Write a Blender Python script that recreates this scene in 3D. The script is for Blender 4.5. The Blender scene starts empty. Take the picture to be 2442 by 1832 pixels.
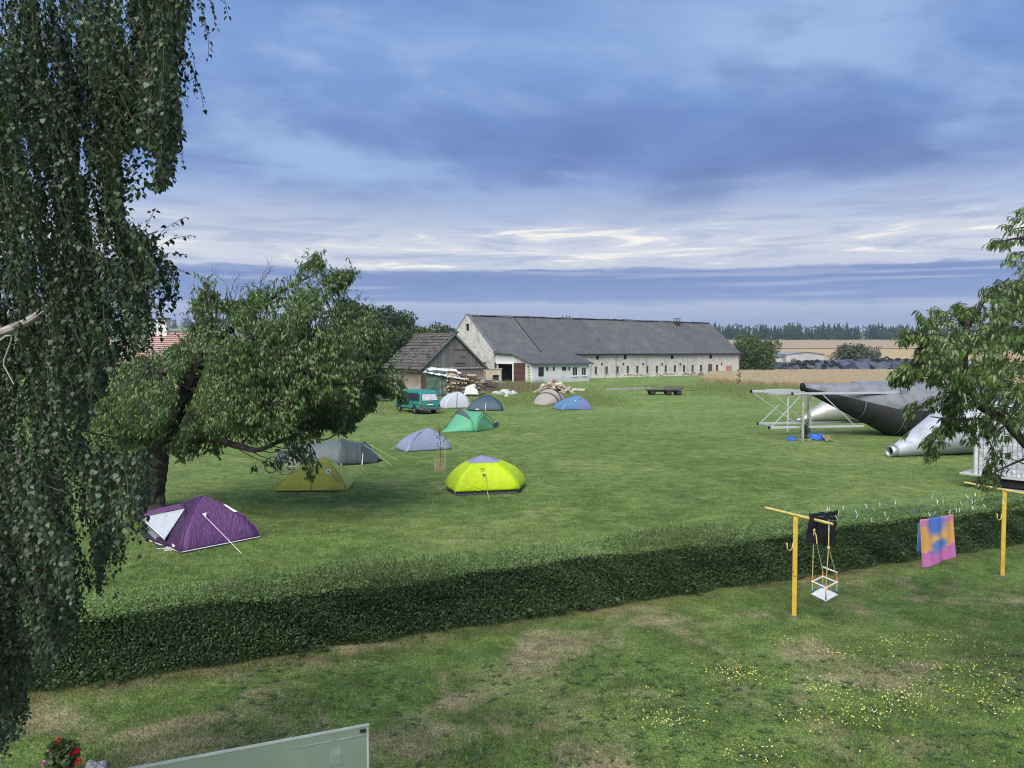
import bpy, math, random
import numpy as np
from mathutils import Vector, Matrix, noise as mnoise

random.seed(7); RNG = np.random.default_rng(11)
R = math.radians
scene = bpy.context.scene
COL = scene.collection

# ------------------------------------------------------------------ camera
CAM_H = 5.1; PITCH = R(2.43); FPX = 1835.0; CX, CY = 1221.0, 916.0
cam_d = bpy.data.cameras.new('camera'); cam = bpy.data.objects.new('camera', cam_d); COL.objects.link(cam)
cam.location = (0, 0, CAM_H); cam.rotation_euler = (R(90) - PITCH, 0, 0)
cam_d.sensor_width = 36.0; cam_d.lens = 36.0 * FPX / 2442.0
cam_d.clip_start = 0.05; cam_d.clip_end = 12000
cam_d.dof.use_dof = True; cam_d.dof.focus_distance = 26.0; cam_d.dof.aperture_fstop = 14.0
scene.camera = cam

# ------------------------------------------------------------------ light and exposure
SUN_EL, SUN_AZ = R(46), R(200)          # azimuth clockwise from +Y
EXPOSURE = 1.9
scene.view_settings.view_transform = 'Standard'; scene.view_settings.look = 'None'
scene.view_settings.exposure = EXPOSURE; scene.view_settings.gamma = 1.0
scene.view_settings.use_curve_mapping = False
scene.render.filter_size = 1.05; scene.cycles.filter_width = 1.05
scene.cycles.max_bounces = 6; scene.cycles.diffuse_bounces = 3; scene.cycles.glossy_bounces = 3; scene.cycles.transmission_bounces = 3; scene.cycles.transparent_max_bounces = 4; scene.cycles.caustics_reflective = False; scene.cycles.caustics_refractive = False
sd = bpy.data.lights.new('sun', 'SUN'); sun = bpy.data.objects.new('sun', sd); COL.objects.link(sun)
sd.energy = 1.5; sd.angle = R(45); sd.color = (1.0, 0.93, 0.82)
sv = Vector((math.sin(SUN_AZ) * math.cos(SUN_EL), math.cos(SUN_AZ) * math.cos(SUN_EL), math.sin(SUN_EL)))
sun.rotation_euler = (-sv).to_track_quat('-Z', 'Y').to_euler()

def s2l(c):
    return tuple(((v / 255.0) / 12.92 if v / 255.0 <= .04045 else ((v / 255.0 + .055) / 1.055) ** 2.4) for v in c)

def build_world():
    w = bpy.data.worlds.new('World'); scene.world = w; w.use_nodes = True
    w.cycles.sampling_method = 'MANUAL'; w.cycles.sample_map_resolution = 256
    nt = w.node_tree; N = nt.nodes; L = nt.links; N.clear()
    def nd(t, **k):
        n = N.new(t)
        for a, b in k.items(): setattr(n, a, b)
        return n
    def math_(op, a, b=None, c=None, clamp=False):
        n = nd('ShaderNodeMath', operation=op); n.use_clamp = clamp
        for i, v in enumerate((a, b, c)):
            if v is None: continue
            if isinstance(v, (int, float)): n.inputs[i].default_value = v
            else: L.new(v, n.inputs[i])
        return n.outputs[0]
    def comb(x, y, z):
        n = nd('ShaderNodeCombineXYZ')
        for i, v in enumerate((x, y, z)):
            if isinstance(v, (int, float)): n.inputs[i].default_value = v
            else: L.new(v, n.inputs[i])
        return n.outputs[0]
    def noise(v, scale, detail=6, rough=.55, dist=0.0):
        n = nd('ShaderNodeTexNoise'); L.new(v, n.inputs['Vector'])
        n.inputs['Scale'].default_value = scale; n.inputs['Detail'].default_value = detail
        n.inputs['Roughness'].default_value = rough; n.inputs['Distortion'].default_value = dist
        return n.outputs['Fac']
    def smooth(v, a, b, lo=0.0, hi=1.0):
        n = nd('ShaderNodeMapRange', interpolation_type='SMOOTHSTEP'); L.new(v, n.inputs[0])
        for i, q in enumerate((a, b, lo, hi)): n.inputs[i + 1].default_value = q
        return n.outputs[0]
    def mix(f, a, b):
        n = nd('ShaderNodeMix', data_type='RGBA')
        for s, v in ((n.inputs[0], f), (n.inputs[6], a), (n.inputs[7], b)):
            if isinstance(v, (int, float)): s.default_value = v
            elif isinstance(v, tuple): s.default_value = (*v, 1)
            else: L.new(v, s)
        return n.outputs[2]
    K = 0.5 ** EXPOSURE
    def c(r, g, b, k=1.0): return tuple(v * K * k for v in s2l((r, g, b)))
    tc = nd('ShaderNodeTexCoord'); nv = nd('ShaderNodeVectorMath', operation='NORMALIZE'); L.new(tc.outputs['Generated'], nv.inputs[0])
    sp = nd('ShaderNodeSeparateXYZ'); L.new(nv.outputs[0], sp.inputs[0])
    x, y, z = sp.outputs
    e = math_('ABSOLUTE', z)
    flat = comb(math_('MULTIPLY', x, 2.2), math_('MULTIPLY', y, 2.2), math_('MULTIPLY', z, 20.0))
    n1 = noise(flat, 1.7, 5, .56, .5)
    puff = noise(comb(math_('MULTIPLY', x, 9.0), math_('MULTIPLY', y, 9.0), math_('MULTIPLY', z, 30.0)), 2.2, 4, .6, .3)
    den = math_('ADD', e, .10)
    px = math_('DIVIDE', x, den); py = math_('DIVIDE', y, den)
    rx = math_('ADD', math_('MULTIPLY', px, .78), math_('MULTIPLY', py, .16))
    ry = math_('SUBTRACT', math_('MULTIPLY', py, .86), math_('MULTIPLY', px, .20))
    n2 = noise(comb(rx, ry, 17.2), .95, 7, .54, .25)
    n2b = noise(comb(math_('MULTIPLY', rx, 1.25), math_('MULTIPLY', ry, 1.2), 8.4), 1.7, 6, .58, .3)
    # warp the elevation a little so that the layers are uneven
    wob = math_('ADD', math_('MULTIPLY', math_('SUBTRACT', n1, .5), .034), math_('MULTIPLY', math_('SUBTRACT', puff, .5), .012))
    keep = smooth(e, .0, .05, .35, 1.0)
    ew = math_('ADD', e, math_('MULTIPLY', wob, keep))
    ramp = nd('ShaderNodeValToRGB'); L.new(math_('MULTIPLY', ew, 2.0), ramp.inputs[0])
    stops = [(0, (158, 172, 206)), (.040, (148, 166, 206)), (.058, (176, 188, 216)), (.066, (122, 148, 198)), (.092, (106, 132, 188)),
             (.0985, (118, 141, 190)), (.1035, (200, 206, 222)), (.130, (214, 217, 226)), (.158, (190, 199, 220)), (.185, (162, 180, 214)),
             (.215, (120, 146, 200)), (.25, (102, 132, 190)), (.285, (106, 139, 197)), (.36, (119, 154, 210)), (.42, (111, 144, 201)), (.5, (118, 150, 205))]
    while len(ramp.color_ramp.elements) > 1: ramp.color_ramp.elements.remove(ramp.color_ramp.elements[-1])
    for i, (p, q) in enumerate(stops):
        el = ramp.color_ramp.elements[0] if i == 0 else ramp.color_ramp.elements.new(min(p * 2, 1))
        el.position = min(p * 2, 1); el.color = (*c(*q), 1)
    up = smooth(e, .14, .22)
    # broad masses, then torn and fibrous detail
    light = math_('MULTIPLY', math_('MULTIPLY', smooth(n2, .46, .64), up), .92)
    col = mix(light, ramp.outputs[0], c(154, 184, 224))
    dark = math_('MULTIPLY', math_('MULTIPLY', smooth(n2, .48, .32), up), .85)
    col = mix(dark, col, c(92, 118, 174))
    n3 = noise(comb(math_('MULTIPLY', rx, .8), math_('MULTIPLY', ry, .9), 1.2), 2.9, 7, .58, .35)
    fib = math_('MULTIPLY', math_('MULTIPLY', smooth(n3, .50, .72), smooth(e, .13, .2)), math_('ADD', .16, math_('MULTIPLY', smooth(n2b, .42, .62), .42)))
    col = mix(fib, col, c(166, 193, 228))
    fibd = math_('MULTIPLY', math_('MULTIPLY', smooth(n3, .50, .30), smooth(e, .15, .22)), .45)
    col = mix(fibd, col, c(90, 117, 174))
    brk = math_('MULTIPLY', math_('MULTIPLY', smooth(n3, .60, .74), smooth(n2, .56, .68)), math_('MULTIPLY', smooth(e, .15, .2), .75))
    col = mix(brk, col, c(200, 222, 244))
    # grey streaks and torn bright gaps in the pale layer above the bank of cloud
    gapw = math_('MULTIPLY', smooth(ew, .103, .109), smooth(ew, .172, .140))
    gs = noise(comb(math_('MULTIPLY', x, 3.6), math_('MULTIPLY', y, 3.6), math_('MULTIPLY', z, 34.0)), 2.1, 7, .62, .7)
    col = mix(math_('MULTIPLY', math_('MULTIPLY', smooth(gs, .52, .36), smooth(ew, .103, .112)), math_('MULTIPLY', smooth(ew, .24, .17), .55)), col, c(148, 165, 201))
    col = mix(math_('MULTIPLY', gapw, smooth(gs, .53, .68)), col, c(252, 247, 233, 1.02))
    # thin streaks inside the bank
    bs = noise(comb(math_('MULTIPLY', x, 2.4), math_('MULTIPLY', y, 2.4), math_('MULTIPLY', z, 80.0)), 1.8, 3, .5, .2)
    col = mix(math_('MULTIPLY', math_('MULTIPLY', smooth(bs, .5, .66), smooth(ew, .102, .092)), .6), col, c(176, 186, 212))
    # the sky itself, seen thinly between the clouds
    sky = nd('ShaderNodeTexSky', sky_type='NISHITA'); sky.sun_disc = False
    sky.sun_elevation = SUN_EL; sky.sun_rotation = SUN_AZ
    bg1 = nd('ShaderNodeBackground'); L.new(sky.outputs[0], bg1.inputs[0]); bg1.inputs[1].default_value = .05
    bg2 = nd('ShaderNodeBackground'); L.new(col, bg2.inputs[0]); bg2.inputs[1].default_value = 1.07
    ms = nd('ShaderNodeMixShader'); ms.inputs[0].default_value = .97
    L.new(bg1.outputs[0], ms.inputs[1]); L.new(bg2.outputs[0], ms.inputs[2])
    out = nd('ShaderNodeOutputWorld'); L.new(ms.outputs[0], out.inputs[0])
build_world()

# ------------------------------------------------------------------ helpers
def ray(px, py):
    dx = (px - CX) / FPX; dy = (CY - py) / FPX
    return Vector((dx, math.cos(PITCH) + dy * math.sin(PITCH), -math.sin(PITCH) + dy * math.cos(PITCH)))
def G(px, py, z=0.0):
    """where the sight line through a photo pixel meets the level z"""
    d = ray(px, py); return Vector((0, 0, CAM_H)) + d * ((z - CAM_H) / d.z)
def D(px, py, dist):
    d = ray(px, py); return Vector((0, 0, CAM_H)) + d * (dist / d.y)
def onplane(px, py, p0, n):
    d = ray(px, py); o = Vector((0, 0, CAM_H)); return o + d * ((p0 - o).dot(n) / d.dot(n))
DS = 2442 / 2211.0      # factor from the reading grid to photo pixels

ORG = {}
def thing(name, label, cat, loc=(0, 0, 0), group=None):
    o = bpy.data.objects.new(name, None); COL.objects.link(o)
    o.location = loc; o.empty_display_size = .2
    o['label'] = label; o['category'] = cat
    if group: o['group'] = group
    ORG[o.name] = Vector(loc); return o
def tag(o, label, cat, group=None):
    o['label'] = label; o['category'] = cat
    if group: o['group'] = group
    return o
def structure(o): o['kind'] = 'structure'; return o
def stuff(o): o['kind'] = 'stuff'; return o

class MB:
    """collects vertices and faces; every shape is in world coordinates"""
    def __init__(s): s.v = []; s.f = []; s.mi = []; s.cur = 0
    def add(s, vs, fs):
        b = len(s.v); s.v += [tuple(q) for q in vs]
        for f in fs: s.f.append(tuple(i + b for i in f)); s.mi.append(s.cur)
        return s
    def quad(s, a, b, c, d): return s.add([a, b, c, d], [(0, 1, 2, 3)])
    def poly(s, pts): return s.add(pts, [tuple(range(len(pts)))])
    def box(s, c, size, ux=(1, 0, 0), uy=(0, 1, 0), uz=(0, 0, 1)):
        c = Vector(c); ux, uy, uz = (Vector(q).normalized() for q in (ux, uy, uz))
        hx, hy, hz = (q / 2 for q in size)
        vs = [c + ux * (a * hx) + uy * (b * hy) + uz * (d * hz) for d in (-1, 1) for a, b in ((-1, -1), (1, -1), (1, 1), (-1, 1))]
        return s.add(vs, [(3, 2, 1, 0), (4, 5, 6, 7), (0, 1, 5, 4), (1, 2, 6, 5), (2, 3, 7, 6), (3, 0, 4, 7)])
    def bar(s, a, b, w, h=None, up=(0, 0, 1)):
        a = Vector(a); b = Vector(b); h = h or w; d = b - a
        ux = d.normalized(); uz = Vector(up)
        if abs(ux.dot(uz)) > .99: uz = Vector((0, 1, 0))
        uy = uz.cross(ux).normalized(); uz = ux.cross(uy)
        return s.box((a + b) / 2, (d.length, w, h), ux, uy, uz)
    def tube(s, pts, rad, n=8, cap=True):
        pts = [Vector(p) for p in pts]
        if not isinstance(rad, (list, tuple)): rad = [rad] * len(pts)
        t0 = (pts[1] - pts[0]).normalized()
        ref = Vector((0, 0, 1)) if abs(t0.z) < .9 else Vector((1, 0, 0))
        u = t0.cross(ref).normalized(); b0 = len(s.v); vs = []
        for i, p in enumerate(pts):
            t = (pts[min(i + 1, len(pts) - 1)] - pts[max(i - 1, 0)]).normalized()
            u = (u - t * u.dot(t)).normalized(); w = t.cross(u)
            for k in range(n):
                a = 2 * math.pi * k / n; vs.append(p + (u * math.cos(a) + w * math.sin(a)) * rad[i])
        fs = []
        for i in range(len(pts) - 1):
            for k in range(n):
                k2 = (k + 1) % n; fs.append((i * n + k, i * n + k2, (i + 1) * n + k2, (i + 1) * n + k))
        if cap:
            fs.append(tuple(reversed(range(n)))); fs.append(tuple(range((len(pts) - 1) * n, len(pts) * n)))
        return s.add(vs, fs)
    def lathe(s, origin, axis, prof, n=24, ref=None):
        """prof: list of (distance along axis, radius)"""
        o = Vector(origin); ax = Vector(axis).normalized()
        u = ax.cross(Vector((0, 0, 1)) if abs(ax.z) < .9 else Vector((1, 0, 0))).normalized(); w = ax.cross(u)
        vs = [o + ax * h + (u * math.cos(2 * math.pi * k / n) + w * math.sin(2 * math.pi * k / n)) * r for h, r in prof for k in range(n)]
        fs = [(i * n + k, i * n + (k + 1) % n, (i + 1) * n + (k + 1) % n, (i + 1) * n + k) for i in range(len(prof) - 1) for k in range(n)]
        return s.add(vs, fs)
    def grid(s, fn, nu, nv):
        vs = [fn(i / nu, j / nv) for j in range(nv + 1) for i in range(nu + 1)]
        fs = [(j * (nu + 1) + i, j * (nu + 1) + i + 1, (j + 1) * (nu + 1) + i + 1, (j + 1) * (nu + 1) + i) for j in range(nv) for i in range(nu)]
        return s.add(vs, fs)
    def build(s, name, mats, parent=None, smooth=False, thick=0, bevel=0):
        o = np.array(ORG[root(parent).name] if parent else (0, 0, 0), dtype=float)
        me = bpy.data.meshes.new(name)
        me.from_pydata([(v[0] - o[0], v[1] - o[1], v[2] - o[2]) for v in s.v], [], s.f)
        if not isinstance(mats, (list, tuple)): mats = [mats]
        for m in mats: me.materials.append(m)
        if len(mats) > 1: me.polygons.foreach_set('material_index', s.mi)
        if smooth: me.polygons.foreach_set('use_smooth', [True] * len(me.polygons))
        me.update()
        ob = bpy.data.objects.new(name, me); COL.objects.link(ob)
        if parent: ob.parent = parent
        if thick:
            m = ob.modifiers.new('thick', 'SOLIDIFY'); m.thickness = thick; m.offset = 0
        if bevel:
            m = ob.modifiers.new('bevel', 'BEVEL'); m.width = bevel; m.segments = 2; m.limit_method = 'ANGLE'
        return ob
def root(o):
    while o.parent: o = o.parent
    return o
def place(me, name, M, parent=None):
    """another object on shared mesh data, M is its world matrix"""
    ob = bpy.data.objects.new(name, me); COL.objects.link(ob)
    if parent:
        ob.parent = parent; M = Matrix.Translation(-ORG[root(parent).name]) @ M
    ob.matrix_local = M
    return ob

def raw_mesh(name, verts, faces, mat, parent=None, rnd=None, smooth=False):
    """verts (n,3) array, faces (m,k) array, rnd optional per-vertex value"""
    verts = np.asarray(verts, dtype=np.float32); faces = np.asarray(faces, dtype=np.int32)
    if parent: verts = verts - np.array(ORG[root(parent).name], dtype=np.float32)
    me = bpy.data.meshes.new(name); k = faces.shape[1]; m = faces.shape[0]
    me.vertices.add(len(verts)); me.vertices.foreach_set('co', verts.ravel())
    me.loops.add(m * k); me.loops.foreach_set('vertex_index', faces.ravel())
    me.polygons.add(m); me.polygons.foreach_set('loop_start', np.arange(0, m * k, k, dtype=np.int32))
    try: me.polygons.foreach_set('loop_total', np.full(m, k, dtype=np.int32))
    except Exception: pass
    if rnd is not None:
        a = me.attributes.new('rnd', 'FLOAT', 'POINT'); a.data.foreach_set('value', np.asarray(rnd, dtype=np.float32))
    me.materials.append(mat); me.update(calc_edges=True); me.validate()
    if smooth: me.polygons.foreach_set('use_smooth', [True] * m)
    ob = bpy.data.objects.new(name, me); COL.objects.link(ob)
    if parent: ob.parent = parent
    return ob

def unit(a): return a / np.maximum(np.linalg.norm(a, axis=1, keepdims=True), 1e-9)
LEAF6 = np.array([(0, 0, 0), (.33, .5, .10), (.68, .36, .06), (1, 0, -.06), (.68, -.36, .06), (.33, -.5, .10)])
LEAF_T = np.array([(0, 1, 5), (1, 2, 5), (2, 4, 5), (2, 3, 4)])
def leaf_arrays(P, A, Nn, length, width, shape=LEAF6, tris=LEAF_T, curl=0.0):
    """leaves at P pointing along A with face normal about Nn"""
    A = unit(A); S = unit(np.cross(A, Nn)); Nn = np.cross(S, A)
    n = len(P); k = len(shape)
    V = (P[:, None, :] + A[:, None, :] * (shape[None, :, 0:1] * length[:, None, None])
         + S[:, None, :] * (shape[None, :, 1:2] * width[:, None, None])
         + Nn[:, None, :] * ((shape[None, :, 2:3] * width[:, None, None]) - curl * (shape[None, :, 0:1] ** 2) * length[:, None, None]))
    F = (np.arange(n) * k)[:, None, None] + tris[None]
    return V.reshape(-1, 3), F.reshape(-1, tris.shape[1])
def rand_unit(n):
    return unit(RNG.normal(size=(n, 3)))

# ------------------------------------------------------------------ materials
class NT:
    def __init__(s, name):
        s.m = bpy.data.materials.new(name); s.m.use_nodes = True; s.t = s.m.node_tree
        s.N = s.t.nodes; s.L = s.t.links; s.b = s.N['Principled BSDF']; s.out = s.N['Material Output']
    def n(s, t, **k):
        q = s.N.new(t)
        for a, b in k.items(): setattr(q, a, b)
        return q
    def set(s, sock, v):
        if isinstance(v, (int, float)): sock.default_value = v
        elif isinstance(v, tuple): sock.default_value = (*v, 1) if len(sock.default_value) == 4 and len(v) == 3 else v
        else: s.L.new(v, sock)
    def math(s, op, a, b=None, clamp=False):
        q = s.n('ShaderNodeMath', operation=op); q.use_clamp = clamp; s.set(q.inputs[0], a)
        if b is not None: s.set(q.inputs[1], b)
        return q.outputs[0]
    def pos(s): return s.n('ShaderNodeNewGeometry').outputs['Position']
    def xyz(s, v=None):
        q = s.n('ShaderNodeSeparateXYZ'); s.L.new(v or s.pos(), q.inputs[0]); return q.outputs
    def scaled(s, v, k):
        q = s.n('ShaderNodeMapping'); s.L.new(v, q.inputs[0]); q.inputs['Scale'].default_value = k; return q.outputs[0]
    def noise(s, scale, detail=5, rough=.55, v=None, dist=0.0):
        q = s.n('ShaderNodeTexNoise'); s.L.new(v or s.pos(), q.inputs['Vector'])
        q.inputs['Scale'].default_value = scale; q.inputs['Detail'].default_value = detail
        q.inputs['Roughness'].default_value = rough; q.inputs['Distortion'].default_value = dist
        return q.outputs['Fac']
    def smooth(s, v, a, b, lo=0.0, hi=1.0):
        q = s.n('ShaderNodeMapRange', interpolation_type='SMOOTHSTEP'); s.L.new(v, q.inputs[0])
        for i, w in enumerate((a, b, lo, hi)): q.inputs[i + 1].default_value = w
        return q.outputs[0]
    def mix(s, f, a, b, mode='MIX'):
        q = s.n('ShaderNodeMix', data_type='RGBA', blend_type=mode); s.set(q.inputs[0], f); s.set(q.inputs[6], a); s.set(q.inputs[7], b)
        return q.outputs[2]
    def attr(s, name): 
        q = s.n('ShaderNodeAttribute'); q.attribute_name = name; return q
    def bump(s, h, strength=.3, dist=.02):
        q = s.n('ShaderNodeBump'); q.inputs['Strength'].default_value = strength; q.inputs['Distance'].default_value = dist
        s.L.new(h, q.inputs['Height']); s.L.new(q.outputs[0], s.b.inputs['Normal']); return q
    def base(s, c): s.set(s.b.inputs['Base Color'], c)
    def rough(s, r): s.set(s.b.inputs['Roughness'], r)

def mat(name, col, rough=.7, var=.25, scale=3.0, bump=.15, bscale=None, metal=0.0, col2=None, spec=.4, bdist=.01):
    m = NT(name); c2 = col2 or tuple(v * (1 - var * 1.6) for v in col); c1 = tuple(min(1, v * (1 + var * .5)) for v in col)
    f = m.smooth(m.noise(scale, 6, .6), .3, .7)
    m.base(m.mix(f, c1, c2)); m.rough(rough); m.b.inputs['Metallic'].default_value = metal
    m.b.inputs['Specular IOR Level'].default_value = spec
    if bump: m.bump(m.noise(bscale or scale * 6, 4), bump, bdist)
    return m.m

def foliage(name, c1, c2, c3, trans=.35, rough=.5, spec=.35):
    m = NT(name); a = m.attr('rnd').outputs['Fac']
    col = m.mix(m.smooth(a, 0, .6), c1, c2); col = m.mix(m.smooth(a, .75, 1.0), col, c3)
    col = m.mix(m.smooth(m.noise(1.1, 3), .35, .7, 0, .35), col, c1)
    m.base(col); m.rough(rough); m.b.inputs['Specular IOR Level'].default_value = spec
    t = m.n('ShaderNodeBsdfTranslucent'); m.L.new(col, t.inputs[0])
    ms = m.n('ShaderNodeMixShader'); ms.inputs[0].default_value = trans
    m.L.new(m.b.outputs[0], ms.inputs[1]); m.L.new(t.outputs[0], ms.inputs[2]); m.L.new(ms.outputs[0], m.out.inputs[0])
    return m.m

HX0, HY0, HX1, HY1 = -7.6, 11.0, 14.2, 20.4          # front foot line of the hedge
HSL = (HY1 - HY0) / (HX1 - HX0)
def lawn_color(m):
    x, y, z = m.xyz()
    h = m.math('SUBTRACT', y, m.math('ADD', m.math('MULTIPLY', x, HSL), HY0 - HSL * HX0))      # <0 on the house side of the hedge
    front = m.smooth(h, .9, .2)
    mid = m.noise(.55, 3, .6); fine = m.noise(5.5, 3, .75)
    g = m.mix(m.smooth(mid, .3, .7), (.074, .128, .040), (.128, .200, .064))
    g = m.mix(m.smooth(y, 24, 85), g, m.mix(m.smooth(m.noise(.22, 4, .62, v=m.scaled(m.pos(), (.9, 1.2, 1))), .34, .68), (.110, .195, .060), (.198, .285, .102)))
    g = m.mix(m.math('MULTIPLY', m.smooth(fine, .35, .75), .5), g, (.205, .275, .108))
    dn = m.math('ADD', m.math('MULTIPLY', m.noise(.62, 4, .62, dist=.6), .75), m.math('MULTIPLY', m.noise(.19, 2), .25))
    lft = m.smooth(x, 7.5, -1.0)
    thr = m.math('SUBTRACT', dn, m.math('MULTIPLY', lft, -.035))
    dry = m.math('MULTIPLY', m.math('MULTIPLY', m.smooth(m.math('ADD', thr, m.math('MULTIPLY', m.math('SUBTRACT', fine, .5), .16)), .50, .65), front), .80)
    dry2 = m.math('MULTIPLY', m.smooth(m.noise(.33, 4, .62, dist=.5), .57, .74), m.math('SUBTRACT', .62, m.math('MULTIPLY', front, .62)))
    dryc = m.mix(m.smooth(fine, .3, .7), (.380, .335, .250), (.215, .185, .130))
    lite = m.smooth(m.noise(.085, 3, .6), .42, .66)
    g = m.mix(m.math('MULTIPLY', lite, m.math('SUBTRACT', .55, m.math('MULTIPLY', front, .35))), g, (.215, .280, .115))
    g = m.mix(dry2, g, (.285, .305, .160))
    g = m.mix(dry, g, dryc)
    soil = m.math('MULTIPLY', m.smooth(h, -.75, -.02), m.math('MULTIPLY', front, m.smooth(mid, .3, .6)))
    return m.mix(m.math('MULTIPLY', soil, .55), g, (.105, .085, .055))
def lawn_mat():
    m = NT('lawn'); c = lawn_color(m)
    gr = m.noise(26, 3, .8); far = m.noise(1.6, 6, .8, v=m.scaled(m.pos(), (1.0, 1.15, 1)))
    cc = m.mix(m.smooth(gr, .40, .64), (.56, .58, .51), (1.30, 1.27, 1.20)); cf = m.mix(m.smooth(far, .36, .64), (.68, .71, .64), (1.42, 1.36, 1.26))
    m.base(m.mix(1.0, m.mix(1.0, c, cc, 'MULTIPLY'), cf, 'MULTIPLY')); m.rough(.95); m.b.inputs['Specular IOR Level'].default_value = .1
    hb = m.math('ADD', m.math('MULTIPLY', m.noise(3.2, 3, .7), .6), m.math('MULTIPLY', m.noise(18, 2, .7), .5))
    m.bump(hb, .9, .10); return m.m
def blade_mat():
    m = NT('grass_blade'); c = lawn_color(m); a = m.attr('rnd').outputs['Fac']
    v = m.n('ShaderNodeMix', data_type='RGBA', blend_type='MULTIPLY'); v.inputs[0].default_value = 1
    m.L.new(c, v.inputs[6]); m.L.new(m.mix(a, (.50, .55, .45), (1.90, 1.82, 1.62)), v.inputs[7])
    col = v.outputs[2]; m.base(col); m.rough(.6); m.b.inputs['Specular IOR Level'].default_value = .2
    t = m.n('ShaderNodeBsdfTranslucent'); m.L.new(col, t.inputs[0])
    ms = m.n('ShaderNodeMixShader'); ms.inputs[0].default_value = .35
    m.L.new(m.b.outputs[0], ms.inputs[1]); m.L.new(t.outputs[0], ms.inputs[2]); m.L.new(ms.outputs[0], m.out.inputs[0])
    return m.m

def plaster(name, c, stain, c3, hi=4.8):
    m = NT(name); z = m.xyz()[2]
    n = m.noise(.8, 8, .68, dist=.5); n2 = m.noise(3.0, 6, .65)
    col = m.mix(m.smooth(n, .40, .68), c, stain)
    col = m.mix(m.math('MULTIPLY', m.smooth(n2, .52, .72), .5), col, c3)
    # splash-back at the foot of the wall, with an uneven upper edge
    low = m.smooth(m.math('ADD', z, m.math('MULTIPLY', m.noise(.9, 5), -1.6)), .35, -.45)
    col = m.mix(m.math('MULTIPLY', low, .7), col, c3)
    st = m.noise(1.0, 5, .6, v=m.scaled(m.pos(), (1.6, 1.6, .10)))
    col = m.mix(m.math('MULTIPLY', m.smooth(st, .52, .75), .45), col, stain)
    m.base(col); m.rough(.9); m.bump(m.noise(5, 6), .25, .03); return m.m
def fabric(name, c, trans=.12, rough=.55, wr=.5):
    m = NT(name); n = m.noise(5.0, 5, .5)
    col = m.mix(m.smooth(n, .3, .7), tuple(v * 1.03 for v in c), tuple(v * .93 for v in c))
    m.base(col); m.rough(rough); m.b.inputs['Specular IOR Level'].default_value = .3
    v = m.scaled(m.pos(), (2.2, 2.2, .8))
    m.bump(m.math('ADD', m.noise(2.4, 3, .5, v=v, dist=1.8), m.math('MULTIPLY', m.noise(9, 3), .25)), wr, .11)
    t = m.n('ShaderNodeBsdfTranslucent'); m.L.new(col, t.inputs[0])
    ms = m.n('ShaderNodeMixShader'); ms.inputs[0].default_value = trans
    m.L.new(m.b.outputs[0], ms.inputs[1]); m.L.new(t.outputs[0], ms.inputs[2]); m.L.new(ms.outputs[0], m.out.inputs[0])
    return m.m
def galv(name, c, rough=.42, metal=.75, dirt=.3, dirtc=(.12, .12, .11)):
    m = NT(name); n = m.noise(1.3, 7, .65); n2 = m.noise(14, 3)
    col = m.mix(m.smooth(n2, .35, .65), c, tuple(v * .86 for v in c))
    col = m.mix(m.math('MULTIPLY', m.smooth(n, .45, .75), dirt), col, dirtc)
    m.base(col); m.b.inputs['Metallic'].default_value = metal
    m.rough(m.smooth(n, .3, .7, rough * .8, rough * 1.35)); m.bump(m.noise(1.6, 3), .12, .05); return m.m
def glass_pane(name, c=(.02, .025, .03), rough=.08):
    m = NT(name); m.base(c); m.rough(rough); m.b.inputs['Specular IOR Level'].default_value = .6
    m.bump(m.noise(.9, 2), .03, .05); return m.m
def wood(name, c, c2, rough=.85, scale=1.0, vert=True):
    m = NT(name); k = (7, 7, .5) if vert else (1.2, 1.2, 7)
    oi = m.n('ShaderNodeObjectInfo').outputs['Random']
    n = m.noise(1.5 * scale, 7, .65, v=m.scaled(m.pos(), k))
    col = m.mix(m.smooth(n, .3, .72), c, c2)
    v = m.math('ADD', m.math('MULTIPLY', oi, .55), .72)
    cm = m.n('ShaderNodeCombineXYZ'); [m.L.new(v, cm.inputs[i]) for i in range(3)]
    col = m.mix(1.0, col, cm.outputs[0], 'MULTIPLY')
    m.base(col); m.rough(rough); m.bump(n, .3, .02); return m.m
# ------------------------------------------------------------------ ground and fields
def sstep(a, b, v):
    t = min(1, max(0, (v - a) / (b - a))); return t * t * (3 - 2 * t)
def terrain(x, y):
    if y < 195: return 0.0
    lf = sstep(.05, .32, -x / max(y, 1))
    return (.0273 + .0095 * lf) * (y - 195) * sstep(195, 330, y)

M_LAWN = lawn_mat(); M_BLADE = blade_mat()
def build_ground():
    ys = list(np.linspace(-30, 100, 40)) + list(np.linspace(110, 400, 30)) + list(np.linspace(430, 3600, 34))
    mb = MB(); nx = 60; vs = []
    for y in ys:
        half = 60 + max(y, 0) * 1.1
        for i in range(nx + 1):
            x = -half + 2 * half * i / nx; vs.append((x, y, terrain(x, y)))
    fs = [(j * (nx + 1) + i, j * (nx + 1) + i + 1, (j + 1) * (nx + 1) + i + 1, (j + 1) * (nx + 1) + i) for j in range(len(ys) - 1) for i in range(nx)]
    mb.add(vs, fs); structure(mb.build('ground', M_LAWN, smooth=True))
build_ground()

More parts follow.
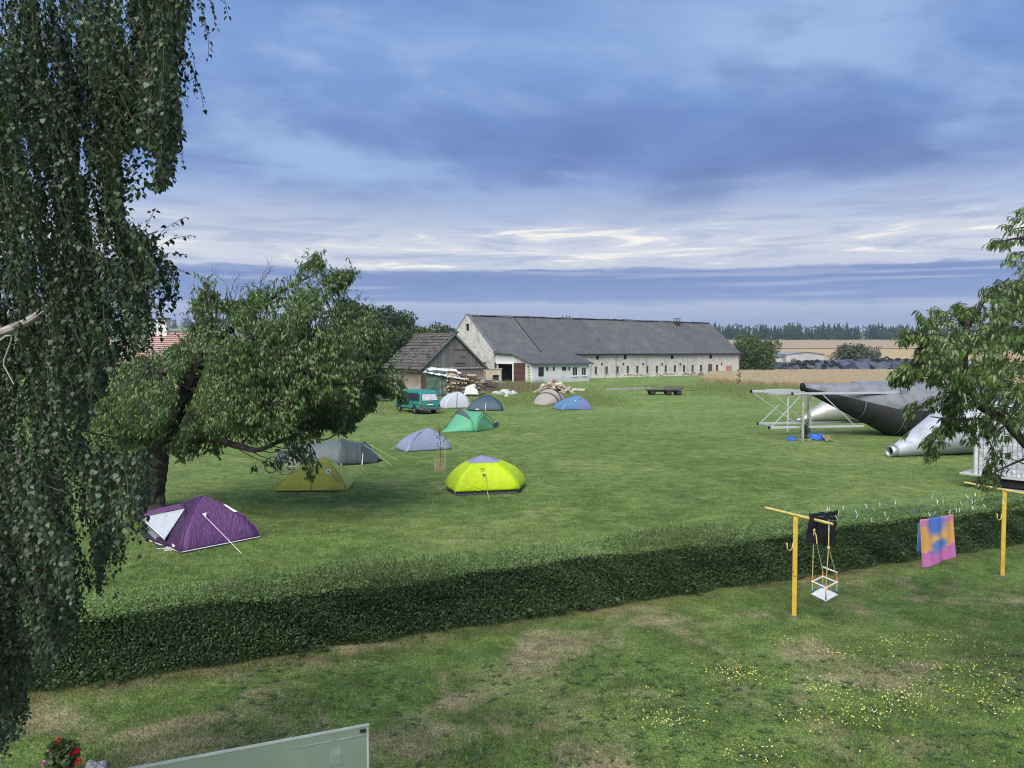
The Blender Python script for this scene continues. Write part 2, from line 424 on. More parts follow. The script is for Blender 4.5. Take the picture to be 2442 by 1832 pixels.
def field_mat(name, a, b, k=(.02, .5, 1)):
    m = NT(name); n = m.noise(.5, 6, .6, v=m.scaled(m.pos(), k)); f = m.noise(.05, 5, .6)
    c = m.mix(m.smooth(n, .3, .7), a, b); c = m.mix(m.math('MULTIPLY', m.smooth(f, .4, .7), .4), c, tuple(q * .82 for q in a))
    m.base(c); m.rough(.95); m.b.inputs['Specular IOR Level'].default_value = .1; m.bump(m.noise(.8, 4), .4, .3); return m.m
def field_sheet(name, pts_fn, off, m, nu=30, nv=14):
    def fn(u, v):
        x, y = pts_fn(u, v); return (x, y, terrain(x, y) + off)
    mb = MB(); mb.grid(fn, nu, nv); return structure(mb.build(name, m, smooth=True))
M_GOLD = field_mat('ripe_grain', (.42, .33, .185), (.36, .275, .145))
M_STUB = field_mat('stubble', (.37, .29, .20), (.32, .245, .165))
def lerp(a, b, t): return a + (b - a) * t
# the slope behind the farm: golden grain below, browner stubble above, darker line between
field_sheet('grain_field', lambda u, v: (lerp(lerp(38, 70, v), lerp(260, 620, v), u), lerp(215, 430, v)), .10, M_GOLD)
field_sheet('stubble_field', lambda u, v: (lerp(lerp(70, 120, v), lerp(640, 900, v), u), lerp(436, 812, v)), .16, M_STUB)
field_sheet('field_edge_track', lambda u, v: (lerp(70, 640, u), lerp(428, 437, v)), .22, mat('dark_verge', (.10, .085, .04), .95, .3, .3, 0), 30, 1)
M_GREENF = field_mat('green_crop', (.085, .15, .06), (.11, .175, .07))
field_sheet('green_field', lambda u, v: (lerp(lerp(-420, -1300, v), lerp(-60, -330, v), u), lerp(300, 1250, v)), .20, M_GREENF)
field_sheet('pale_field', lambda u, v: (lerp(lerp(-1300, -1560, v), lerp(-330, -400, v), u), lerp(1256, 1480, v)), .3, M_GOLD)

field_sheet('gravel_track', lambda u, v: tuple(G(lerp(1440, 1545, u) + 10 * v, lerp(931, 925.5, v) - 2.5 * u))[:2], .012, mat('pale_gravel', (.30, .30, .27), .95, .3, 2, .3), 16, 4)

# ------------------------------------------------------------------ far woods (each reads as one mass)
def conifer_wood(name, spots, m, label):
    V = []; F = []; RN = []; b = 0
    for (x, y, h, kind) in spots:
        z0 = terrain(x, y); seg = 8; c = random.random()
        if kind:                                   # spruce: ragged stacked skirts
            lay = 7
            for l in range(lay):
                f0 = l / lay; zt = z0 + h * (.10 + .90 * (f0 + 1.5 / lay)); zb = z0 + h * (.06 + .86 * f0)
                rr = h * .20 * (1 - f0) ** .8 + .25
                ring = []
                for k in range(seg):
                    a = 2 * math.pi * (k + random.random() * .5) / seg; r = rr * random.uniform(.6, 1.25)
                    ring.append((x + math.cos(a) * r, y + math.sin(a) * r, zb + random.uniform(-.25, .25)))
                V += ring; V.append((x, y, min(zt, z0 + h))); RN += [c * .7 + random.random() * .3] * (seg + 1)
                F += [(b + k, b + (k + 1) % seg, b + seg) for k in range(seg)]; b += seg + 1
        else:                                      # broadleaf: clumps of small facets
            for q in range(70):
                u = RNG.normal(size=3); u /= np.linalg.norm(u); r = random.uniform(.55, 1) ** .5
                p = (x + u[0] * r * h * .36, y + u[1] * r * h * .36, z0 + h * .52 + u[2] * r * h * .46)
                s = h * .09
                for _ in range(3):
                    V.append((p[0] + random.uniform(-s, s) * 1.4, p[1] + random.uniform(-s, s), p[2] + random.uniform(-s, s)))
                F.append((b, b + 1, b + 2)); b += 3; RN += [c * .5 + random.random() * .5] * 3
    o = raw_mesh(name, V, F, m, rnd=RN); o['label'] = label; return stuff(o)
M_CON = foliage('conifer', (.024, .042, .034), (.036, .060, .046), (.058, .088, .056), .1, .9, .1)
sp = []
for i in range(620):
    x = random.uniform(120, 720); row = random.random()
    y = 815 + row * 55 + (x - 300) * .02; hh = random.gauss(14.6, 2.0) + (2.5 if random.random() < .12 else 0)
    sp.append((x, y, max(hh, 8.5), random.random() < .8))
for i in range(60):
    sp.append((random.uniform(120, 720), 806 + random.random() * 6, random.uniform(5, 9), False))
conifer_wood('spruce_wood', sp, M_CON, 'dark spruce wood along the top of the stubble field')
sp = [(random.uniform(-1250, -420), 1485 + random.random() * 60, random.uniform(14, 24), random.random() < .25) for i in range(200)]
conifer_wood('distant_wood', sp, M_CON, 'bluish wood on the far ridge behind the red roofed house')

# ------------------------------------------------------------------ lawn grass
def in_frame(x, y, mx=1.06):
    return np.abs(x) < (CX / FPX) * y * mx + .3
def blades(name, n, y0, y1, hmin, hmax, wid, lean=.5, accept=None, m=None, tall_every=0, label=None):
    # denser near the camera
    u = RNG.random(n); y = y0 * (y1 / y0) ** u if y1 / y0 > 1.2 else y0 + (y1 - y0) * u
    x = (RNG.random(n) * 2 - 1) * ((CX / FPX) * y * 1.05 + .3)
    if accept is not None:
        k = accept(x, y); x = x[k]; y = y[k]
    n = len(x)
    h = hmin + (hmax - hmin) * RNG.random(n) ** 1.6; clump = np.sin(x * 2.1 + 1.7 * np.sin(y * 1.3)) * np.sin(y * 2.6 + x * .7)
    h = h * (1 + .35 * clump)
    a = RNG.random(n) * 2 * np.pi; la = RNG.random(n) * 2 * np.pi; ln = RNG.random(n) * lean * h
    w = wid * (.6 + .8 * RNG.random(n))
    b = np.stack([x, y, np.full(n, -.004)], 1)
    t = b + np.stack([np.cos(la) * ln, np.sin(la) * ln, h], 1)
    s = np.stack([np.cos(a) * w, np.sin(a) * w, np.zeros(n)], 1)
    V = np.stack([b - s, b + s, t], 1).reshape(-1, 3); F = np.arange(n * 3).reshape(-1, 3)
    r = np.repeat(RNG.random(n), 3)
    o = raw_mesh(name, V, F, m or M_BLADE, rnd=r); o['label'] = label; o['category'] = 'grass'; return stuff(o)
def hline(x, y): return y - (HY0 + (x - HX0) * HSL)
blades('lawn_grass', 430000, 8.2, 21.5, .015, .062, .0045, .9, lambda x, y: hline(x, y) < .15, label='short patchy lawn grass on the near side of the hedge')
blades('meadow_grass', 330000, 11.5, 62, .03, .085, .008, .8, lambda x, y: hline(x, y) > 1.2, label='mown green grass of the camping meadow beyond the hedge')

def flowers():
    # yellow and white flower heads in loose patches on the right of the near lawn
    P = []
    ctr = [(1710, 1600), (1780, 1610), (1950, 1640), (2000, 1655), (2120, 1545), (2160, 1535), (2270, 1600), (2330, 1590), (2380, 1620), (2420, 1660), (2380, 1680), (2060, 1570), (1985, 1565), (1900, 1535), (2130, 1660), (2180, 1680), (2060, 1720), (1930, 1720), (1790, 1800), (1830, 1815), (2430, 1600), (2290, 1535), (2400, 1545), (2240, 1640), (2350, 1650), (1760, 1612), (2100, 1700), (2410, 1700), (2200, 1590), (2300, 1660), (1560, 1660), (1600, 1715), (1580, 1730)]
    for cx, cy in ctr:
        c = G(cx, cy)
        for i in range(random.randint(16, 60)):
            P.append((c.x + random.gauss(0, .24), c.y + random.gauss(0, .17), random.uniform(.035, .075)))
    for i in range(90):
        c = G(random.uniform(1250, 2442), random.uniform(1500, 1832)); P.append((c.x, c.y, .04))
    P = np.array(P); n = len(P)
    A = unit(np.stack([RNG.normal(size=n), RNG.normal(size=n), RNG.normal(size=n) * .3], 1)); Nn = unit(np.stack([RNG.normal(size=n) * .5, RNG.normal(size=n) * .5 - .4, np.ones(n)], 1))
    sz = RNG.uniform(.010, .021, n)
    V, F = leaf_arrays(P, A, Nn, sz, sz * .9)
    V2, F2 = leaf_arrays(P, np.cross(A, Nn), Nn, sz, sz * .9)
    m = NT('petal_yellow'); a = m.attr('rnd').outputs['Fac']
    m.base(m.mix(m.smooth(a, .80, .86), (.62, .55, .12), (.62, .62, .44))); m.rough(.6)
    r = np.concatenate([np.repeat(RNG.random(n), 6)] * 2)
    o = raw_mesh('meadow_flowers', np.vstack([V, V2]), np.vstack([F, F2 + len(V)]), m.m, rnd=r)
    o['label'] = 'patches of small yellow flowers in the near lawn'; o['category'] = 'flowers'; stuff(o)
flowers()

# broad-leaved weeds in the near lawn
def weeds():
    P = []; A = []; 
    for i in range(520):
        px = random.uniform(1300, 2442) if random.random() < .7 else random.uniform(500, 1300)
        c = G(px, random.uniform(1560, 1830)); 
        for k in range(random.randint(4, 8)):
            a = random.random() * 6.28
            P.append((c.x, c.y, .01)); A.append((math.cos(a), math.sin(a), random.uniform(.2, .8)))
    P = np.array(P); A = np.array(A); n = len(P)
    V, F = leaf_arrays(P, A, np.tile([0, 0, 1.], (n, 1)) + RNG.normal(size=(n, 3)) * .2, RNG.uniform(.04, .11, n), RNG.uniform(.015, .035, n), curl=.3)
    o = raw_mesh('lawn_weeds', V, F, foliage('weed', (.065, .115, .045), (.10, .165, .065), (.15, .22, .10)), rnd=np.repeat(RNG.random(n), 6))
    o['label'] = 'low broad leaved weeds in the near lawn'; o['category'] = 'weeds'; stuff(o)
weeds()

# ------------------------------------------------------------------ rough tall grass and the ripe strip
def tall_grass(name, label, boxes, m, h, wid, cat='grass'):
    xs = []; ys = []; hs = []
    for (fn, n, hk) in boxes:
        for i in range(n):
            x, y = fn(random.random(), random.random()); xs.append(x); ys.append(y); hs.append(h * hk * random.uniform(.5, 1.15))
    x = np.array(xs); y = np.array(ys); hh = np.array(hs); n = len(x)
    a = RNG.random(n) * 6.28; la = RNG.random(n) * 6.28
    b = np.stack([x, y, np.zeros(n)], 1); s = np.stack([np.cos(a), np.sin(a), np.zeros(n)], 1) * (wid * (.5 + RNG.random(n)))[:, None]
    t = b + np.stack([np.cos(la) * hh * .35 * RNG.random(n), np.sin(la) * hh * .35 * RNG.random(n), hh], 1)
    V = np.stack([b - s, b + s, t], 1).reshape(-1, 3)
    o = raw_mesh(name, V, np.arange(n * 3).reshape(-1, 3), m, rnd=np.repeat(RNG.random(n), 3)); o['label'] = label; o['category'] = cat; return stuff(o)
M_ROUGH = foliage('rough_grass', (.13, .19, .055), (.21, .25, .09), (.34, .32, .16), .3, .7, .15)
M_STRAW = foliage('straw', (.36, .285, .165), (.47, .385, .235), (.58, .50, .33), .25, .8, .15)
M_DRYW = foliage('dry_weed', (.12, .15, .06), (.24, .21, .12), (.34, .25, .15), .25, .8, .15)
def pxbox(x0, y0, x1, y1):
    def f(u, v):
        for _ in range(12):                      # thins out towards an uneven margin
            a, b = random.uniform(-.12, 1.12), random.uniform(-.25, 1.25); e = min(a + .12, 1.12 - a) * 4.5; g = min(b + .25, 1.25 - b) * 2.2
            p = G(lerp(x0, x1, a), lerp(y0, y1, b)); w = min(e, g, 1) + .55 * mnoise.noise((p.x * .35, p.y * .22, 3.3)) + .35 * mnoise.noise((p.x * 1.1, p.y * .7, 1.3))
            if random.random() < w: break
        return p.x, p.y
    return f
tall_grass('rough_grass', 'uncut yellowish grass in front of the wood piles', [
    (pxbox(1040, 948, 1480, 968), 9000, 1.0), (pxbox(780, 942, 960, 985), 4500, 1.0), (pxbox(1200, 930, 1420, 948), 4000, 1.2), (pxbox(1640, 925, 1800, 945), 2600, 1.2),
    (pxbox(1420, 918, 1700, 930), 2500, .8), (pxbox(1740, 936, 1830, 962), 900, 1.1), (pxbox(1660, 915, 2000, 934), 6500, 1.8)], M_ROUGH, .30, .018)
tall_grass('dry_weeds', 'tall brown seeding weeds before the garage opening', [(pxbox(1170, 918, 1290, 934), 3000, 1.0), (pxbox(1130, 930, 1230, 940), 1200, .8)], M_DRYW, .95, .02, 'weeds')
def grain_strip():
    # standing ripe crop: a crown sheet with a combed, uneven top and stalks along its near edge
    def edge(u):                      # near edge from left to right
        px = lerp(1672, 2470, u); py = 911 + 8 * sstep(0, .25, u) + 9 * u
        p = G(px, py); return p
    def far(u):
        p = G(lerp(1700, 2470, u), 889.0); return p
    nu, nv = 260, 40; V = []; RN = []
    for j in range(nv + 1):
        for i in range(nu + 1):
            a = edge(i / nu); b = far(i / nu); p = a.lerp(b, (j / nv) ** 1.5)
            z = .80 + .12 * mnoise.noise((p.x * .35, p.y * .25, 0)) + random.uniform(-.10, .10)
            z *= min(1, (j + .0) / 2.5)
            V.append((p.x + random.uniform(-.08, .08), p.y, z)); RN.append(random.random())
    F = [(j * (nu + 1) + i, j * (nu + 1) + i + 1, (j + 1) * (nu + 1) + i + 1, (j + 1) * (nu + 1) + i) for j in range(nv) for i in range(nu)]
    o = raw_mesh('ripe_grain', V, F, M_STRAW, rnd=RN); o['label'] = 'strip of ripe standing grain before the silage heap'; o['category'] = 'crop'; stuff(o)
    def f(u, v):
        p = edge(u).lerp(far(u), v * v * .12 - .010 + .010 * mnoise.noise((u * 60, 0, 0))); return p.x, p.y
    def f2(u, v):
        p = edge(u).lerp(far(u), v); return p.x, p.y
    tall_grass('grain_stalks', 'standing stalks and ears along the near edge of the ripe strip', [(f, 22000, .95), (f2, 34000, 1.05)], M_STRAW, 1.02, .032, 'crop')
grain_strip()
# ------------------------------------------------------------------ buildings
M_PLASTER = plaster('gable_plaster', (.52, .51, .48), (.30, .295, .28), (.64, .66, .70))
M_PLASTER_F = plaster('barn_plaster', (.60, .585, .53), (.45, .435, .39), (.66, .655, .63))
M_WHITEWASH = plaster('whitewash', (.66, .67, .68), (.54, .56, .60), (.46, .48, .52))
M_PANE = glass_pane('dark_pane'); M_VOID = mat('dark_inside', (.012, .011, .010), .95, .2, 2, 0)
M_FRAME = mat('grey_frame', (.15, .145, .13), .7, .2, 4); M_WFRAME = mat('white_frame', (.74, .74, .74), .45, .06, 4, .05)
M_BROWN = wood('brown_boards', (.085, .042, .030), (.055, .028, .022))
M_PIPE = galv('zinc_pipe', (.34, .35, .36), .5, .4)
M_RUST = mat('rusty_iron', (.10, .055, .035), .85, .4, 5)
M_BRICK = mat('bare_brick', (.36, .17, .12), .9, .35, 3, .3, col2=(.45, .33, .27))

def slate_mat(name, a, b, moss, s=2.2):
    m = NT(name); br = m.n('ShaderNodeTexBrick'); 
    v = m.n('ShaderNodeTexCoord').outputs['UV']; m.L.new(v, br.inputs['Vector'])
    br.inputs['Scale'].default_value = 1.0; br.inputs['Brick Width'].default_value = .42; br.inputs['Row Height'].default_value = .36
    br.inputs['Mortar Size'].default_value = .018; br.inputs['Color1'].default_value = (*a, 1); br.inputs['Color2'].default_value = (*b, 1)
    br.inputs['Mortar'].default_value = (*[q * .55 for q in b], 1); br.offset = .5
    c = m.mix(m.math('MULTIPLY', m.smooth(m.noise(.45, 7, .66), .42, .72), .65), br.outputs['Color'], moss)
    c = m.mix(m.math('MULTIPLY', m.smooth(m.noise(2.2, 6, .7), .5, .75), .5), c, tuple(q * 1.35 for q in a))
    oi = m.math('ADD', m.math('MULTIPLY', m.n('ShaderNodeObjectInfo').outputs['Random'], .30), .85); cv = m.n('ShaderNodeCombineXYZ'); [m.L.new(oi, cv.inputs[i]) for i in range(3)]
    c = m.mix(1.0, c, cv.outputs[0], 'MULTIPLY')
    m.base(c); m.rough(.85); m.bump(m.math('ADD', br.outputs['Fac'], m.noise(6, 4)), .5, .03); return m.m
M_SLATE = slate_mat('barn_slate', (.104, .106, .115), (.070, .071, .078), (.126, .122, .112))
M_RIDGE = mat('ridge_tin', (.20, .21, .23), .5, .3, 2, .1, metal=.3); M_RIDGED = mat('ridge_tar', (.035, .032, .032), .8, .3, 2)

def walled(fn, nrm, a0, a1, z0, z1, holes, depth=.22):
    """wall face with real openings; fn(a,z) gives the point, nrm points inward"""
    mb = MB(); nrm = Vector(nrm)
    A = sorted({a0, a1, *[h[0] for h in holes], *[h[1] for h in holes]}); Z = sorted({z0, z1, *[h[2] for h in holes], *[h[3] for h in holes]})
    for i in range(len(A) - 1):
        for j in range(len(Z) - 1):
            am, zm = (A[i] + A[i + 1]) / 2, (Z[j] + Z[j + 1]) / 2
            if any(h[0] < am < h[1] and h[2] < zm < h[3] for h in holes): continue
            mb.quad(fn(A[i], Z[j]), fn(A[i + 1], Z[j]), fn(A[i + 1], Z[j + 1]), fn(A[i], Z[j + 1]))
    for (h0, h1, k0, k1) in holes:
        c = [fn(h0, k0), fn(h1, k0), fn(h1, k1), fn(h0, k1)]
        for i in range(4):
            p, q = c[i], c[(i + 1) % 4]; mb.quad(p, q, q + nrm * depth, p + nrm * depth)
    return mb
def uv_planar(o, u, v):
    me = o.data; uvl = me.uv_layers.new(name='UVMap'); u = Vector(u); v = Vector(v)
    for l in me.loops:
        p = me.vertices[l.vertex_index].co; uvl.data[l.index].uv = (p.dot(u), p.dot(v))
def window(parent, fn, nrm, h, fm, pm, inset=.16, bars=True, name='window', fw=.06):
    a0, a1, z0, z1 = h; nrm = Vector(nrm)
    mb = MB()
    def strip(p0, p1, q0, q1):
        c = [fn(p0, q0), fn(p1, q0), fn(p1, q1), fn(p0, q1)]; f = [x + nrm * (inset - .05) for x in c]; b = [x + nrm * (inset + .02) for x in c]
        mb.add(f + b, [(0, 1, 2, 3), (4, 7, 6, 5), (0, 4, 5, 1), (1, 5, 6, 2), (2, 6, 7, 3), (3, 7, 4, 0)])
    e = .004
    strip(a0 + e, a1 - e, z0 + e, z0 + fw); strip(a0 + e, a1 - e, z1 - fw, z1 - e); strip(a0 + e, a0 + fw, z0 + fw, z1 - fw); strip(a1 - fw, a1 - e, z0 + fw, z1 - fw)
    if bars: strip((a0 + a1) / 2 - .02, (a0 + a1) / 2 + .02, z0 + fw, z1 - fw)
    w = mb.build(name, fm, parent)
    p = MB(); p.poly([fn(a0, z0) + nrm * inset, fn(a1, z0) + nrm * inset, fn(a1, z1) + nrm * inset, fn(a0, z1) + nrm * inset]); p.build('pane', pm, w)
    return w

def barn():
    A = Vector((-3.0, 133.5, 0)); u = Vector((.8142, .5806, 0)); q = Vector((.5806, -.8142, 0))     # along the front, out towards the viewer
    def P(s, t, z): return A + u * s + q * t + Vector((0, 0, z))
    t = thing('long_barn', 'long plastered barn with grey slate roof and rows of small windows', 'barn', A)
    Lb, RQ, EZ, RZ = 66.0, -8.84, 4.72, 11.55
    fw = lambda a, z: P(a, 0, z)
    n_in = -q
    def s_of(px, py=880):
        p = onplane(px, py, A, q); return (p - A).dot(u), p.z
    holes = []; lows = []; ups = []
    z6 = lambda x, y: (1380 + x / 4.254, 740 + y / 4.254)
    for cx in (177, 287, 397, 500, 598, 699, 795, 885, 978, 1072, 1157, 1243, 1405):
        a0, zb = s_of(*z6(cx - 13, 634)); a1, zt = s_of(*z6(cx + 13, 562)); lows.append((a0, a1, zb, zt))
    for cx in (192, 473, 950, 1341):
        a0, zb = s_of(*z6(cx - 15, 497)); a1, zt = s_of(*z6(cx + 15, 449)); ups.append((a0, a1, zb, zt))
    ZB = sum(h[2] for h in lows) / len(lows); ZT = sum(h[3] for h in lows) / len(lows)
    lows = [(a, b, ZB, ZT) for a, b, c, d in lows]; 
    UB = sum(h[2] for h in ups) / 4; UT = min(EZ - .12, sum(h[3] for h in ups) / 4); ups = [(a, b, UB, UT) for a, b, c, d in ups]
    d0, _ = s_of(*z6(1313, 600)); d1, _ = s_of(*z6(1357, 600)); door = (d0, d1, 0.0, ZT + .15)
    wf = walled(fw, n_in, 0, Lb, 0, EZ - .02, lows + ups + [door]).build('front_wall', M_PLASTER_F, t)
    for h in lows: 
        w = window(t, fw, n_in, h, M_FRAME, M_PANE, .17)
        sl = MB(); sl.box(fw((h[0] + h[1]) / 2, h[2] - .05) + q * .03, (h[1] - h[0] + .24, .16, .09), u, q); sl.build('sill', M_PLASTER_F, w)
    for h in ups:
        m = MB(); m.poly([fw(h[0], h[2]) - q * .2, fw(h[1], h[2]) - q * .2, fw(h[1], h[3]) - q * .2, fw(h[0], h[3]) - q * .2]); m.build('loft_hatch', M_VOID, t)
    dm = MB(); wd = (door[1] - door[0]) / 5
    for k in range(5): dm.box(fw(door[0] + wd * (k + .5), (door[3]) / 2) - q * .12, (wd * .94, .06, door[3] - .04), u, q)
    dd = dm.build('door', wood('grey_door', (.11, .115, .11), (.07, .072, .07)), t)
    hd = MB(); hd.box(fw(door[0] + .25, 1.1) - q * .07, (.16, .05, .05), u, q); hd.build('handle', M_RUST, dd)
    # gables and back
    def gable(s, name, m, sign):
        mb = MB(); pts = [P(s, 0, 0), P(s, 2 * RQ, 0), P(s, 2 * RQ, EZ), P(s, RQ, RZ + .02), P(s, 0, EZ)]
        o = u * (.45 * sign)
        mb.poly(pts); mb.poly([p + o for p in reversed(pts)])
        for i in range(5):
            j = (i + 1) % 5; mb.quad(pts[i], pts[i] + o, pts[j] + o, pts[j])
        return mb.build(name, m, t)
    # left gable with its loft window and parapet
    G0 = lambda a, z: P(-.05, -a, z)
    gm = MB(); 
    lw = (-RQ - .45 - .55, -RQ - .45 + .45, 9.05, 9.95)
    p = onplane(1114, 781, A - u * .05, -u); c = -(p - A).dot(q); lw = (c - .62, c + .62, p.z - .62, p.z + .62)
    def gz(a): return EZ + .35 + (RZ - EZ) * (1 - abs(a + RQ) / -RQ) if True else 0
    W = -2 * RQ
    As = [0, lw[0], lw[1], W]; top = lambda a: EZ + .30 + (RZ - EZ + .05) * (1 - abs(a - W / 2) / (W / 2))
    # strips left and right of the window, then below and above
    def strip(a0, a1, zlo, zhi_fn):
        mids = sorted({a0, a1, *( [W / 2] if a0 < W / 2 < a1 else [])})
        for i in range(len(mids) - 1):
            gm.poly([G0(mids[i], zlo), G0(mids[i + 1], zlo), G0(mids[i + 1], zhi_fn(mids[i + 1])), G0(mids[i], zhi_fn(mids[i]))])
    strip(0, lw[0], 0, top); strip(lw[1], W, 0, top); strip(lw[0], lw[1], 0, lambda a: lw[2]); strip(lw[0], lw[1], lw[3], top)
    for a0, z0, a1, z1 in ((lw[0], lw[2], lw[1], lw[2]), (lw[1], lw[2], lw[1], lw[3]), (lw[1], lw[3], lw[0], lw[3]), (lw[0], lw[3], lw[0], lw[2])):
        gm.quad(G0(a0, z0), G0(a1, z1), G0(a1, z1) + u * .3, G0(a0, z0) + u * .3)
    for a0, a1 in ((0, W / 2), (W / 2, W)):
        gm.quad(G0(a0, top(a0)), G0(a1, top(a1)), G0(a1, top(a1)) + u * .5, G0(a0, top(a0)) + u * .5)
        gm.quad(G0(a0, top(a0)) + u * .5, G0(a1, top(a1)) + u * .5, G0(a1, 0) + u * .5, G0(a0, 0) + u * .5)
    gm.build('gable_wall', M_PLASTER, t)
    cp = MB()
    for a0, a1 in ((-.1, W / 2), (W / 2, W + .1)):
        pa, pb = G0(a0, top(max(0, min(W, a0)))) + u * .22 + Vector((0, 0, .05)), G0(a1, top(max(0, min(W, a1)))) + u * .22 + Vector((0, 0, .05))
        cp.bar(pa, pb, .62, .09, up=(0, 0, 1))
    cp.build('gable_coping', M_RIDGE, t)
    m = MB(); m.poly([G0(lw[0], lw[2]) + u * .28, G0(lw[1], lw[2]) + u * .28, G0(lw[1], lw[3]) + u * .28, G0(lw[0], lw[3]) + u * .28]); m.build('loft_opening', M_VOID, t)
    gable(Lb - .45, 'far_gable_wall', M_PLASTER_F, 1)
    m = MB(); m.quad(P(0, 2 * RQ, 0), P(Lb, 2 * RQ, 0), P(Lb, 2 * RQ, EZ), P(0, 2 * RQ, EZ)); m.build('back_wall', M_PLASTER, t)
    m = MB(); m.box(P(Lb / 2, .08, EZ - .10), (Lb, .22, .20), u, q); m.build('eaves_board', mat('eaves_board', (.60, .57, .50), .8), t)
    gut = MB(); gut.tube([P(12.9, .62, EZ - .12), P(Lb + .2, .62, EZ - .12)], .10, 8); gut.build('gutter', mat('gutter_dark', (.045, .045, .05), .6), t)
    # slate roof in bays, each a slab of its own
    seams = [.40, 10.2, 19.6, 27.1, 38.9, 51.4, 58.2, Lb + .35]
    slope = Vector((0, 0, RZ - EZ)) + q * RQ
    for i in range(len(seams) - 1):
        s0, s1 = seams[i] + .03, seams[i + 1] - .03; off = (.0, .05, .02, .06, .01, .05, .02)[i]
        ov = .55
        def RP(s, k, d=0.0):                    # k 0 at the eave overhang .. 1 at the ridge
            tq = lerp(ov, RQ, k); z = EZ + (RZ - EZ) * (-tq / -RQ) * 1 if False else EZ + (RZ - EZ) * (tq / RQ)
            sag = .06 * math.sin(math.pi * k) * math.sin(s * .35)
            return P(s, tq, z + d + off - sag)
        mb = MB(); nu, nv = max(2, int((s1 - s0) / 1.2)), 10
        mb.grid(lambda a, b: RP(lerp(s0, s1, a), b, .12), nu, nv); mb.grid(lambda a, b: RP(lerp(s1, s0, a), b, .0), nu, nv)
        mb.quad(RP(s0, 0, 0), RP(s1, 0, 0), RP(s1, 0, .12), RP(s0, 0, .12)); mb.quad(RP(s0, 1, .0), RP(s0, 0, .0), RP(s0, 0, .12), RP(s0, 1, .12)); mb.quad(RP(s1, 0, 0), RP(s1, 1, 0), RP(s1, 1, .12), RP(s1, 0, .12))
        o = mb.build('roof_bay', M_SLATE, t); uv_planar(o, u, slope.normalized())
        if i: 
            sm = MB(); sm.bar(RP(seams[i], 0, .16), RP(seams[i], 1, .16), .22 if i in (1, 4) else .12, .07, up=(0, 0, 1)); sm.build('roof_seam', M_RIDGED if i == 1 else M_RIDGE, t)
    bk = MB(); bk.quad(P(0, RQ, RZ), P(Lb + .3, RQ, RZ), P(Lb + .3, 2 * RQ - .5, EZ - .2), P(0, 2 * RQ - .5, EZ - .2)); o = bk.build('back_roof', M_SLATE, t, thick=.1); uv_planar(o, u, (-.3, .4, .6))
    # broken ridge capping, lightning rods
    s = .8; k = 0
    while s < Lb - 1:
        ln = min(random.uniform(.9, 3.6), Lb + .3 - s)
        cm = MB(); cm.box(P(s + ln / 2, RQ + .12, RZ + .18 + random.uniform(-.03, .10)), (ln, .55, .10), u + Vector((0, 0, random.uniform(-.03, .03))), q)
        cm.build('ridge_cap', M_RIDGED if k % 2 else M_RIDGE, t); s += ln + random.uniform(.02, .4); k += 1
    for px in (1137, 1230, 1313, 1385, 1450, 1512, 1570, 1623, 1675):
        kx = (px - CX) / FPX; a = A + q * RQ; s = (kx * a.y - a.x) / (u.x - kx * u.y)
        r = MB(); r.tube([P(s, RQ, RZ), P(s, RQ, RZ + random.uniform(1.4, 2.0))], .025, 5); r.build('lightning_rod', M_PIPE, t)
    for s in (22.4, 23.3, 24.2):
        r = MB(); r.tube([P(s, RQ, RZ), P(s, RQ, RZ + .75)], .09, 6); r.build('vent_stub', M_RUST, t)
    # small open lantern on the ridge
    kx = (1380 + 990 / 4.254 - CX) / FPX; a = A + q * (RQ + .9); s = (kx * a.y - a.x) / (u.x - kx * u.y)
    ln = MB()
    for a_, b_ in ((-.45, -.4), (.45, -.4), (.45, .5), (-.45, .5)): ln.bar(P(s + a_, RQ + .9 + b_, RZ - 1.9), P(s + a_, RQ + .9 + b_, RZ + .75), .14)
    ln.box(P(s, RQ + .95, RZ + .80), (1.25, 1.2, .10), u, q); ln.box(P(s, RQ + .95, RZ - .25), (1.0, 1.0, .09), u, q); ln.box(P(s, RQ + 1.5, RZ - 1.5), (1.0, .08, .7), u, q); ln.build('roof_lantern', M_RUST, t)
    # rain pipes, wires and bare brick on the front
    for x in (262, 376, 1103, 683):
        a_, _ = s_of(*z6(x, 600)); hi = 4.5 if x in (376, 683, 1103) else 2.9
        r = MB(); pts = [fw(a_, 0.05) + q * .12, fw(a_, hi - .5) + q * .12] + ([fw(a_ + 1.2, hi) + q * .3] if x == 376 else [])
        r.tube(pts, .075 if x in (262, 376) else .035, 6); r.build('downpipe', M_PIPE, t)
    for x in (235, 452, 653, 845, 1030, 1447):
        a_, z_ = s_of(*z6(x, 547)); r = MB(); r.box(fw(a_, z_) + q * .02, (.34, .10, .42), u, q); r.build('wall_vent', M_VOID, t)
    a0, zb = s_of(*z6(1490, 655)); a1, zt = s_of(*z6(1546, 560))
    bm = MB()
    for r_ in range(14):
        z_ = .16 + r_ * (zt - .1) / 14; n = 7
        for k in range(n):
            w_ = (a1 - a0) / n; sh = .5 * w_ * (r_ % 2)
            bm.box(fw(a0 + w_ * (k + .5) + sh, z_) + q * .03, (w_ * .93, .10, (zt - .1) / 14 * .88), u, q)
    bm.build('brick_patch', M_BRICK, t)
    for x0, x1, y in ((470, 730, 665), (790, 960, 657), (1050, 1180, 655), (1205, 1265, 640), (1370, 1480, 640)):
        n = 16; bm = MB()
        for k in range(n):
            a_, _ = s_of(*z6(lerp(x0, x1, (k + random.random()) / n), y)); bm.box(fw(a_, random.uniform(.15, .55)) + q * .012, (random.uniform(.3, .7), .05, random.uniform(.10, .26)), u, q)
        stuff(bm.build('bare_bricks', M_BRICK, t))

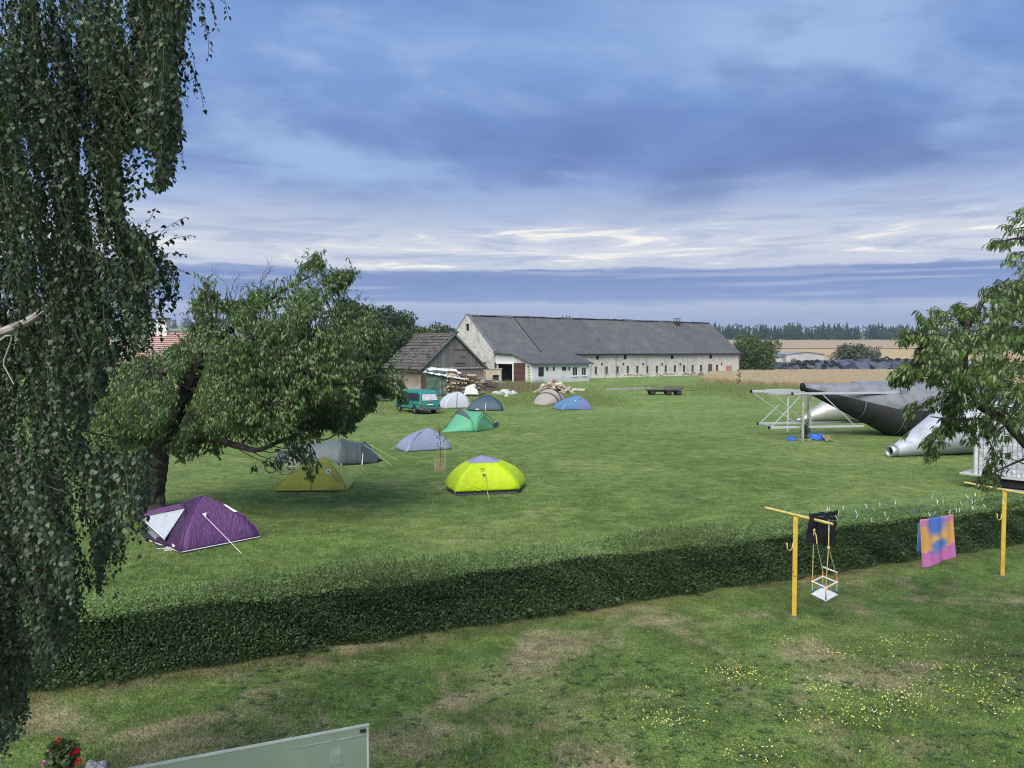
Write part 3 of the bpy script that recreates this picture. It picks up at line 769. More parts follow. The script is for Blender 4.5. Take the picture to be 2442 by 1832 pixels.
    # low extension with the garage opening on its left end
    EQ, S0, S1, EE = 10.5, .2, 12.5, 3.08
    e = thing('whitewashed_annexe', 'low whitewashed annexe with seven small windows built against the barn', 'annexe', P(S0, EQ, 0))
    ef = lambda a, z: P(a, EQ, z); B = P(0, EQ, 0)
    def es(px, py):
        p_ = onplane(px, py, B, q); return (p_ - B).dot(u), p_.z
    wins = []
    for x0, x1, y0, y1, kind in ((1283.8, 1298, 875.6, 898.7, 0), (1302.7, 1308.2, 875, 885, 1), (1318.3, 1323.8, 875, 885, 1), (1340, 1351.6, 874.5, 884.5, 1), (1355.6, 1360.4, 875, 884.5, 1), (1365, 1378.7, 874.3, 897.3, 2), (1386.8, 1399, 875.6, 896.6, 2)):
        a0, zb = es(x0, y1); a1, zt = es(x1, y0); wins.append(((a0, a1, zb, min(zt, EE - .25)), kind))
    walled(ef, -q, S0, S1, 0, EE, [w[0] for w in wins]).build('front_wall', M_WHITEWASH, e)
    for h, kind in wins:
        w = window(e, ef, -q, h, M_WFRAME if kind == 2 else M_FRAME, M_PANE, .10 if kind == 2 else .17, kind == 2, fw=.12 if kind == 2 else .06)
        if kind == 2:
            sl = MB(); sl.box(ef((h[0] + h[1]) / 2, h[2] - .05) + q * .05, (h[1] - h[0] + .2, .2, .09), u, q); sl.build('sill', M_WFRAME, w)
    lf = lambda a, z: P(S0, a, z)
    gar = (.55, 5.2, 0, EE - .03)
    pd = (9.25, 10.05, 0, 2.25)
    mb = walled(lf, u, 0, EQ, 0, EE, [gar, pd])
    mb.poly([lf(0, EE), lf(EQ, EE), lf(EQ - .05, EE + .02), lf(5.6, 4.58), lf(0, 4.7)])
    mb.build('end_wall', M_WHITEWASH, e)
    m = MB(); m.quad(P(S1, 0, 0), P(S1, EQ, 0), P(S1, EQ, EE), P(S1, 0, 4.6)); m.build('right_wall', M_WHITEWASH, e)
    inn = MB(); inn.box(P(S0 + 4, 2.9, 1.7), (.1, 6.2, 3.3), u, q); inn.box(P(S0 + 2, .12, 1.7), (3.9, .08, 3.3), u, q); inn.box(P(S0 + 2, 5.6, 1.7), (3.6, .08, 3.3), u, q); inn.box(P(S0 + 2.1, 2.9, .02), (3.7, 5.4, .03), u, q); inn.box(P(S0 + 2.2, 2.9, 3.3), (3.8, 5.4, .05), u, q); inn.build('garage_dark_lining', M_VOID, e)  # lining added behind the opening, interior shade put into its near-black colour
    fr = MB()
    fr.box(lf(gar[1] + .12, 1.52) - u * .06, (.16, .34, 3.05), u, q); fr.box(lf((gar[0] + gar[1]) / 2, gar[3] + .04) - u * .08, (.16, gar[1] - gar[0] + .5, .26), u, q); fr.build('garage_frame', M_WFRAME, e)
    for a0, a1, z1 in ((5.65, 8.75, 3.15), (-.75, .42, 3.15)):
        d_ = thing_part = MB(); n = max(3, int((a1 - a0) / .32)); w_ = (a1 - a0) / n
        for k in range(n): d_.box(lf(a0 + w_ * (k + .5), z1 / 2 + .08) - u * .16, (.07, w_ * .95, z1 - .1), u, q)
        o = d_.build('sliding_door', M_BROWN, e)
        b_ = MB()
        for z_ in (.5, 1.6, 2.7): b_.box(lf((a0 + a1) / 2, z_) - u * .22, (.05, a1 - a0 - .06, .14), u, q)
        b_.build('batten', M_BROWN, o)
    d_ = MB()
    for k in range(4): d_.box(lf((pd[0] + pd[1]) / 2, .30 + k * .55) + u * .06, (.06, pd[1] - pd[0] - .06, .50), u, q)
    d_.build('side_door', mat('cream_door', (.50, .47, .38), .7), e)
    m = MB(); m.box(lf(9.6, 2.62) - u * .10, (.22, .30, .16), u, q); m.build('wall_lamp', M_RUST, e)
    prof = [(.1, 4.86), (5.6, 4.72), (10.95, 3.16)]
    for i in range(2):
        (t0, z0), (t1, z1) = prof[i], prof[i + 1]
        for s0, s1 in ((-.35, 6.6), (6.66, 13.0)):
            mb = MB(); mb.grid(lambda a, b: P(lerp(s0, s1, a), lerp(t0, t1, b), lerp(z0, z1, b) + .05 * math.sin(b * 3.1) * (1 if i else 0)), 6, 6)
            mb.grid(lambda a, b: P(lerp(s1, s0, a), lerp(t0, t1, b), lerp(z0, z1, b) - .10), 6, 6)
            mb.quad(P(s0, t0, z0), P(s0, t1, z1), P(s0, t1, z1 - .1), P(s0, t0, z0 - .1)); mb.quad(P(s0, t1, z1), P(s1, t1, z1), P(s1, t1, z1 - .1), P(s0, t1, z1 - .1)); mb.quad(P(s1, t1, z1), P(s1, t0, z0), P(s1, t0, z0 - .1), P(s1, t1, z1 - .1))
            o = mb.build('roof_slope', M_SLATE, e); uv_planar(o, u, -q)
    vg = MB(); vg.bar(P(-.38, 5.6, 4.76), P(-.38, 10.95, 3.2), .08, .2); vg.bar(P(-.38, 0, 4.9), P(-.38, 5.6, 4.76), .08, .2); vg.build('verge_board', M_RIDGE, e)
    gu = MB(); gu.tube([P(-.3, 11.0, 3.02), P(13.1, 11.0, 3.02)], .09, 8); gu.build('gutter', mat('gutter_grey', (.10, .10, .11), .5), e)
    dp = MB(); dp.tube([P(13.0, 11.0, 3.0), P(12.75, 10.65, 2.6), P(12.72, 10.62, .1)], .07, 6); dp.build('downpipe', M_PIPE, e)
barn()

def timber_shed():
    c = Vector((-7.5, 98, 0)); r = Vector((-.643, .766, 0)); g = Vector((.766, .643, 0))     # r: ridge direction back, g: along the gable
    def P(a, b, z): return c + g * a + r * b + Vector((0, 0, z))
    W, Ln, EZ, RZ = 4.9, 8.8, 3.05, 7.15
    t = thing('timber_shed', 'weathered shed with grey boarded gable and old tile roof', 'shed', c)
    M_BOARD = wood('grey_boards', (.135, .130, .128), (.20, .195, .19)); M_TILE = wood('old_tile', (.070, .062, .060), (.120, .110, .104), .9, .5)
    M_STONE = plaster('shed_wall', (.25, .215, .18), (.17, .145, .125), (.33, .30, .26))
    slope = (RZ - EZ) / W
    m = MB()
    for a0, a1, b0, b1 in ((-W, W, 0, 0), (W, W, 0, Ln), (W, -W, Ln, Ln), (-W, -W, Ln, 0)): m.quad(P(a0, b0, 0), P(a1, b1, 0), P(a1, b1, EZ - .05), P(a0, b0, EZ - .05))
    m.build('wall', M_STONE, t)
    m = MB(); m.bar(P(-W - .1, -.06, EZ - .06), P(W + .1, -.06, EZ - .06), .22, .22); m.build('sill_beam', mat('pale_beam', (.36, .33, .28), .8), t)
    # boards of the gable, each one a part
    n = 34; w = 2 * W / n
    for k in range(n):
        a = -W + w * (k + .5); h0 = RZ - abs(a) * slope - .12
        if h0 < EZ + .12: continue
        hl = RZ - abs(a - w * .47) * slope - .10; hr = RZ - abs(a + w * .47) * slope - .10; d = random.uniform(0, .03)
        z0 = EZ + .06 + random.uniform(0, .05); l, rr = a - w * .47, a + w * .47; f = -.10 - d; bk = -.04
        m = MB(); m.add([P(l, f, z0), P(rr, f, z0), P(rr, f, hr), P(l, f, hl), P(l, bk, z0), P(rr, bk, z0), P(rr, bk, hr), P(l, bk, hl)], [(0, 1, 2, 3), (4, 7, 6, 5), (0, 4, 5, 1), (1, 5, 6, 2), (2, 6, 7, 3), (3, 7, 4, 0)])
        m.build('board', M_BOARD, t)
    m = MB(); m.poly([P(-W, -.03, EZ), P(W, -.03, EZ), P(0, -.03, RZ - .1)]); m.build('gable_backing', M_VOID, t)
    # hatch in the gable
    m = MB()
    for k in range(4): m.box(P(.28 + k * .42, -.17, EZ + 1.25), (.38, .05, 2.1), g, r)
    h = m.build('hatch', M_BOARD, t)
    m = MB(); m.box(P(.95, -.22, EZ + .55), (1.7, .05, .14), g, r); m.box(P(.95, -.22, EZ + 2.28), (2.0, .05, .10), g, r); m.box(P(1.45, -.22, EZ + 1.4), (.7, .05, .10), g, r); m.build('hatch_rail', M_RUST, h)
    # tile courses, overlapping, uneven
    tl = MB(); cour = 12
    sl = math.hypot(W + .45, (W + .45) * slope); 
    tw = .48; nt_ = int((Ln + .7) / tw)
    tm = bpy.data.meshes.new('tile'); hw, ll = tw * .48, sl / cour * 1.22
    tm.from_pydata([(-hw, 0, 0), (hw, 0, 0), (hw, ll, 0), (-hw, ll, 0), (-hw, 0, .11), (hw, 0, .11), (hw, ll, .03), (-hw, ll, .03)], [], [(3, 2, 1, 0), (4, 5, 6, 7), (0, 1, 5, 4), (1, 2, 6, 5), (2, 3, 7, 6), (3, 0, 4, 7)]); tm.materials.append(M_TILE)
    up = (g + Vector((0, 0, slope))).normalized(); nn = (Vector((0, 0, 1)) - g * slope).normalized()
    for i in range(cour):
        k0 = i / cour
        for j in range(nt_):
            if random.random() < .012: continue
            a = -(W + .45) + (W + .45) * k0; z = RZ - (W + .45 - (W + .45) * k0) * slope + .14
            pos = P(a, -.35 + tw * (j + .5 + .5 * (i % 2) * .9), z) + nn * random.uniform(.0, .09)
            uy = (up - nn * random.uniform(.03, .08)).normalized(); bx = (up.cross(nn) + up * random.uniform(-.03, .03)).normalized(); zz = bx.cross(uy).normalized(); bx = uy.cross(zz)
            M = Matrix(((bx.x, uy.x, zz.x, pos.x), (bx.y, uy.y, zz.y, pos.y), (bx.z, uy.z, zz.z, pos.z), (0, 0, 0, 1)))
            place(tm, 'tile', M, t)
    m = MB(); 
    m.quad(P(-(W + .4), -.3, RZ - (W + .4) * slope + .05), P(0, -.3, RZ + .05), P(0, Ln + .3, RZ + .05), P(-(W + .4), Ln + .3, RZ - (W + .4) * slope + .05))
    m.quad(P(W + .4, -.3, RZ - (W + .4) * slope + .05), P(0, -.3, RZ + .05), P(0, Ln + .3, RZ + .05), P(W + .4, Ln + .3, RZ - (W + .4) * slope + .05))
    m.build('roof_deck', M_TILE, t)
    for sg in (-1, 1):
        m = MB(); m.bar(P(sg * (W + .5), -.42, RZ - (W + .5) * slope + .08), P(0, -.42, RZ + .12), .10, .24); m.build('barge_board', mat('barge', (.16, .15, .145), .85), t)
    m = MB(); m.tube([P(0, -.4, RZ + .22), P(0, Ln + .3, RZ + .22)], .12, 8); m.build('ridge_tile', M_TILE, t)
    m = MB(); m.bar(P(-W - .45, -.3, RZ - (W + .45) * slope - .02), P(-W - .45, Ln, RZ - (W + .45) * slope - .02), .14, .16); m.build('gutter', M_RUST, t)
    for a in (-W + .35, -W - .05):
        m = MB(); m.bar(P(a, -.25, 0), P(a, -.25, EZ - .1), .18); m.build('corner_post', M_RUST, t)
timber_shed()

def small_walls():
    # chimney stub and a low beige wall with an opening, between the shed and the garage
    o = thing('beige_wall', 'low beige rendered wall with a dark opening before the garage', 'wall', G(1178, 915))
    p = G(1178, 917); u = Vector((1, .12, 0)).normalized(); n = Vector((.12, -1, 0)).normalized()
    w = 36 * p.y / FPX; h = 36 * p.y / FPX
    fn = lambda a, z: p + u * a + Vector((0, 0, z))
    mb = walled(fn, -n, -w / 2, w / 2, 0, h, [(-.2, .75, h * .25, h * .62)], .3)
    mb.quad(fn(-w / 2, h), fn(w / 2, h), fn(w / 2, h) - n * .3, fn(-w / 2, h) - n * .3); mb.quad(fn(w / 2, 0), fn(w / 2, h), fn(w / 2, h) - n * .3, fn(w / 2, 0) - n * .3)
    mb.build('wall_face', plaster('beige_render', (.46, .40, .30), (.36, .31, .24), (.52, .47, .38)), o)
    m = MB(); m.box(fn(0, h + .06) - n * .15, (w + .2, .5, .12), u, n); m.build('coping', M_PLASTER, o)
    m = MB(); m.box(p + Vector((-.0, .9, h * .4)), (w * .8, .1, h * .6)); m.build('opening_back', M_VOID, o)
    q = D(1153, 878, 112)
    c = thing('brick_pier', 'narrow brownish pier standing between shed roof and garage', 'pier', (q.x, q.y, 0))
    m = MB(); m.box((q.x, q.y, 1.7), (.62, .62, 3.4)); m.build('shaft', mat('pier_brick', (.30, .24, .19), .9, .3, 2), c, bevel=.02)
    m = MB(); m.box((q.x, q.y, 3.46), (.8, .8, .12)); m.build('cap', M_RUST, c)
small_walls()

def red_house():
    d = 74.0
    c = D(352, 838, d); c.z = 0
    t = thing('red_tiled_house', 'house with faded red tiled roof and white chimney behind the trees', 'house', c)
    M_RT = mat('red_tile', (.33, .205, .185), .85, .25, 1.2, .2, col2=(.42, .30, .275)); M_RTD = mat('red_tile_dark', (.15, .075, .065), .9, .2, 2)
    M_W = plaster('house_white', (.68, .66, .62), (.58, .56, .52), (.60, .58, .55))
    def block(x0, x1, y0, y1, eave, ridge):
        W = MB(); cx = (x0 + x1) / 2
        vs = lambda x, y, z: (c.x + x, c.y + y, z)
        ym = (y0 + y1) / 2
        W.quad(vs(x0, y0, 0), vs(x1, y0, 0), vs(x1, y0, eave), vs(x0, y0, eave))
        W.poly([vs(x1, y0, 0), vs(x1, y1, 0), vs(x1, y1, eave), vs(x1, ym, ridge - .1), vs(x1, y0, eave)]); W.poly([vs(x0, y1, 0), vs(x0, y0, 0), vs(x0, y0, eave), vs(x0, ym, ridge - .1), vs(x0, y1, eave)])
        W.build('wall', M_W, t)
        n = 13
        for i in range(n):                        # courses of tiles, stepped
            k0, k1 = i / n, (i + 1) / n
            ya, yb = lerp(y0 - .4, ym, k0), lerp(y0 - .4, ym, k1); za, zb = lerp(eave - .3, ridge, k0), lerp(eave - .3, ridge, k1)
            m = MB(); m.add([vs(x0 - .3, ya, za + .09), vs(x1 + .3, ya, za + .09), vs(x1 + .3, yb, zb + .02), vs(x0 - .3, yb, zb + .02), vs(x0 - .3, ya, za - .03), vs(x1 + .3, ya, za - .03)], [(0, 1, 2, 3), (4, 5, 1, 0)]); m.cur = 0
            m.mi[-1] = 1; m.build('tile_course', [M_RT, M_RTD], t)
        m = MB(); m.quad(vs(x0 - .3, ym, ridge), vs(x1 + .3, ym, ridge), vs(x1 + .3, y1 + .4, eave - .3), vs(x0 - .3, y1 + .4, eave - .3)); m.build('back_roof', M_RT, t)
    block(-.8, 3.3, 0, 6, 4.6, 6.95); block(-8.5, -1.2, -1.5, 5, 2.6, 6.2)
    m = MB(); m.box((c.x + .25, c.y + 2.9, 7.0), (1.0, .8, 2.6)); ch = m.build('chimney', M_W, t)
    m = MB(); m.box((c.x + .25, c.y + 2.9, 8.36), (1.2, 1.0, .14)); m.build('chimney_cap', M_FRAME, ch)
red_house()

def hall():
    t0 = G(1780 + 360 / 5.53, 884); 
    d = 236.0; a = D(1780 + 340 / 5.53, 845, d); b = D(1780 + 1030 / 5.53, 845, d); 
    t = thing('grey_farm_hall', 'long pale grey farm hall with low gable behind silage heap', 'hall', (a.x, d, terrain(a.x, d)))
    M_H = mat('hall_panel', (.40, .41, .42), .7, .12, .6, .1); M_HR = mat('hall_roof', (.27, .30, .32), .6, .15, .6)
    xs = a.x; xe = b.x; sp = D(1780 + 527 / 5.53, 845, d).x; z0 = -.2
    hz = lambda y: CAM_H + (838 - y) / FPX * d
    e1, pk, e2 = hz(800 + 250 / 5.53), hz(800 + 218 / 5.53), hz(800 + 248 / 5.53)
    m = MB(); pk_x = D(1780 + 790 / 5.53, 845, d).x
    f = [(sp, z0), (xe, z0), (xe, e2), (pk_x, pk), (sp, e1)]
    m.poly([(x, d, z) for x, z in f]); m.poly([(x, d + 18, z) for x, z in reversed(f)])
    m.quad((xe, d, z0), (xe, d + 18, z0), (xe, d + 18, e2), (xe, d, e2)); m.quad((sp, d + 18, z0), (sp, d, z0), (sp, d, e1), (sp, d + 18, e1)); m.build('gable_block', M_H, t)
    m = MB(); m.quad((sp - .3, d - .3, e1 - .05), (pk_x, d - .3, pk + .1), (pk_x, d + 18, pk + .1), (sp - .3, d + 18, e1 - .05)); m.quad((pk_x, d - .3, pk + .1), (xe + .3, d - .3, e2 - .05), (xe + .3, d + 18, e2 - .05), (pk_x, d + 18, pk + .1)); m.build('roof', M_HR, t, thick=.15)
    fn = lambda x, z: Vector((x, d + 3, z)); dz = hz(800 + 355 / 5.53); et = hz(800 + 275 / 5.53); dx1 = D(1780 + 475 / 5.53, 845, d + 3).x
    mb = walled(fn, (0, 1, 0), xs - 12, sp, z0, et, [(dx1 - 9, dx1, z0 + .3, dz)], .5); mb.build('side_wall', M_H, t)
    m = MB(); m.box((dx1 - 4.5, d + 3.5, dz / 2), (9.2, .1, dz + .6)); m.build('gate', mat('hall_gate', (.12, .125, .12), .7), t)
    m = MB(); m.quad((xs - 12, d + 2.6, et), (sp, d + 2.6, et), (sp, d + 16, et + 1.1), (xs - 12, d + 16, et + 1.1)); m.build('side_roof', M_HR, t, thick=.2)
    m = MB(); m.box(((xs - 12 + sp) / 2, d + 2.8, et - .12), (sp - xs + 12, .12, .30)); m.build('fascia', mat('hall_fascia', (.03, .032, .036), .6), t)
hall()
def green_lean_to():
    p = D(958, 890, 107)
    t = thing('green_sheet_shed', 'small green sheet metal lean-to left of the timber shed', 'shed', (p.x, p.y, 0))
    m = MB(); M_ = mat('green_sheet', (.13, .27, .20), .6, .15, 1)
    for k in range(9): m.box((p.x - 2.4 + k * .4, p.y + (k % 2) * .04, 1.25), (.39, .05, 2.5))
    m.build('sheet_wall', M_, t); m = MB(); m.quad((p.x - 2.7, p.y - .3, 2.55), (p.x + 1.2, p.y - .3, 2.55), (p.x + 1.2, p.y + 3, 3.1), (p.x - 2.7, p.y + 3, 3.1)); m.build('roof', mat('pale_sheet', (.42, .45, .47), .5), t, thick=.08)
    m = MB(); m.quad((p.x - 2.5, p.y + .1, 0), (p.x - 2.5, p.y + 2.9, 0), (p.x - 2.5, p.y + 2.9, 3), (p.x - 2.5, p.y + .1, 2.5)); m.build('side_wall', M_, t)
green_lean_to()
# ------------------------------------------------------------------ vegetation
M_BARK = mat('dark_bark', (.055, .048, .042), .95, .4, 4, .8, 9, bdist=.05)
M_BARKL = mat('grey_bark', (.105, .095, .08), .95, .4, 5, .8, 9, bdist=.05)
def birch_bark():
    m = NT('birch_bark'); n = m.noise(6, 5, .6, v=m.scaled(m.pos(), (1, 1, 4))); 
    m.base(m.mix(m.smooth(n, .55, .64), (.36, .345, .315), (.05, .046, .042))); m.rough(.7); m.bump(n, .3, .01); return m.m
M_BIRCH = birch_bark()
M_TWIG = mat('twig', (.075, .06, .048), .9, .3, 6, 0)

def hedge():
    L = math.hypot(HX1 - HX0, HY1 - HY0); u = np.array([(HX1 - HX0) / L, (HY1 - HY0) / L, 0]); nb = np.array([-u[1], u[0], 0])   # nb: to the back
    Wd, Ht = 1.18, 1.04; o = np.array([HX0, HY0, 0])
    t = thing('clipped_hedge', 'long clipped privet hedge running across the lawn', 'hedge', (HX0, HY0, 0))
    core = MB(); nseg = 70
    def prof(s, a):
        w = .05 * mnoise.noise((s * .5, a * 3, 1)) + .03 * mnoise.noise((s * 1.7, a * 6, 4)); return w
    def top(s): return Ht + .05 * mnoise.noise((s * .35, 2.2, 0)) + .03 * mnoise.noise((s * 1.3, 5.2, 0))
    def pt(s, d, z): return tuple(o + u * s + nb * d + np.array([0, 0, z]))
    def cross(s): return [(.27, .02), (.25, .5), (.27, top(s) - .12), (Wd - .15, top(s) - .10), (Wd - .1, .5), (Wd - .14, .02)]
    vs = []; fs = []
    for i in range(nseg + 1):
        s = L * i / nseg; vs += [pt(s, d, z) for d, z in cross(s)]
    for i in range(nseg):
        for k in range(5): fs.append((i * 6 + k, (i + 1) * 6 + k, (i + 1) * 6 + k + 1, i * 6 + k + 1))
    core.add(vs, fs); core.build('inner_twigs', mat('hedge_core', (.016, .028, .012), 1, .3, 4, 0), t)
    # leaves: front face, top, back
    n1, n2, n3 = 100000, 66000, 6000
    s = RNG.random(n1) * L; z = RNG.random(n1) ** .95 * Ht; d = np.abs(RNG.normal(size=n1)) * .075
    bul = np.array([prof(a, b) for a, b in zip(s[:: 1], z[:: 1])]) if False else .05 * np.sin(s * 1.9 + 2 * np.sin(z * 4 + s)) + .035 * np.sin(s * 5.3 + z * 7)
    d = d + bul + .03 + .05 * (1 - z / Ht) * (RNG.random(n1) < .3)
    P1 = o + u * s[:, None] + nb * d[:, None] + np.stack([0 * s, 0 * s, z], 1)
    N1 = -nb * 1.0 + rand_unit(n1) * .9 + np.array([0, 0, .35])
    s2 = RNG.random(n2) * L; dd = RNG.random(n2) * Wd; tp = Ht + .045 * np.sin(s2 * .8) + .03 * np.sin(s2 * 2.7 + dd * 2)
    P2 = o + u * s2[:, None] + nb * dd[:, None] + np.stack([0 * s2, 0 * s2, tp - np.abs(RNG.normal(size=n2)) * .05 + .02], 1)
    N2 = np.array([0, 0, 1.0]) + rand_unit(n2) * .8
    s3 = RNG.random(n3) * L; P3 = o + u * s3[:, None] + nb * Wd + np.stack([0 * s3, 0 * s3, RNG.random(n3) * Ht], 1); N3 = nb + rand_unit(n3) * .8
    P = np.vstack([P1, P2, P3]); Nn = np.vstack([N1, N2, N3]); n = len(P)
    A = np.cross(Nn, rand_unit(n)); A[:, 2] += .25
    ln = RNG.uniform(.028, .060, n); 
    quad = np.array([(0, 0, 0), (.45, .5, .12), (1, 0, 0), (.45, -.5, .12)]); qt = np.array([(0, 1, 2), (0, 2, 3)])
    V, F = leaf_arrays(P, A, Nn, ln, ln * .5, quad, qt)
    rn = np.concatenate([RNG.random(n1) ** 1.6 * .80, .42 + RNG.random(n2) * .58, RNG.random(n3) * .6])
    patch = .5 + .5 * np.sin(P[:, 0] * 1.3 + np.sin(P[:, 2] * 6 + P[:, 0] * 3)); rn = np.clip(rn + (patch - .5) * .25, 0, 1)
    ist = np.zeros(n, bool); ist[n1:n1 + n2] = True; tv = np.repeat(ist, 4)
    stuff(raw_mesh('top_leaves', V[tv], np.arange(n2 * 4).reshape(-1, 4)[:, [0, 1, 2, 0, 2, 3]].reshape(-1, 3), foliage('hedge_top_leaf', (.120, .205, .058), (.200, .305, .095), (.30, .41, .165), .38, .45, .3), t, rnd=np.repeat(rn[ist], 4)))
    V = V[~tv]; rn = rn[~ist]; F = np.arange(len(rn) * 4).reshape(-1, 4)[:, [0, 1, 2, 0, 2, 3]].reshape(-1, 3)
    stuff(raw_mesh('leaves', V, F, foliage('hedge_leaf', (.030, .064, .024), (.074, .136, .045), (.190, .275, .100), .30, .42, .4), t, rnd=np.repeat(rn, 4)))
    # young shoots standing above the clipped top
    pts = []; dirs = []; rr = []
    tw = MB()
    for i in range(5200):
        ss = random.random() * L; k = mnoise.noise((ss * .45, 9.1, 0)) + .35 * math.exp(-((ss - 6.2) / 2.4) ** 2) + .2 * math.exp(-((ss - 13) / 3) ** 2)
        if random.random() > .28 + k * .9: continue
        b = Vector(pt(ss, random.uniform(.05, Wd), top(ss) - .04)); h = random.uniform(.05, .20) * (1.4 if k > .2 else 1) * (2.0 if random.random() < .03 else 1)
        tip = b + Vector((random.gauss(0, .25), random.gauss(0, .25), 1)) * h
        tw.tube([b, tip], .003, 3, False)
        for q in range(int(6 + h * 45)):
            f = random.random(); pts.append(b.lerp(tip, f)); dirs.append((random.gauss(0, 1), random.gauss(0, 1), random.uniform(.1, 1.0))); rr.append(.55 + .45 * random.random())
    stuff(tw.build('shoots', M_TWIG, t))
    P = np.array([tuple(p) for p in pts]); A = np.array(dirs); n = len(P); ln = RNG.uniform(.03, .06, n)
    V, F = leaf_arrays(P, A, rand_unit(n) + np.array([0, 0, .6]), ln, ln * .45, quad, qt)
    stuff(raw_mesh('shoot_leaves', V, F, foliage('shoot_leaf', (.10, .175, .05), (.165, .265, .08), (.26, .37, .15), .4, .45, .35), t, rnd=np.repeat(np.array(rr), 4)))
    # broad weeds at the foot
    P = []; A = []
    for i in range(46):
        ss = random.random() * L * .75; b = pt(ss, random.uniform(-.12, .05), random.uniform(.02, .22))
        for q in range(5):
            P.append(b); A.append((random.gauss(0, 1) - nb[0] * .7, random.gauss(0, 1) - nb[1] * .7, random.uniform(-.1, .7)))
    P = np.array(P); A = np.array(A); n = len(P); ln = RNG.uniform(.05, .13, n)
    V, F = leaf_arrays(P, A, rand_unit(n) * .6 + np.array([0, -.5, 1]), ln, ln * .6, curl=.25)
    stuff(raw_mesh('foot_leaves', V, F, foliage('foot_leaf', (.03, .06, .02), (.05, .09, .03), (.10, .15, .05)), t, rnd=np.repeat(RNG.random(n), 6)))
hedge()

# ---- generic leafy crown from a photo-measured outline that is given depth
def inside(poly, x, y):
    c = False; n = len(poly); j = n - 1
    for i in range(n):
        (xi, yi), (xj, yj) = poly[i], poly[j]
        if (yi > y) != (yj > y) and x < (xj - xi) * (y - yi) / (yj - yi) + xi: c = not c
        j = i
    return c
def edge_dist(poly, x, y):
    b = 1e9; n = len(poly)
    for i in range(n):
        (x0, y0), (x1, y1) = poly[i], poly[(i + 1) % n]; dx, dy = x1 - x0, y1 - y0
        t = max(0, min(1, ((x - x0) * dx + (y - y0) * dy) / (dx * dx + dy * dy + 1e-9))); b = min(b, math.hypot(x - x0 - t * dx, y - y0 - t * dy))
    return b
def twigs_to_leaves(twigs, per, lmin, lmax, ratio, droop, spread=.8):
    """twigs: list of (start, end) Vectors"""
    n = len(twigs) * per
    S = np.repeat(np.array([tuple(a) for a, b in twigs]), per, 0); E = np.repeat(np.array([tuple(b) for a, b in twigs]), per, 0)
    f = np.tile(np.linspace(.12, 1, per), len(twigs)) + RNG.normal(size=n) * .03
    P = S + (E - S) * f[:, None]; T = unit(E - S); side = np.cross(T, np.array([0, 0, 1.0])); side = unit(side) * np.where(RNG.random(n) < .5, 1, -1)[:, None]
    A = T * .45 + side * spread * RNG.uniform(.3, 1, n)[:, None] + np.array([0, 0, -droop]) * RNG.uniform(.5, 1.3, n)[:, None] + rand_unit(n) * .25
    Nn = np.array([0, 0, 1.0]) + rand_unit(n) * .55 + unit(A) * .4
    ln = RNG.uniform(lmin, lmax, n); 
    return P, A, Nn, ln, ln * ratio
def leaf_objects(P, A, Nn, ln, wd, m, parent, count, depth, ok, curl):
    """the leaves that show largest become parts of their own on one shared mesh; returns a mask of the rest"""
    idx = np.where(ok)[0]; idx = idx[np.argsort(depth[idx] / ln[idx])][:count]
    V, F = leaf_arrays(np.zeros((1, 3)), np.array([[1., 0, 0]]), np.array([[0, 0, 1.]]), np.ones(1), np.array([float(np.mean(wd / ln))]), curl=curl)
    me = bpy.data.meshes.new('leaf'); me.from_pydata([tuple(v) for v in V], [], [tuple(int(q) for q in f) for f in F]); me.materials.append(m)
    me.attributes.new('rnd', 'FLOAT', 'POINT').data.foreach_set('value', np.full(len(V), .55, dtype=np.float32))
    for i in idx:
        a = Vector(A[i]).normalized(); s = a.cross(Vector(Nn[i])).normalized(); n = s.cross(a)
        M = Matrix(((a.x, s.x, n.x, 0), (a.y, s.y, n.y, 0), (a.z, s.z, n.z, 0), (0, 0, 0, 1)))
        M = Matrix.Translation(Vector(P[i])) @ M @ Matrix.Diagonal((ln[i], ln[i], ln[i], 1)); place(me, 'leaf', M, parent)
    keep = np.ones(len(P), bool); keep[idx] = False; return keep
def proj(P):
    y = P[:, 1] * math.cos(PITCH) - (P[:, 2] - CAM_H) * math.sin(PITCH); v = P[:, 1] * math.sin(PITCH) + (P[:, 2] - CAM_H) * math.cos(PITCH)
    return CX + FPX * P[:, 0] / y, CY - FPX * v / y, y
def curve(pts, n=6):
    """Catmull-Rom through points"""
    pts = [Vector(p) for p in pts]; out = []; q = [pts[0]] + pts + [pts[-1]]
    for i in range(1, len(q) - 2):
        for k in range(n):
            t = k / n; a, b, c, d = q[i - 1], q[i], q[i + 1], q[i + 2]
            out.append(.5 * ((2 * b) + (c - a) * t + (2 * a - 5 * b + 4 * c - d) * t * t + (3 * b - a - 3 * c + d) * t ** 3))
    out.append(pts[-1]); return out
def limb(mb, pts, r0, r1, n=8, k=6):
    c = curve(pts, k); m = len(c) - 1
    mb.tube(c, [max(.004, lerp(r0, r1, (i / m) ** .8) * (1 + .06 * math.sin(i * 2.3))) for i in range(m + 1)], n); return c

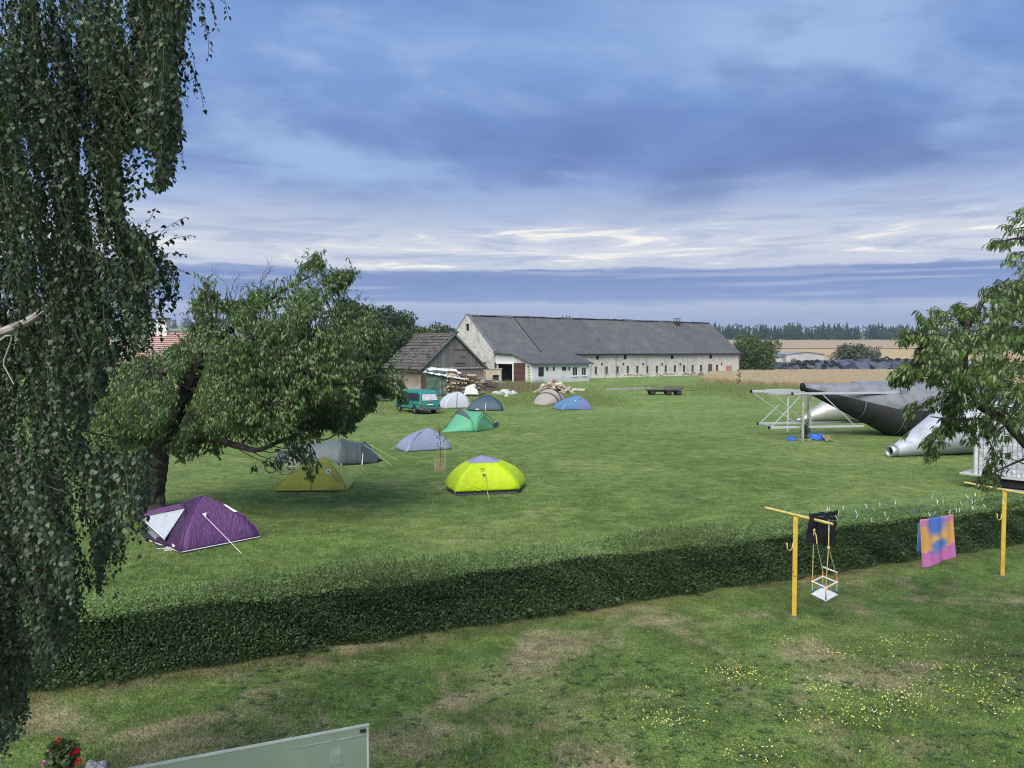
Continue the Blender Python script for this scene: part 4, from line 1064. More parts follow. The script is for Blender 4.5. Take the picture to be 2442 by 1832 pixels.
def cherry():
    d0 = 24.8; base = G(368, 1216); base.z = 0
    t = thing('cherry_tree', 'large leaning cherry tree above the purple tent', 'tree', base)
    X = lambda x, y, d: D(x * DS, y * DS, d)
    tr = MB()
    # trunk, short and thick, then three limbs
    f0 = X(342, 985, 24.6)
    trunk = limb(tr, [base - Vector((0, 0, .1)), X(333, 1060, 24.8), X(340, 1010, 24.7), f0], .35, .31, 14)
    rt = limb(tr, [base + Vector((-.35, -.1, -.1)), base + Vector((-.12, -.05, .35)), base + Vector((0, 0, 1.0))], .30, .25, 10)
    lead = limb(tr, [f0 - Vector((.1, 0, .2)), X(358, 930, 24.4), X(385, 880, 24.0), X(412, 820, 23.7), X(436, 768, 23.6)], .36, .20, 12)
    tr.build('trunk', M_BARK, t)
    lb = MB(); tips = []
    def br(pts, r0, r1): 
        c = limb(lb, pts, r0, r1, 7); tips.extend(c[len(c) // 3:]); return c
    br([X(436, 768, 23.6), X(470, 735, 23.8), X(530, 690, 24.2), X(580, 650, 24.5), X(640, 610, 24.6)], .15, .04)
    br([X(436, 768, 23.6), X(452, 720, 23.2), X(455, 670, 23.0), X(445, 610, 23.0)], .12, .025)
    br([X(425, 790, 23.6), X(500, 745, 22.6), X(600, 715, 22.0), X(700, 720, 21.9), X(790, 760, 22.2)], .14, .03)
    br([X(640, 610, 24.6), X(680, 590, 24.7), X(695, 550, 24.8)], .04, .012); br([X(600, 645, 24.4), X(700, 640, 24.6), X(755, 600, 24.8)], .05, .012)
    br([X(350, 975, 24.6), X(400, 955, 24.0), X(450, 948, 23.3), X(520, 965, 22.6), X(556, 972, 22.3), X(600, 955, 22.2), X(660, 930, 22.3)], .17, .04)
    br([X(350, 960, 24.6), X(420, 900, 25.4), X(520, 850, 26.2), X(640, 820, 26.6), X(760, 820, 26.6)], .15, .03)
    br([X(345, 975, 24.6), X(300, 945, 24.4), X(255, 915, 24.2), X(225, 880, 24.0)], .15, .03)
    br([X(348, 960, 24.6), X(320, 900, 25.6), X(290, 850, 26.3), X(250, 810, 26.6)], .13, .03)
    br([X(405, 840, 23.8), X(360, 810, 22.8), X(320, 790, 22.4)], .09, .02)
    br([X(520, 740, 22.6), X(620, 780, 21.6), X(720, 830, 21.2), X(820, 810, 21.4), X(868, 832, 21.5)], .07, .012)
    br([X(560, 900, 22.6), X(640, 930, 22.0), X(700, 950, 21.8), X(745, 920, 21.8)], .06, .012)
    br([X(450, 950, 23.3), X(560, 880, 21.8), X(660, 870, 21.3), X(760, 880, 21.4)], .08, .015)
    # dead twigs above the crown
    dt = MB()
    def dead(p, q, r, lev):
        c = [p.lerp(q, k / 4) + Vector((random.gauss(0, 1), 0, random.gauss(0, 1))) * (q - p).length * .05 for k in range(5)]
        dt.tube(c, [lerp(r, r * .5, k / 4) for k in range(5)], 4, False)
        if lev:
            for k in (1, 2, 3, 3, 4):
                L = (q - p).length * random.uniform(.35, .6); a = math.atan2(q.z - p.z, q.x - p.x) + random.choice((-1, 1)) * random.uniform(.4, .9)
                dead(c[k], c[k] + Vector((math.cos(a), random.gauss(0, .3), math.sin(a))) * L, r * .55, lev - 1)
    for a, b in (((520, 690), (490, 615)), ((560, 660), (560, 595)), ((460, 760), (395, 715)), ((450, 720), (400, 690))):
        dead(X(*a, 23.6), X(*b, 23.6), .013, 2)
    stuff(dt.build('dead_twigs', M_TWIG, t))
    poly = [(213, 925), (198, 860), (212, 805), (255, 785), (300, 765), (345, 768), (385, 740), (412, 715), (428, 690), (414, 652), (432, 640), (441, 596), (456, 612), (478, 650), (530, 648), (560, 612), (600, 622), (640, 602), (650, 577), (672, 560), (678, 542), (692, 560), (704, 596), (735, 582), (766, 586), (752, 612), (728, 640), (764, 648), (800, 678), (824, 702), (836, 762), (852, 792), (872, 832), (880, 868), (846, 862), (812, 846), (806, 880), (776, 900), (748, 938), (722, 936), (700, 915), (684, 962), (700, 990), (712, 1035), (690, 1012), (668, 1042), (650, 1000), (632, 985), (606, 1012), (562, 1000), (552, 1020), (524, 985), (500, 968), (470, 985), (440, 972), (402, 1000), (378, 985), (352, 962), (300, 952), (262, 952), (232, 942)]
    holes = [[(470, 962), (600, 952), (640, 968), (600, 990), (520, 1000), (470, 1010)], [(392, 805), (425, 752), (448, 760), (440, 820), (412, 890), (385, 935), (345, 985), (335, 960), (368, 880)]]
    tw = []; tries = 0
    tipn = np.array([tuple(p) for p in tips])
    while len(tw) < 6400 and tries < 90000:
        tries += 1; x = random.uniform(195, 885); y = random.uniform(540, 1045)
        if not inside(poly, x, y): continue
        if any(inside(h, x, y) for h in holes) and random.random() < .97: continue
        if (y > 925 and x > 470 and random.random() < .76) or (x < 335 and y < 925 and random.random() < .6): continue
        ed = edge_dist(poly, x, y); thick = min(3.3, ed * .045 + .15)
        gx = mnoise.noise((x * .018, y * .022, 1.7))
        if gx < -.10 and random.random() < .80: continue
        dep = 24.0 + random.uniform(-1, 1) * thick
        if dep > 24.0 and random.random() < .6: dep = 24.0 - thick * random.uniform(.3, 1)
        s = X(x, y, dep); out = (s - X(540, 800, 24.2)).normalized()
        dv = (out * .5 + Vector((random.gauss(0, .6), random.gauss(0, .6), random.gauss(0, .35) + (.25 if y < 650 else -.05)))).normalized()
        L = random.uniform(.30, .62) if ed > 14 else random.uniform(.15, .3)
        tw.append((s - dv * L * .5, s + dv * L * .5))
    for (x0, y0), (x1, y1) in zip(poly, poly[1:]):            # shoots that break the outline of the upper crown
        if min(y0, y1) > 800 or max(x0, x1) < 395: continue
        L_ = math.hypot(x1 - x0, y1 - y0)
        for k in range(int(L_ / 7)):
            f = random.random(); s = X(lerp(x0, x1, f), lerp(y0, y1, f), 24 + random.uniform(-1, .8)); nx, ny = (y1 - y0) / L_, -(x1 - x0) / L_
            dv = Vector((nx * .6 + random.gauss(0, .3), random.gauss(0, .4), max(-ny, 0) * .8 + random.uniform(-.1, .5))).normalized(); h = random.uniform(.2, .62) * random.random() ** .5
            tw.append((s - dv * .25, s + dv * h))
    for a, b in tw[::3]:
        lb.tube([a, a.lerp(b, .5) + Vector((0, 0, .02)), b], [.010, .007, .003], 3, False)
    # twigs are carried by boughs that run to the nearest limb
    for a, b in tw[::11]:
        k = np.argmin(((tipn - np.array(a)) ** 2).sum(1)); q = tips[k]
        if (q - a).length < 1.7: lb.tube([q, q.lerp(a, .5) + Vector((0, 0, -.05)), a], [.018, .012, .008], 4, False)
    lb.build('limbs', M_BARK, t)
    P, A, Nn, ln, wd = twigs_to_leaves(tw, 13, .09, .16, .30, 1.0)
    V, F = leaf_arrays(P, A, Nn, ln, wd, curl=.22)
    stuff(raw_mesh('crown', V, F, foliage('cherry_leaf', (.046, .092, .026), (.122, .205, .057), (.25, .335, .135), .38, .40, .5), t, rnd=np.repeat(RNG.random(len(P)), 6)))
cherry()

def peach():
    X = lambda x, y, d: D(x * DS, y * DS, d)
    base = Vector((8.6, 9.6, 0))
    t = thing('fruit_tree', 'fruit tree with long drooping leaves reaching in from the right', 'tree', base)
    tr = MB(); fork = Vector((8.3, 9.8, 2.5))
    limb(tr, [base - Vector((0, 0, .1)), Vector((8.55, 9.65, 1.2)), fork, Vector((8.2, 10.0, 4.2)), Vector((7.9, 10.1, 6.2))], .17, .07, 12); tr.build('trunk', M_BARK, t)
    lb = MB()
    def br(pts, r0, r1): return limb(lb, pts, r0, r1, 7)
    br([fork, X(2320, 1060, 10.2), X(2211, 955, 10.2), X(2160, 900, 10.2), X(2125, 885, 10.1), X(2090, 850, 10.0), X(2085, 780, 9.9), X(2090, 700, 9.8)], .085, .02)
    br([X(2160, 900, 10.2), X(2120, 905, 9.8), X(2060, 905, 9.5), X(2010, 900, 9.3)], .025, .006)
    br([X(2090, 840, 10.0), X(2030, 810, 10.2), X(1970, 800, 10.4)], .03, .006); br([X(2087, 780, 9.9), X(2020, 740, 9.8), X(1960, 710, 9.7)], .028, .006)
    br([X(2090, 720, 9.9), X(2060, 680, 10.1), X(2000, 670, 10.3)], .025, .006); br([X(2090, 700, 9.8), X(2130, 640, 9.8), X(2180, 600, 9.8)], .022, .006)
    br([Vector((8.2, 10.0, 4.2)), X(2280, 760, 10.2), X(2190, 740, 10.3), X(2150, 690, 10.3), X(2140, 620, 10.3)], .06, .012)
    br([Vector((8.0, 10.1, 5.6)), X(2260, 540, 10.1), X(2205, 515, 10.0), X(2150, 525, 9.9)], .035, .006)
    br([X(2240, 980, 10.1), X(2190, 1000, 9.6), X(2150, 1020, 9.4), X(2135, 1035, 9.4)], .02, .005); br([X(2300, 1000, 10), X(2240, 1010, 9.7), X(2170, 985, 9.5)], .02, .005)
    poly = [(2240, 585), (2185, 600), (2150, 606), (2108, 640), (2104, 665), (2062, 655), (2024, 668), (2002, 690), (1985, 668), (1976, 690), (1992, 712), (1945, 704), (1940, 722), (1952, 742), (1990, 742), (1978, 765), (1948, 786), (1924, 822), (1944, 830), (1990, 838), (2030, 852), (1965, 872), (1938, 906), (1936, 940), (1960, 934), (1968, 892), (2010, 880), (2050, 890), (2030, 915), (1998, 945), (2002, 985), (2018, 1000), (2030, 960), (2060, 930), (2095, 922), (2085, 960), (2105, 965), (2130, 940), (2140, 970), (2130, 1005), (2112, 1035), (2135, 1058), (2162, 1040), (2168, 1000), (2185, 975), (2211, 985), (2240, 1010), (2400, 1010), (2450, 800), (2400, 560), (2300, 520)]
    extra = [(2205, 470, .35), (2196, 500, .4), (2160, 522, .35), (2180, 530, .4), (2208, 520, .4), (2150, 528, .25), (2190, 560, .3), (2208, 575, .3), (2170, 490, .15), (2215, 455, .3), (2200, 545, .3)]
    tw = []; tries = 0
    while len(tw) < 1500 and tries < 40000:
        tries += 1; x = random.uniform(1920, 2420); y = random.uniform(530, 1060)
        if not inside(poly, x, y): continue
        if x > 2260 and random.random() < .5: continue
        if y > 830 and x > 2080 and random.random() < .55: continue
        if mnoise.noise((x * .022, y * .026, 5.5)) < -.22 and random.random() < .85: continue
        ed = edge_dist(poly, x, y); th = min(1.7, ed * .018 + .06); dep = 10.0 + random.uniform(-1, 1) * th
        s = X(x, y, dep); out = Vector((-.8, -.15, .25 if y < 700 else -.1))
        dv = (out + Vector((random.gauss(0, .5), random.gauss(0, .5), random.gauss(0, .4)))).normalized(); L = random.uniform(.16, .34) if ed > 14 else random.uniform(.08, .18)
        tw.append((s - dv * L * .5, s + dv * L * .5))
    for x, y, L in extra:
        for k in range(3):
            s = X(x + random.gauss(0, 6), y + random.gauss(0, 6), 10 + random.gauss(0, .15)); dv = Vector((-.9, random.gauss(0, .2), random.uniform(-.3, .3))).normalized(); tw.append((s - dv * L * .3, s + dv * L * .3))
    for i in range(900):                      # the rest of the crown, round the trunk and beyond the right edge of the view
        v = Vector((random.gauss(0, 1), random.gauss(0, 1), random.gauss(0, 1))).normalized() * random.random() ** .4
        p = Vector((8.7 + v.x * 2.0, 10.0 + v.y * 1.8, 5.0 + v.z * 1.9))
        if p.x < .69 * p.y + .25: continue
        dv = (Vector((v.x, v.y, v.z * .4)) + Vector((random.gauss(0, .4), random.gauss(0, .4), random.gauss(0, .3)))).normalized(); tw.append((p - dv * .13, p + dv * .15))
    for q in ((9.8, 9.2, 5.6), (9.9, 10.8, 4.8), (8.9, 11.3, 5.4), (8.8, 8.6, 5.2), (8.3, 10.2, 6.9)): br([Vector((8.25, 9.9, 3.4 + .3 * (q[2] - 5))), Vector((8.25, 9.9, 3.4)).lerp(Vector(q), .55) + Vector((0, 0, .2)), Vector(q)], .05, .01)
    for a, b in tw: lb.tube([a, a.lerp(b, .5) + Vector((0, 0, .012)), b], [.0055, .004, .002], 4, False)
    lb.build('limbs', M_BARK, t)
    P, A, Nn, ln, wd = twigs_to_leaves(tw, 11, .062, .115, .27, .9)
    m = foliage('peach_leaf', (.062, .115, .030), (.130, .210, .056), (.24, .33, .12), .40, .38, .5)
    px, py, dep = proj(P); keep = leaf_objects(P, A, Nn, ln, wd, m, t, 300, dep, (px > 1900) & (px < 2440) & (py > 480) & (py < 1180), .28)
    V, F = leaf_arrays(P[keep], A[keep], Nn[keep], ln[keep], wd[keep], curl=.28)
    stuff(raw_mesh('crown', V, F, m, t, rnd=np.repeat(RNG.random(keep.sum()), 6)))
peach()

def birch():
    X = lambda x, y, d: D(x * DS, y * DS, d)
    base = Vector((-5.3, 5.6, 0))
    t = thing('weeping_birch', 'weeping birch with hanging leafy strands filling the left edge', 'tree', base)
    tr = MB(); limb(tr, [base - Vector((0, 0, .1)), Vector((-5.25, 5.55, 3)), Vector((-5.1, 5.5, 6)), Vector((-5.0, 5.5, 9.5))], .2, .09, 14); tr.build('trunk', M_BIRCH, t)
    lb = MB()
    limb(lb, [Vector((-5.25, 5.55, 3.9)), X(-60, 745, 5.2), X(0, 720, 5.1), X(70, 688, 5.1), X(130, 640, 5.1), X(172, 598, 5.2), X(215, 555, 5.4), X(290, 520, 5.6), X(340, 500, 5.8)], .045, .006, 9)
    limb(lb, [X(160, 612, 5.15), X(195, 640, 5.2), X(205, 670, 5.2), X(195, 700, 5.2)], .010, .004, 6)
    limb(lb, [Vector((-5.25, 5.55, 3.7)), X(-20, 750, 4.9), X(8, 790, 4.9), X(30, 830, 4.9)], .009, .003, 6)
    limb(lb, [Vector((-5.2, 5.55, 3.4)), X(-20, 980, 5.3), X(40, 1000, 5.3), X(70, 1035, 5.3), X(130, 1060, 5.4)], .008, .003, 6)
    lb.build('limbs', M_BIRCH, t)
    l2 = MB()
    limb(l2, [Vector((-5.1, 5.5, 7.6)), X(60, -100, 6.6), X(200, -120, 6.6), X(360, -80, 6.4), X(440, -40, 6.4)], .04, .006, 8)
    limb(l2, [Vector((-5.1, 5.5, 5.6)), X(60, 240, 7.0), X(200, 150, 6.9), X(330, 90, 6.6), X(400, 110, 6.4)], .022, .004, 8)
    limb(l2, [Vector((-5.2, 5.5, 4.6)), X(40, 480, 7.0), X(150, 400, 6.9), X(260, 330, 6.6)], .02, .004, 8)
    limb(l2, [Vector((-5.25, 5.55, 3.0)), X(60, 880, 6.6), X(180, 930, 6.5), X(280, 950, 6.3)], .018, .004, 8)
    l2.build('dark_limbs', M_TWIG, t)
    bound = [(-400, 430), (0, 430), (60, 412), (150, 396), (240, 392), (330, 390), (372, 388), (402, 372), (420, 300), (455, 272), (480, 285), (505, 330), (540, 350), (600, 392), (660, 372), (720, 362), (745, 325), (780, 262), (813, 232), (878, 195), (930, 188), (955, 285), (975, 336), (1030, 336), (1100, 322), (1160, 306), (1210, 290), (1240, 250), (1300, 205), (1380, 150), (1450, 105), (1520, 75), (1600, 45), (1640, 20)]
    def bx(y):
        for (y0, b0), (y1, b1) in zip(bound, bound[1:]):
            if y0 <= y <= y1: return lerp(b0, b1, (y - y0) / (y1 - y0))
        return -50
    gaps = [[(255, 330), (300, 300), (345, 330), (335, 420), (300, 470), (262, 440)], [(170, 285), (185, 285), (190, 380), (165, 380)], [(222, 515), (250, 525), (245, 555), (215, 545)], [(170, 925), (300, 925), (300, 975), (190, 975)]]
    P = []; A = []; SR = []; st = MB(); ns = 0
    def strand(x, y, L, dep, sway, step=.0195, outside=None, tone=None):
        """hanging shoot that ends at reading-grid point x, y"""
        nonlocal ns
        cut = abs(random.gauss(0, 1)) * 13 if random.random() < .65 else -9; e = X(x, y, dep); n = int(L / step); path = []; ph = random.random() * 6
        for i in range(n + 1):
            h = i * step; k = h / L
            p = e + Vector((-sway * k * k * .9 + .02 * math.sin(h * 5 + ph), .05 * math.sin(h * 3 + ph), h)); path.append(p)
        pts = np.array([tuple(p) for p in path]); qx, qy, _ = proj(pts); good = []
        for i, p in enumerate(path):
            gx, gy = qx[i] / DS, qy[i] / DS
            okk = (outside or gx < bx(gy) - cut - random.random() * 9) and not any(inside(g, gx, gy) and random.random() < .9 for g in gaps)
            good.append(okk)
            if okk:
                for q in range(1 if random.random() < .6 else 2):
                    a = random.random() * 6.283; P.append(tuple(p)); A.append((math.cos(a) * .75, math.sin(a) * .75, -random.uniform(.35, 1.3)))
        run = []
        for p, g in zip(path, good):
            if g: run.append(p)
            else:
                if len(run) > 3: st.tube(run[::3], .0021, 3, False)
                run = []
        if len(run) > 3: st.tube(run[::3], .0021, 3, False)
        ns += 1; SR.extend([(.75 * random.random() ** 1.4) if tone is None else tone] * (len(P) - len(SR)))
    def branch_near(x, y, dep): return dep < 5.3 and x < 235 and any(abs((720 - .72 * x) - (y - q)) < 30 for q in (0, 50, 100, 160))
    # a thin dark layer behind, then clumps of strands that hang together in front of it
    while ns < 560:
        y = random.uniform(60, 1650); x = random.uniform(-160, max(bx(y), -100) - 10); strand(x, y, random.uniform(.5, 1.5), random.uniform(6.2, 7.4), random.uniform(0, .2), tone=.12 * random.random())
    while ns < 2350:
        y = random.uniform(60, 1650); b = bx(y); x = b - abs(random.gauss(0, 1)) * 60 if random.random() < .40 else random.uniform(-160, max(b, -100))
        if x > b: continue
        dep = random.uniform(4.4, 6.4); tone = .78 * random.random() ** 1.3; lean = random.uniform(-.05, .35); L = random.uniform(.5, 1.5)
        for k in range(random.randint(5, 14)):
            xx, yy, dd = x + random.gauss(0, 15), y + random.gauss(0, 46), dep + random.gauss(0, .16)
            if branch_near(xx, yy, dd) and random.random() < .85: continue
            strand(xx, yy, L * random.uniform(.5, 1.1), dd, lean + random.uniform(-.06, .06), tone=min(1, max(0, tone + random.gauss(0, .08))))
    for x, y, L in ((452, 75, .5), (440, 118, .6), (482, 26, .3), (425, 80, .45), (470, 60, .4), (436, 232, .45), (418, 205, .5), (408, 225, .4), (428, 190, .35), (395, 175, .4), (332, 405, .5), (318, 400, .4), (375, 360, .5), (384, 352, .5), (208, 1235, .4), (228, 1255, .3), (252, 1285, .25), (190, 1215, .5), (10, 1600, .4), (25, 1575, .4), (60, 1540, .4)):
        strand(x, y, L, 5.6, .12 if x > 300 else .0, .03, True)
    for (x0, y0), (x1, y1) in (((300, 540), (335, 450)), ((320, 530), (402, 468)), ((330, 540), (414, 508)), ((330, 560), (404, 550)), ((280, 560), (300, 480)), ((300, 560), (360, 500)), ((340, 560), (395, 590))):
        a, b = X(x0, y0, 5.7), X(x1, y1, 5.5); st.tube([a, a.lerp(b, .5) + Vector((0, 0, .03)), b], .002, 3, False)
        for i in range(16):
            f = i / 15; P.append(tuple(a.lerp(b, f) + Vector((0, 0, .03 * math.sin(f * 3.1))))); q = random.random() * 6.28; A.append((math.cos(q) * .8 + .3, math.sin(q) * .8, -random.uniform(-.1, .9)))
    st.build('strands', M_TWIG, t)
    P = np.array(P); A = np.array(A); n = len(P); print('birch leaves', n)
    ln = RNG.uniform(.019, .048, n); wd = ln * .78
    Nn = np.stack([A[:, 0], A[:, 1], np.full(n, .5)], 1) + rand_unit(n) * .5
    P = P + unit(A) * .012
    m = foliage('birch_leaf', (.022, .046, .022), (.060, .105, .046), (.175, .235, .120), .30, .42, .4)
    px, py, dep = proj(P); keep = leaf_objects(P, A, Nn, ln, wd, m, t, 300, dep, (px > 5) & (px < 520) & (py > 5) & (py < 1800), .12)
    V, F = leaf_arrays(P[keep], A[keep], Nn[keep], ln[keep], wd[keep], shape=np.array([(0, 0, 0), (.22, .42, .05), (.48, .40, .05), (1, 0, -.05), (.48, -.40, .05), (.22, -.42, .05)]), curl=.12)
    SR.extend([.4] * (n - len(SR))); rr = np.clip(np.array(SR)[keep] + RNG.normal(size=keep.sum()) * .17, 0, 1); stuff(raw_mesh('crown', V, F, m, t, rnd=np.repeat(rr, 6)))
birch()

# ---- trees farther off: crown of many small leaf sprays over clumps, with a trunk
def far_tree(name, label, c, h, w, m, n, leaf, trunk=.25, lobes=14, flat=.5, group=None, cat='tree', low=.12):
    c = Vector(c); t = thing(name, label, cat, c, group)
    tr = MB(); tr.tube(curve([c - Vector((0, 0, .2)), c + Vector((w * .02, 0, h * .3)), c + Vector((-w * .02, 0, h * .75))], 3), [trunk] * 3 + [trunk * .7] * 2 + [trunk * .3] * 2, 8)
    P = []
    cl = []
    for i in range(lobes):
        a = random.random() * 6.283; zz = random.uniform(low + .1, .86); r = w * .5 * math.sqrt(max(0, 1 - ((zz - .5) / .52) ** 2)) * random.uniform(.35, .78)
        cl.append((c + Vector((math.cos(a) * r, math.sin(a) * r, zz * h)), random.uniform(.17, .27) * w))
        tr.tube([c + Vector((0, 0, h * random.uniform(.15, .45))), cl[-1][0]], [trunk * .3, trunk * .08], 5, False)
    per = n // lobes
    for p, r in cl:
        u = unit(RNG.normal(size=(per, 3))) * (RNG.random(per) ** .33)[:, None] * np.array([r, r, r * .85]); P.append(np.array(tuple(p)) + u)
    P = np.vstack(P); P = P[P[:, 2] > c.z + h * low * .6]; k = len(P)
    tr.build('trunk', M_BARKL, t)
    A = rand_unit(k) + np.array([0, 0, -.4]); ln = RNG.uniform(.6, 1.3, k) * leaf
    quad = np.array([(0, 0, 0), (.45, .5, .12), (1, 0, 0), (.45, -.5, .12)]); qt = np.array([(0, 1, 2), (0, 2, 3)])
    V, F = leaf_arrays(P, A, rand_unit(k) + np.array([0, -.2, .7]), ln, ln * .6, quad, qt)
    stuff(raw_mesh('crown', V, F, m, t, rnd=np.repeat(RNG.random(k), 4))); return t
M_T1 = foliage('leaf_mid', (.040, .075, .026), (.072, .120, .040), (.135, .190, .072), .28, .6, .25)
M_T2 = foliage('leaf_dark', (.028, .056, .026), (.052, .090, .040), (.095, .140, .062), .24, .6, .2)
M_T3 = foliage('leaf_grey', (.075, .10, .07), (.12, .15, .11), (.18, .21, .16), .25, .6, .25)
M_T4 = foliage('leaf_lime', (.07, .11, .025), (.13, .175, .04), (.22, .26, .07), .35, .5, .3)
b = G(1778, 889); far_tree('broadleaf_tree', 'round green tree at the right end of the barn', (b.x + 1.6, b.y - 1, 0), 8.6, 12.0, foliage('leaf_fresh', (.050, .092, .030), (.092, .150, .050), (.165, .225, .090), .3, .6, .25), 14000, .52, .3, 30, low=.02)
b = D(2038, 862, 226); far_tree('grey_willow', 'round greyish willow bush behind the silage heap', (b.x, b.y, terrain(b.x, b.y) - .8), 7.0, 13.0, M_T3, 9000, .75, .12, 30, low=.0)
b = D(1780 + 690 / 5.53, 868, 205); far_tree('lime_bush', 'small yellow-green bush at the left of the silage heap', (b.x, b.y, 0), 3.4, 4.4, M_T4, 1500, .35, .08, 9, cat='bush')
for i, (px, top, d, w, lab, m, k) in enumerate((
        (905, 722, 112, 7.5, 'tall dark tree left of the shed, just right of the cherry', M_T2, 16), (978, 738, 118, 8.0, 'pointed bushy tree rising behind the shed roof', M_T1, 18),
        (1035, 773, 124, 9.0, 'low dark tree directly above the shed ridge', M_T2, 18), (935, 785, 106, 8.0, 'dense dark tree behind the left end of the shed', M_T2, 18),
        (845, 700, 110, 9.0, 'dark tree partly hidden behind the cherry crown', M_T2, 18), (1243, 744, 172, 5.0, 'treetop showing above the barn ridge', M_T1, 14))):
    b = D(px, 838, d); h = CAM_H + (838 - top) / FPX * d; far_tree('garden_tree', lab, (b.x, d, 0), h, w, m, 9000, .42, .22, k + 4, group='trees behind the shed and barn')
for px, d, h, w, m, lab in ((300, 40, 3.6, 6.0, M_T4, 'yellow-green shrub behind the cherry, leftmost'), (395, 44, 4.2, 6.0, M_T4, 'yellow-green shrub right behind the leaning cherry limb'), (250, 60, 5.0, 9.0, M_T1, 'green bush in front of the red roofed house'), (440, 66, 5.2, 8.0, M_T1, 'green bush right of the red roofed house'), (560, 75, 5.6, 10, M_T2, 'dark bush behind the middle of the cherry crown'), (700, 84, 5.8, 10, M_T2, 'dark bush behind the right part of the cherry crown'), (120, 62, 5.5, 10, M_T2, 'dark bush behind the birch'), (365, 58, 5.0, 6.5, M_T1, 'green bush hiding the foot of the red roof'), (318, 55, 5.7, 5.0, M_T1, 'green bush between the birch and the white chimney')):
    b = D(px, 838, d); far_tree('garden_shrub', lab, (b.x, d, 0), h, w, m, 4200, .2, .1, 14, group='shrubs along the left boundary', cat='shrub', low=.0)

def sapling(name, label, c, h, leafy, m, guard):
    t = thing(name, label, 'sapling', c); c = Vector(c); s = MB()
    limb(s, [c, c + Vector((.03, 0, h * .5)), c + Vector((-.02, 0, h))], .018, .006, 6); P = []
    for i in range(9):
        z = h * random.uniform(.5, .95); a = random.random() * 6.28; e = c + Vector((math.cos(a) * .35, math.sin(a) * .35, z + .15)); s.tube([c + Vector((0, 0, z - .1)), e], [.007, .003], 4, False)
        P += [c + Vector((0, 0, z - .1)).lerp(e - c, random.uniform(.2, 1)) for k in range(leafy)]
    s.build('stem', M_TWIG, t); P = np.array([tuple(p) for p in P]) + RNG.normal(size=(len(P), 3)) * .04; n = len(P); ln = RNG.uniform(.06, .11, n)
    V, F = leaf_arrays(P, rand_unit(n) + np.array([0, 0, -.3]), rand_unit(n) + np.array([0, 0, .5]), ln, ln * .5); stuff(raw_mesh('crown', V, F, m, t, rnd=np.repeat(RNG.random(n), 6)))
    if guard:
        for dx, dy, hh in ((-.21, .05, .55), (.22, -.05, 1.22)):
            g = MB(); g.bar(c + Vector((dx, dy, 0)), c + Vector((dx + .01, dy, hh)), .035); g.build('stake', mat('pale_stake', (.42, .38, .30), .8, .2, 8), t)
        g = MB(); g.bar(c + Vector((-.2, .0, .50)), c + Vector((.22, -.05, .56)), .012, .014); g.bar(c + Vector((.0, .0, 1.05)), c + Vector((.22, -.05, 1.12)), .02, .03); g.build('tie', mat('tie_tape', (.40, .40, .37), .7), t)
        x = []
        n = 80; a = RNG.random(n) * 6.28; r = RNG.random(n) ** .5 * .24; bb = np.stack([c.x + np.cos(a) * r, c.y + np.sin(a) * r, np.zeros(n)], 1); hh = RNG.uniform(.2, 1.05, n) * (1.1 - r / .5)
        w = np.stack([np.full(n, .0045), np.zeros(n), np.zeros(n)], 1); tp = bb + np.stack([RNG.normal(size=n) * .12, RNG.normal(size=n) * .12, hh], 1)
        V = np.stack([bb - w, bb + w, tp], 1).reshape(-1, 3); stuff(raw_mesh('dry_grass_tuft', V, np.arange(n * 3).reshape(-1, 3), M_STRAW, t, rnd=np.repeat(RNG.random(n), 3)))
b = G(1049, 1124); sapling('young_tree', 'staked young tree with dry grass round its foot before the grey-blue tent', (b.x, b.y, 0), 2.0, 6, M_T1, True)
b = G(1761, 951); sapling('small_fruit_tree', 'small pale fruit sapling in the meadow left of the silos', (b.x, b.y, 0), 3.2, 45, M_T4, False)
# ------------------------------------------------------------------ tents
M_POLE = mat('tent_pole_black', (.02, .02, .022), .5, .1, 5, 0)
M_GUY = mat('guy_line', (.62, .64, .42), .6, .1, 5, 0); M_GUYW = mat('guy_white', (.72, .72, .74), .6, .1, 5, 0)
M_GROUND = mat('groundsheet', (.045, .05, .052), .6, .2, 3)
def xy(v, z=0.0): return Vector((v.x, v.y, z))
def guy(t, a, b, m=None, r=.006):
    mb = MB(); mb.tube([a, b], r, 4, False); o = mb.build('guy_line', m or M_GUY, t)
    pg = MB(); d = (Vector(b) - Vector(a)).normalized(); pg.tube([Vector(b) + Vector((0, 0, .03)), Vector(b) - Vector((0, 0, .08))], .006, 4); pg.build('peg', M_POLE, o)
def dome_pt(C, top, H, f, th, k, z0, sag):
    """C corner list, f position round the perimeter 0..n, th 0 at the hem 1 at the apex"""
    n = len(C); i = int(f) % n; fr = f - int(f); b = C[i].lerp(C[(i + 1) % n], fr)
    r = math.cos(th * math.pi / 2); zz = k * math.sin(th * math.pi / 2) + (1 - k) * (1 - r)
    s = 1 - sag * math.sin(math.pi * fr) * math.sin(math.pi * min(1, th * 1.15))
    s *= 1 + .030 * mnoise.noise((i * 7.1 + fr * 7.0, th * 1.6, H * 9)) * math.sin(math.pi * min(1, .15 + th)) + .014 * mnoise.noise((fr * 19 + i * 3, th * 3.0, H * 5)) * (1 - th)
    p = xy(top).lerp(xy(b), r * s); w = .012 * mnoise.noise((p.x * 4, p.y * 4, th * 5))
    return Vector((p.x + w, p.y + w, z0 + (H - z0) * zz + w))
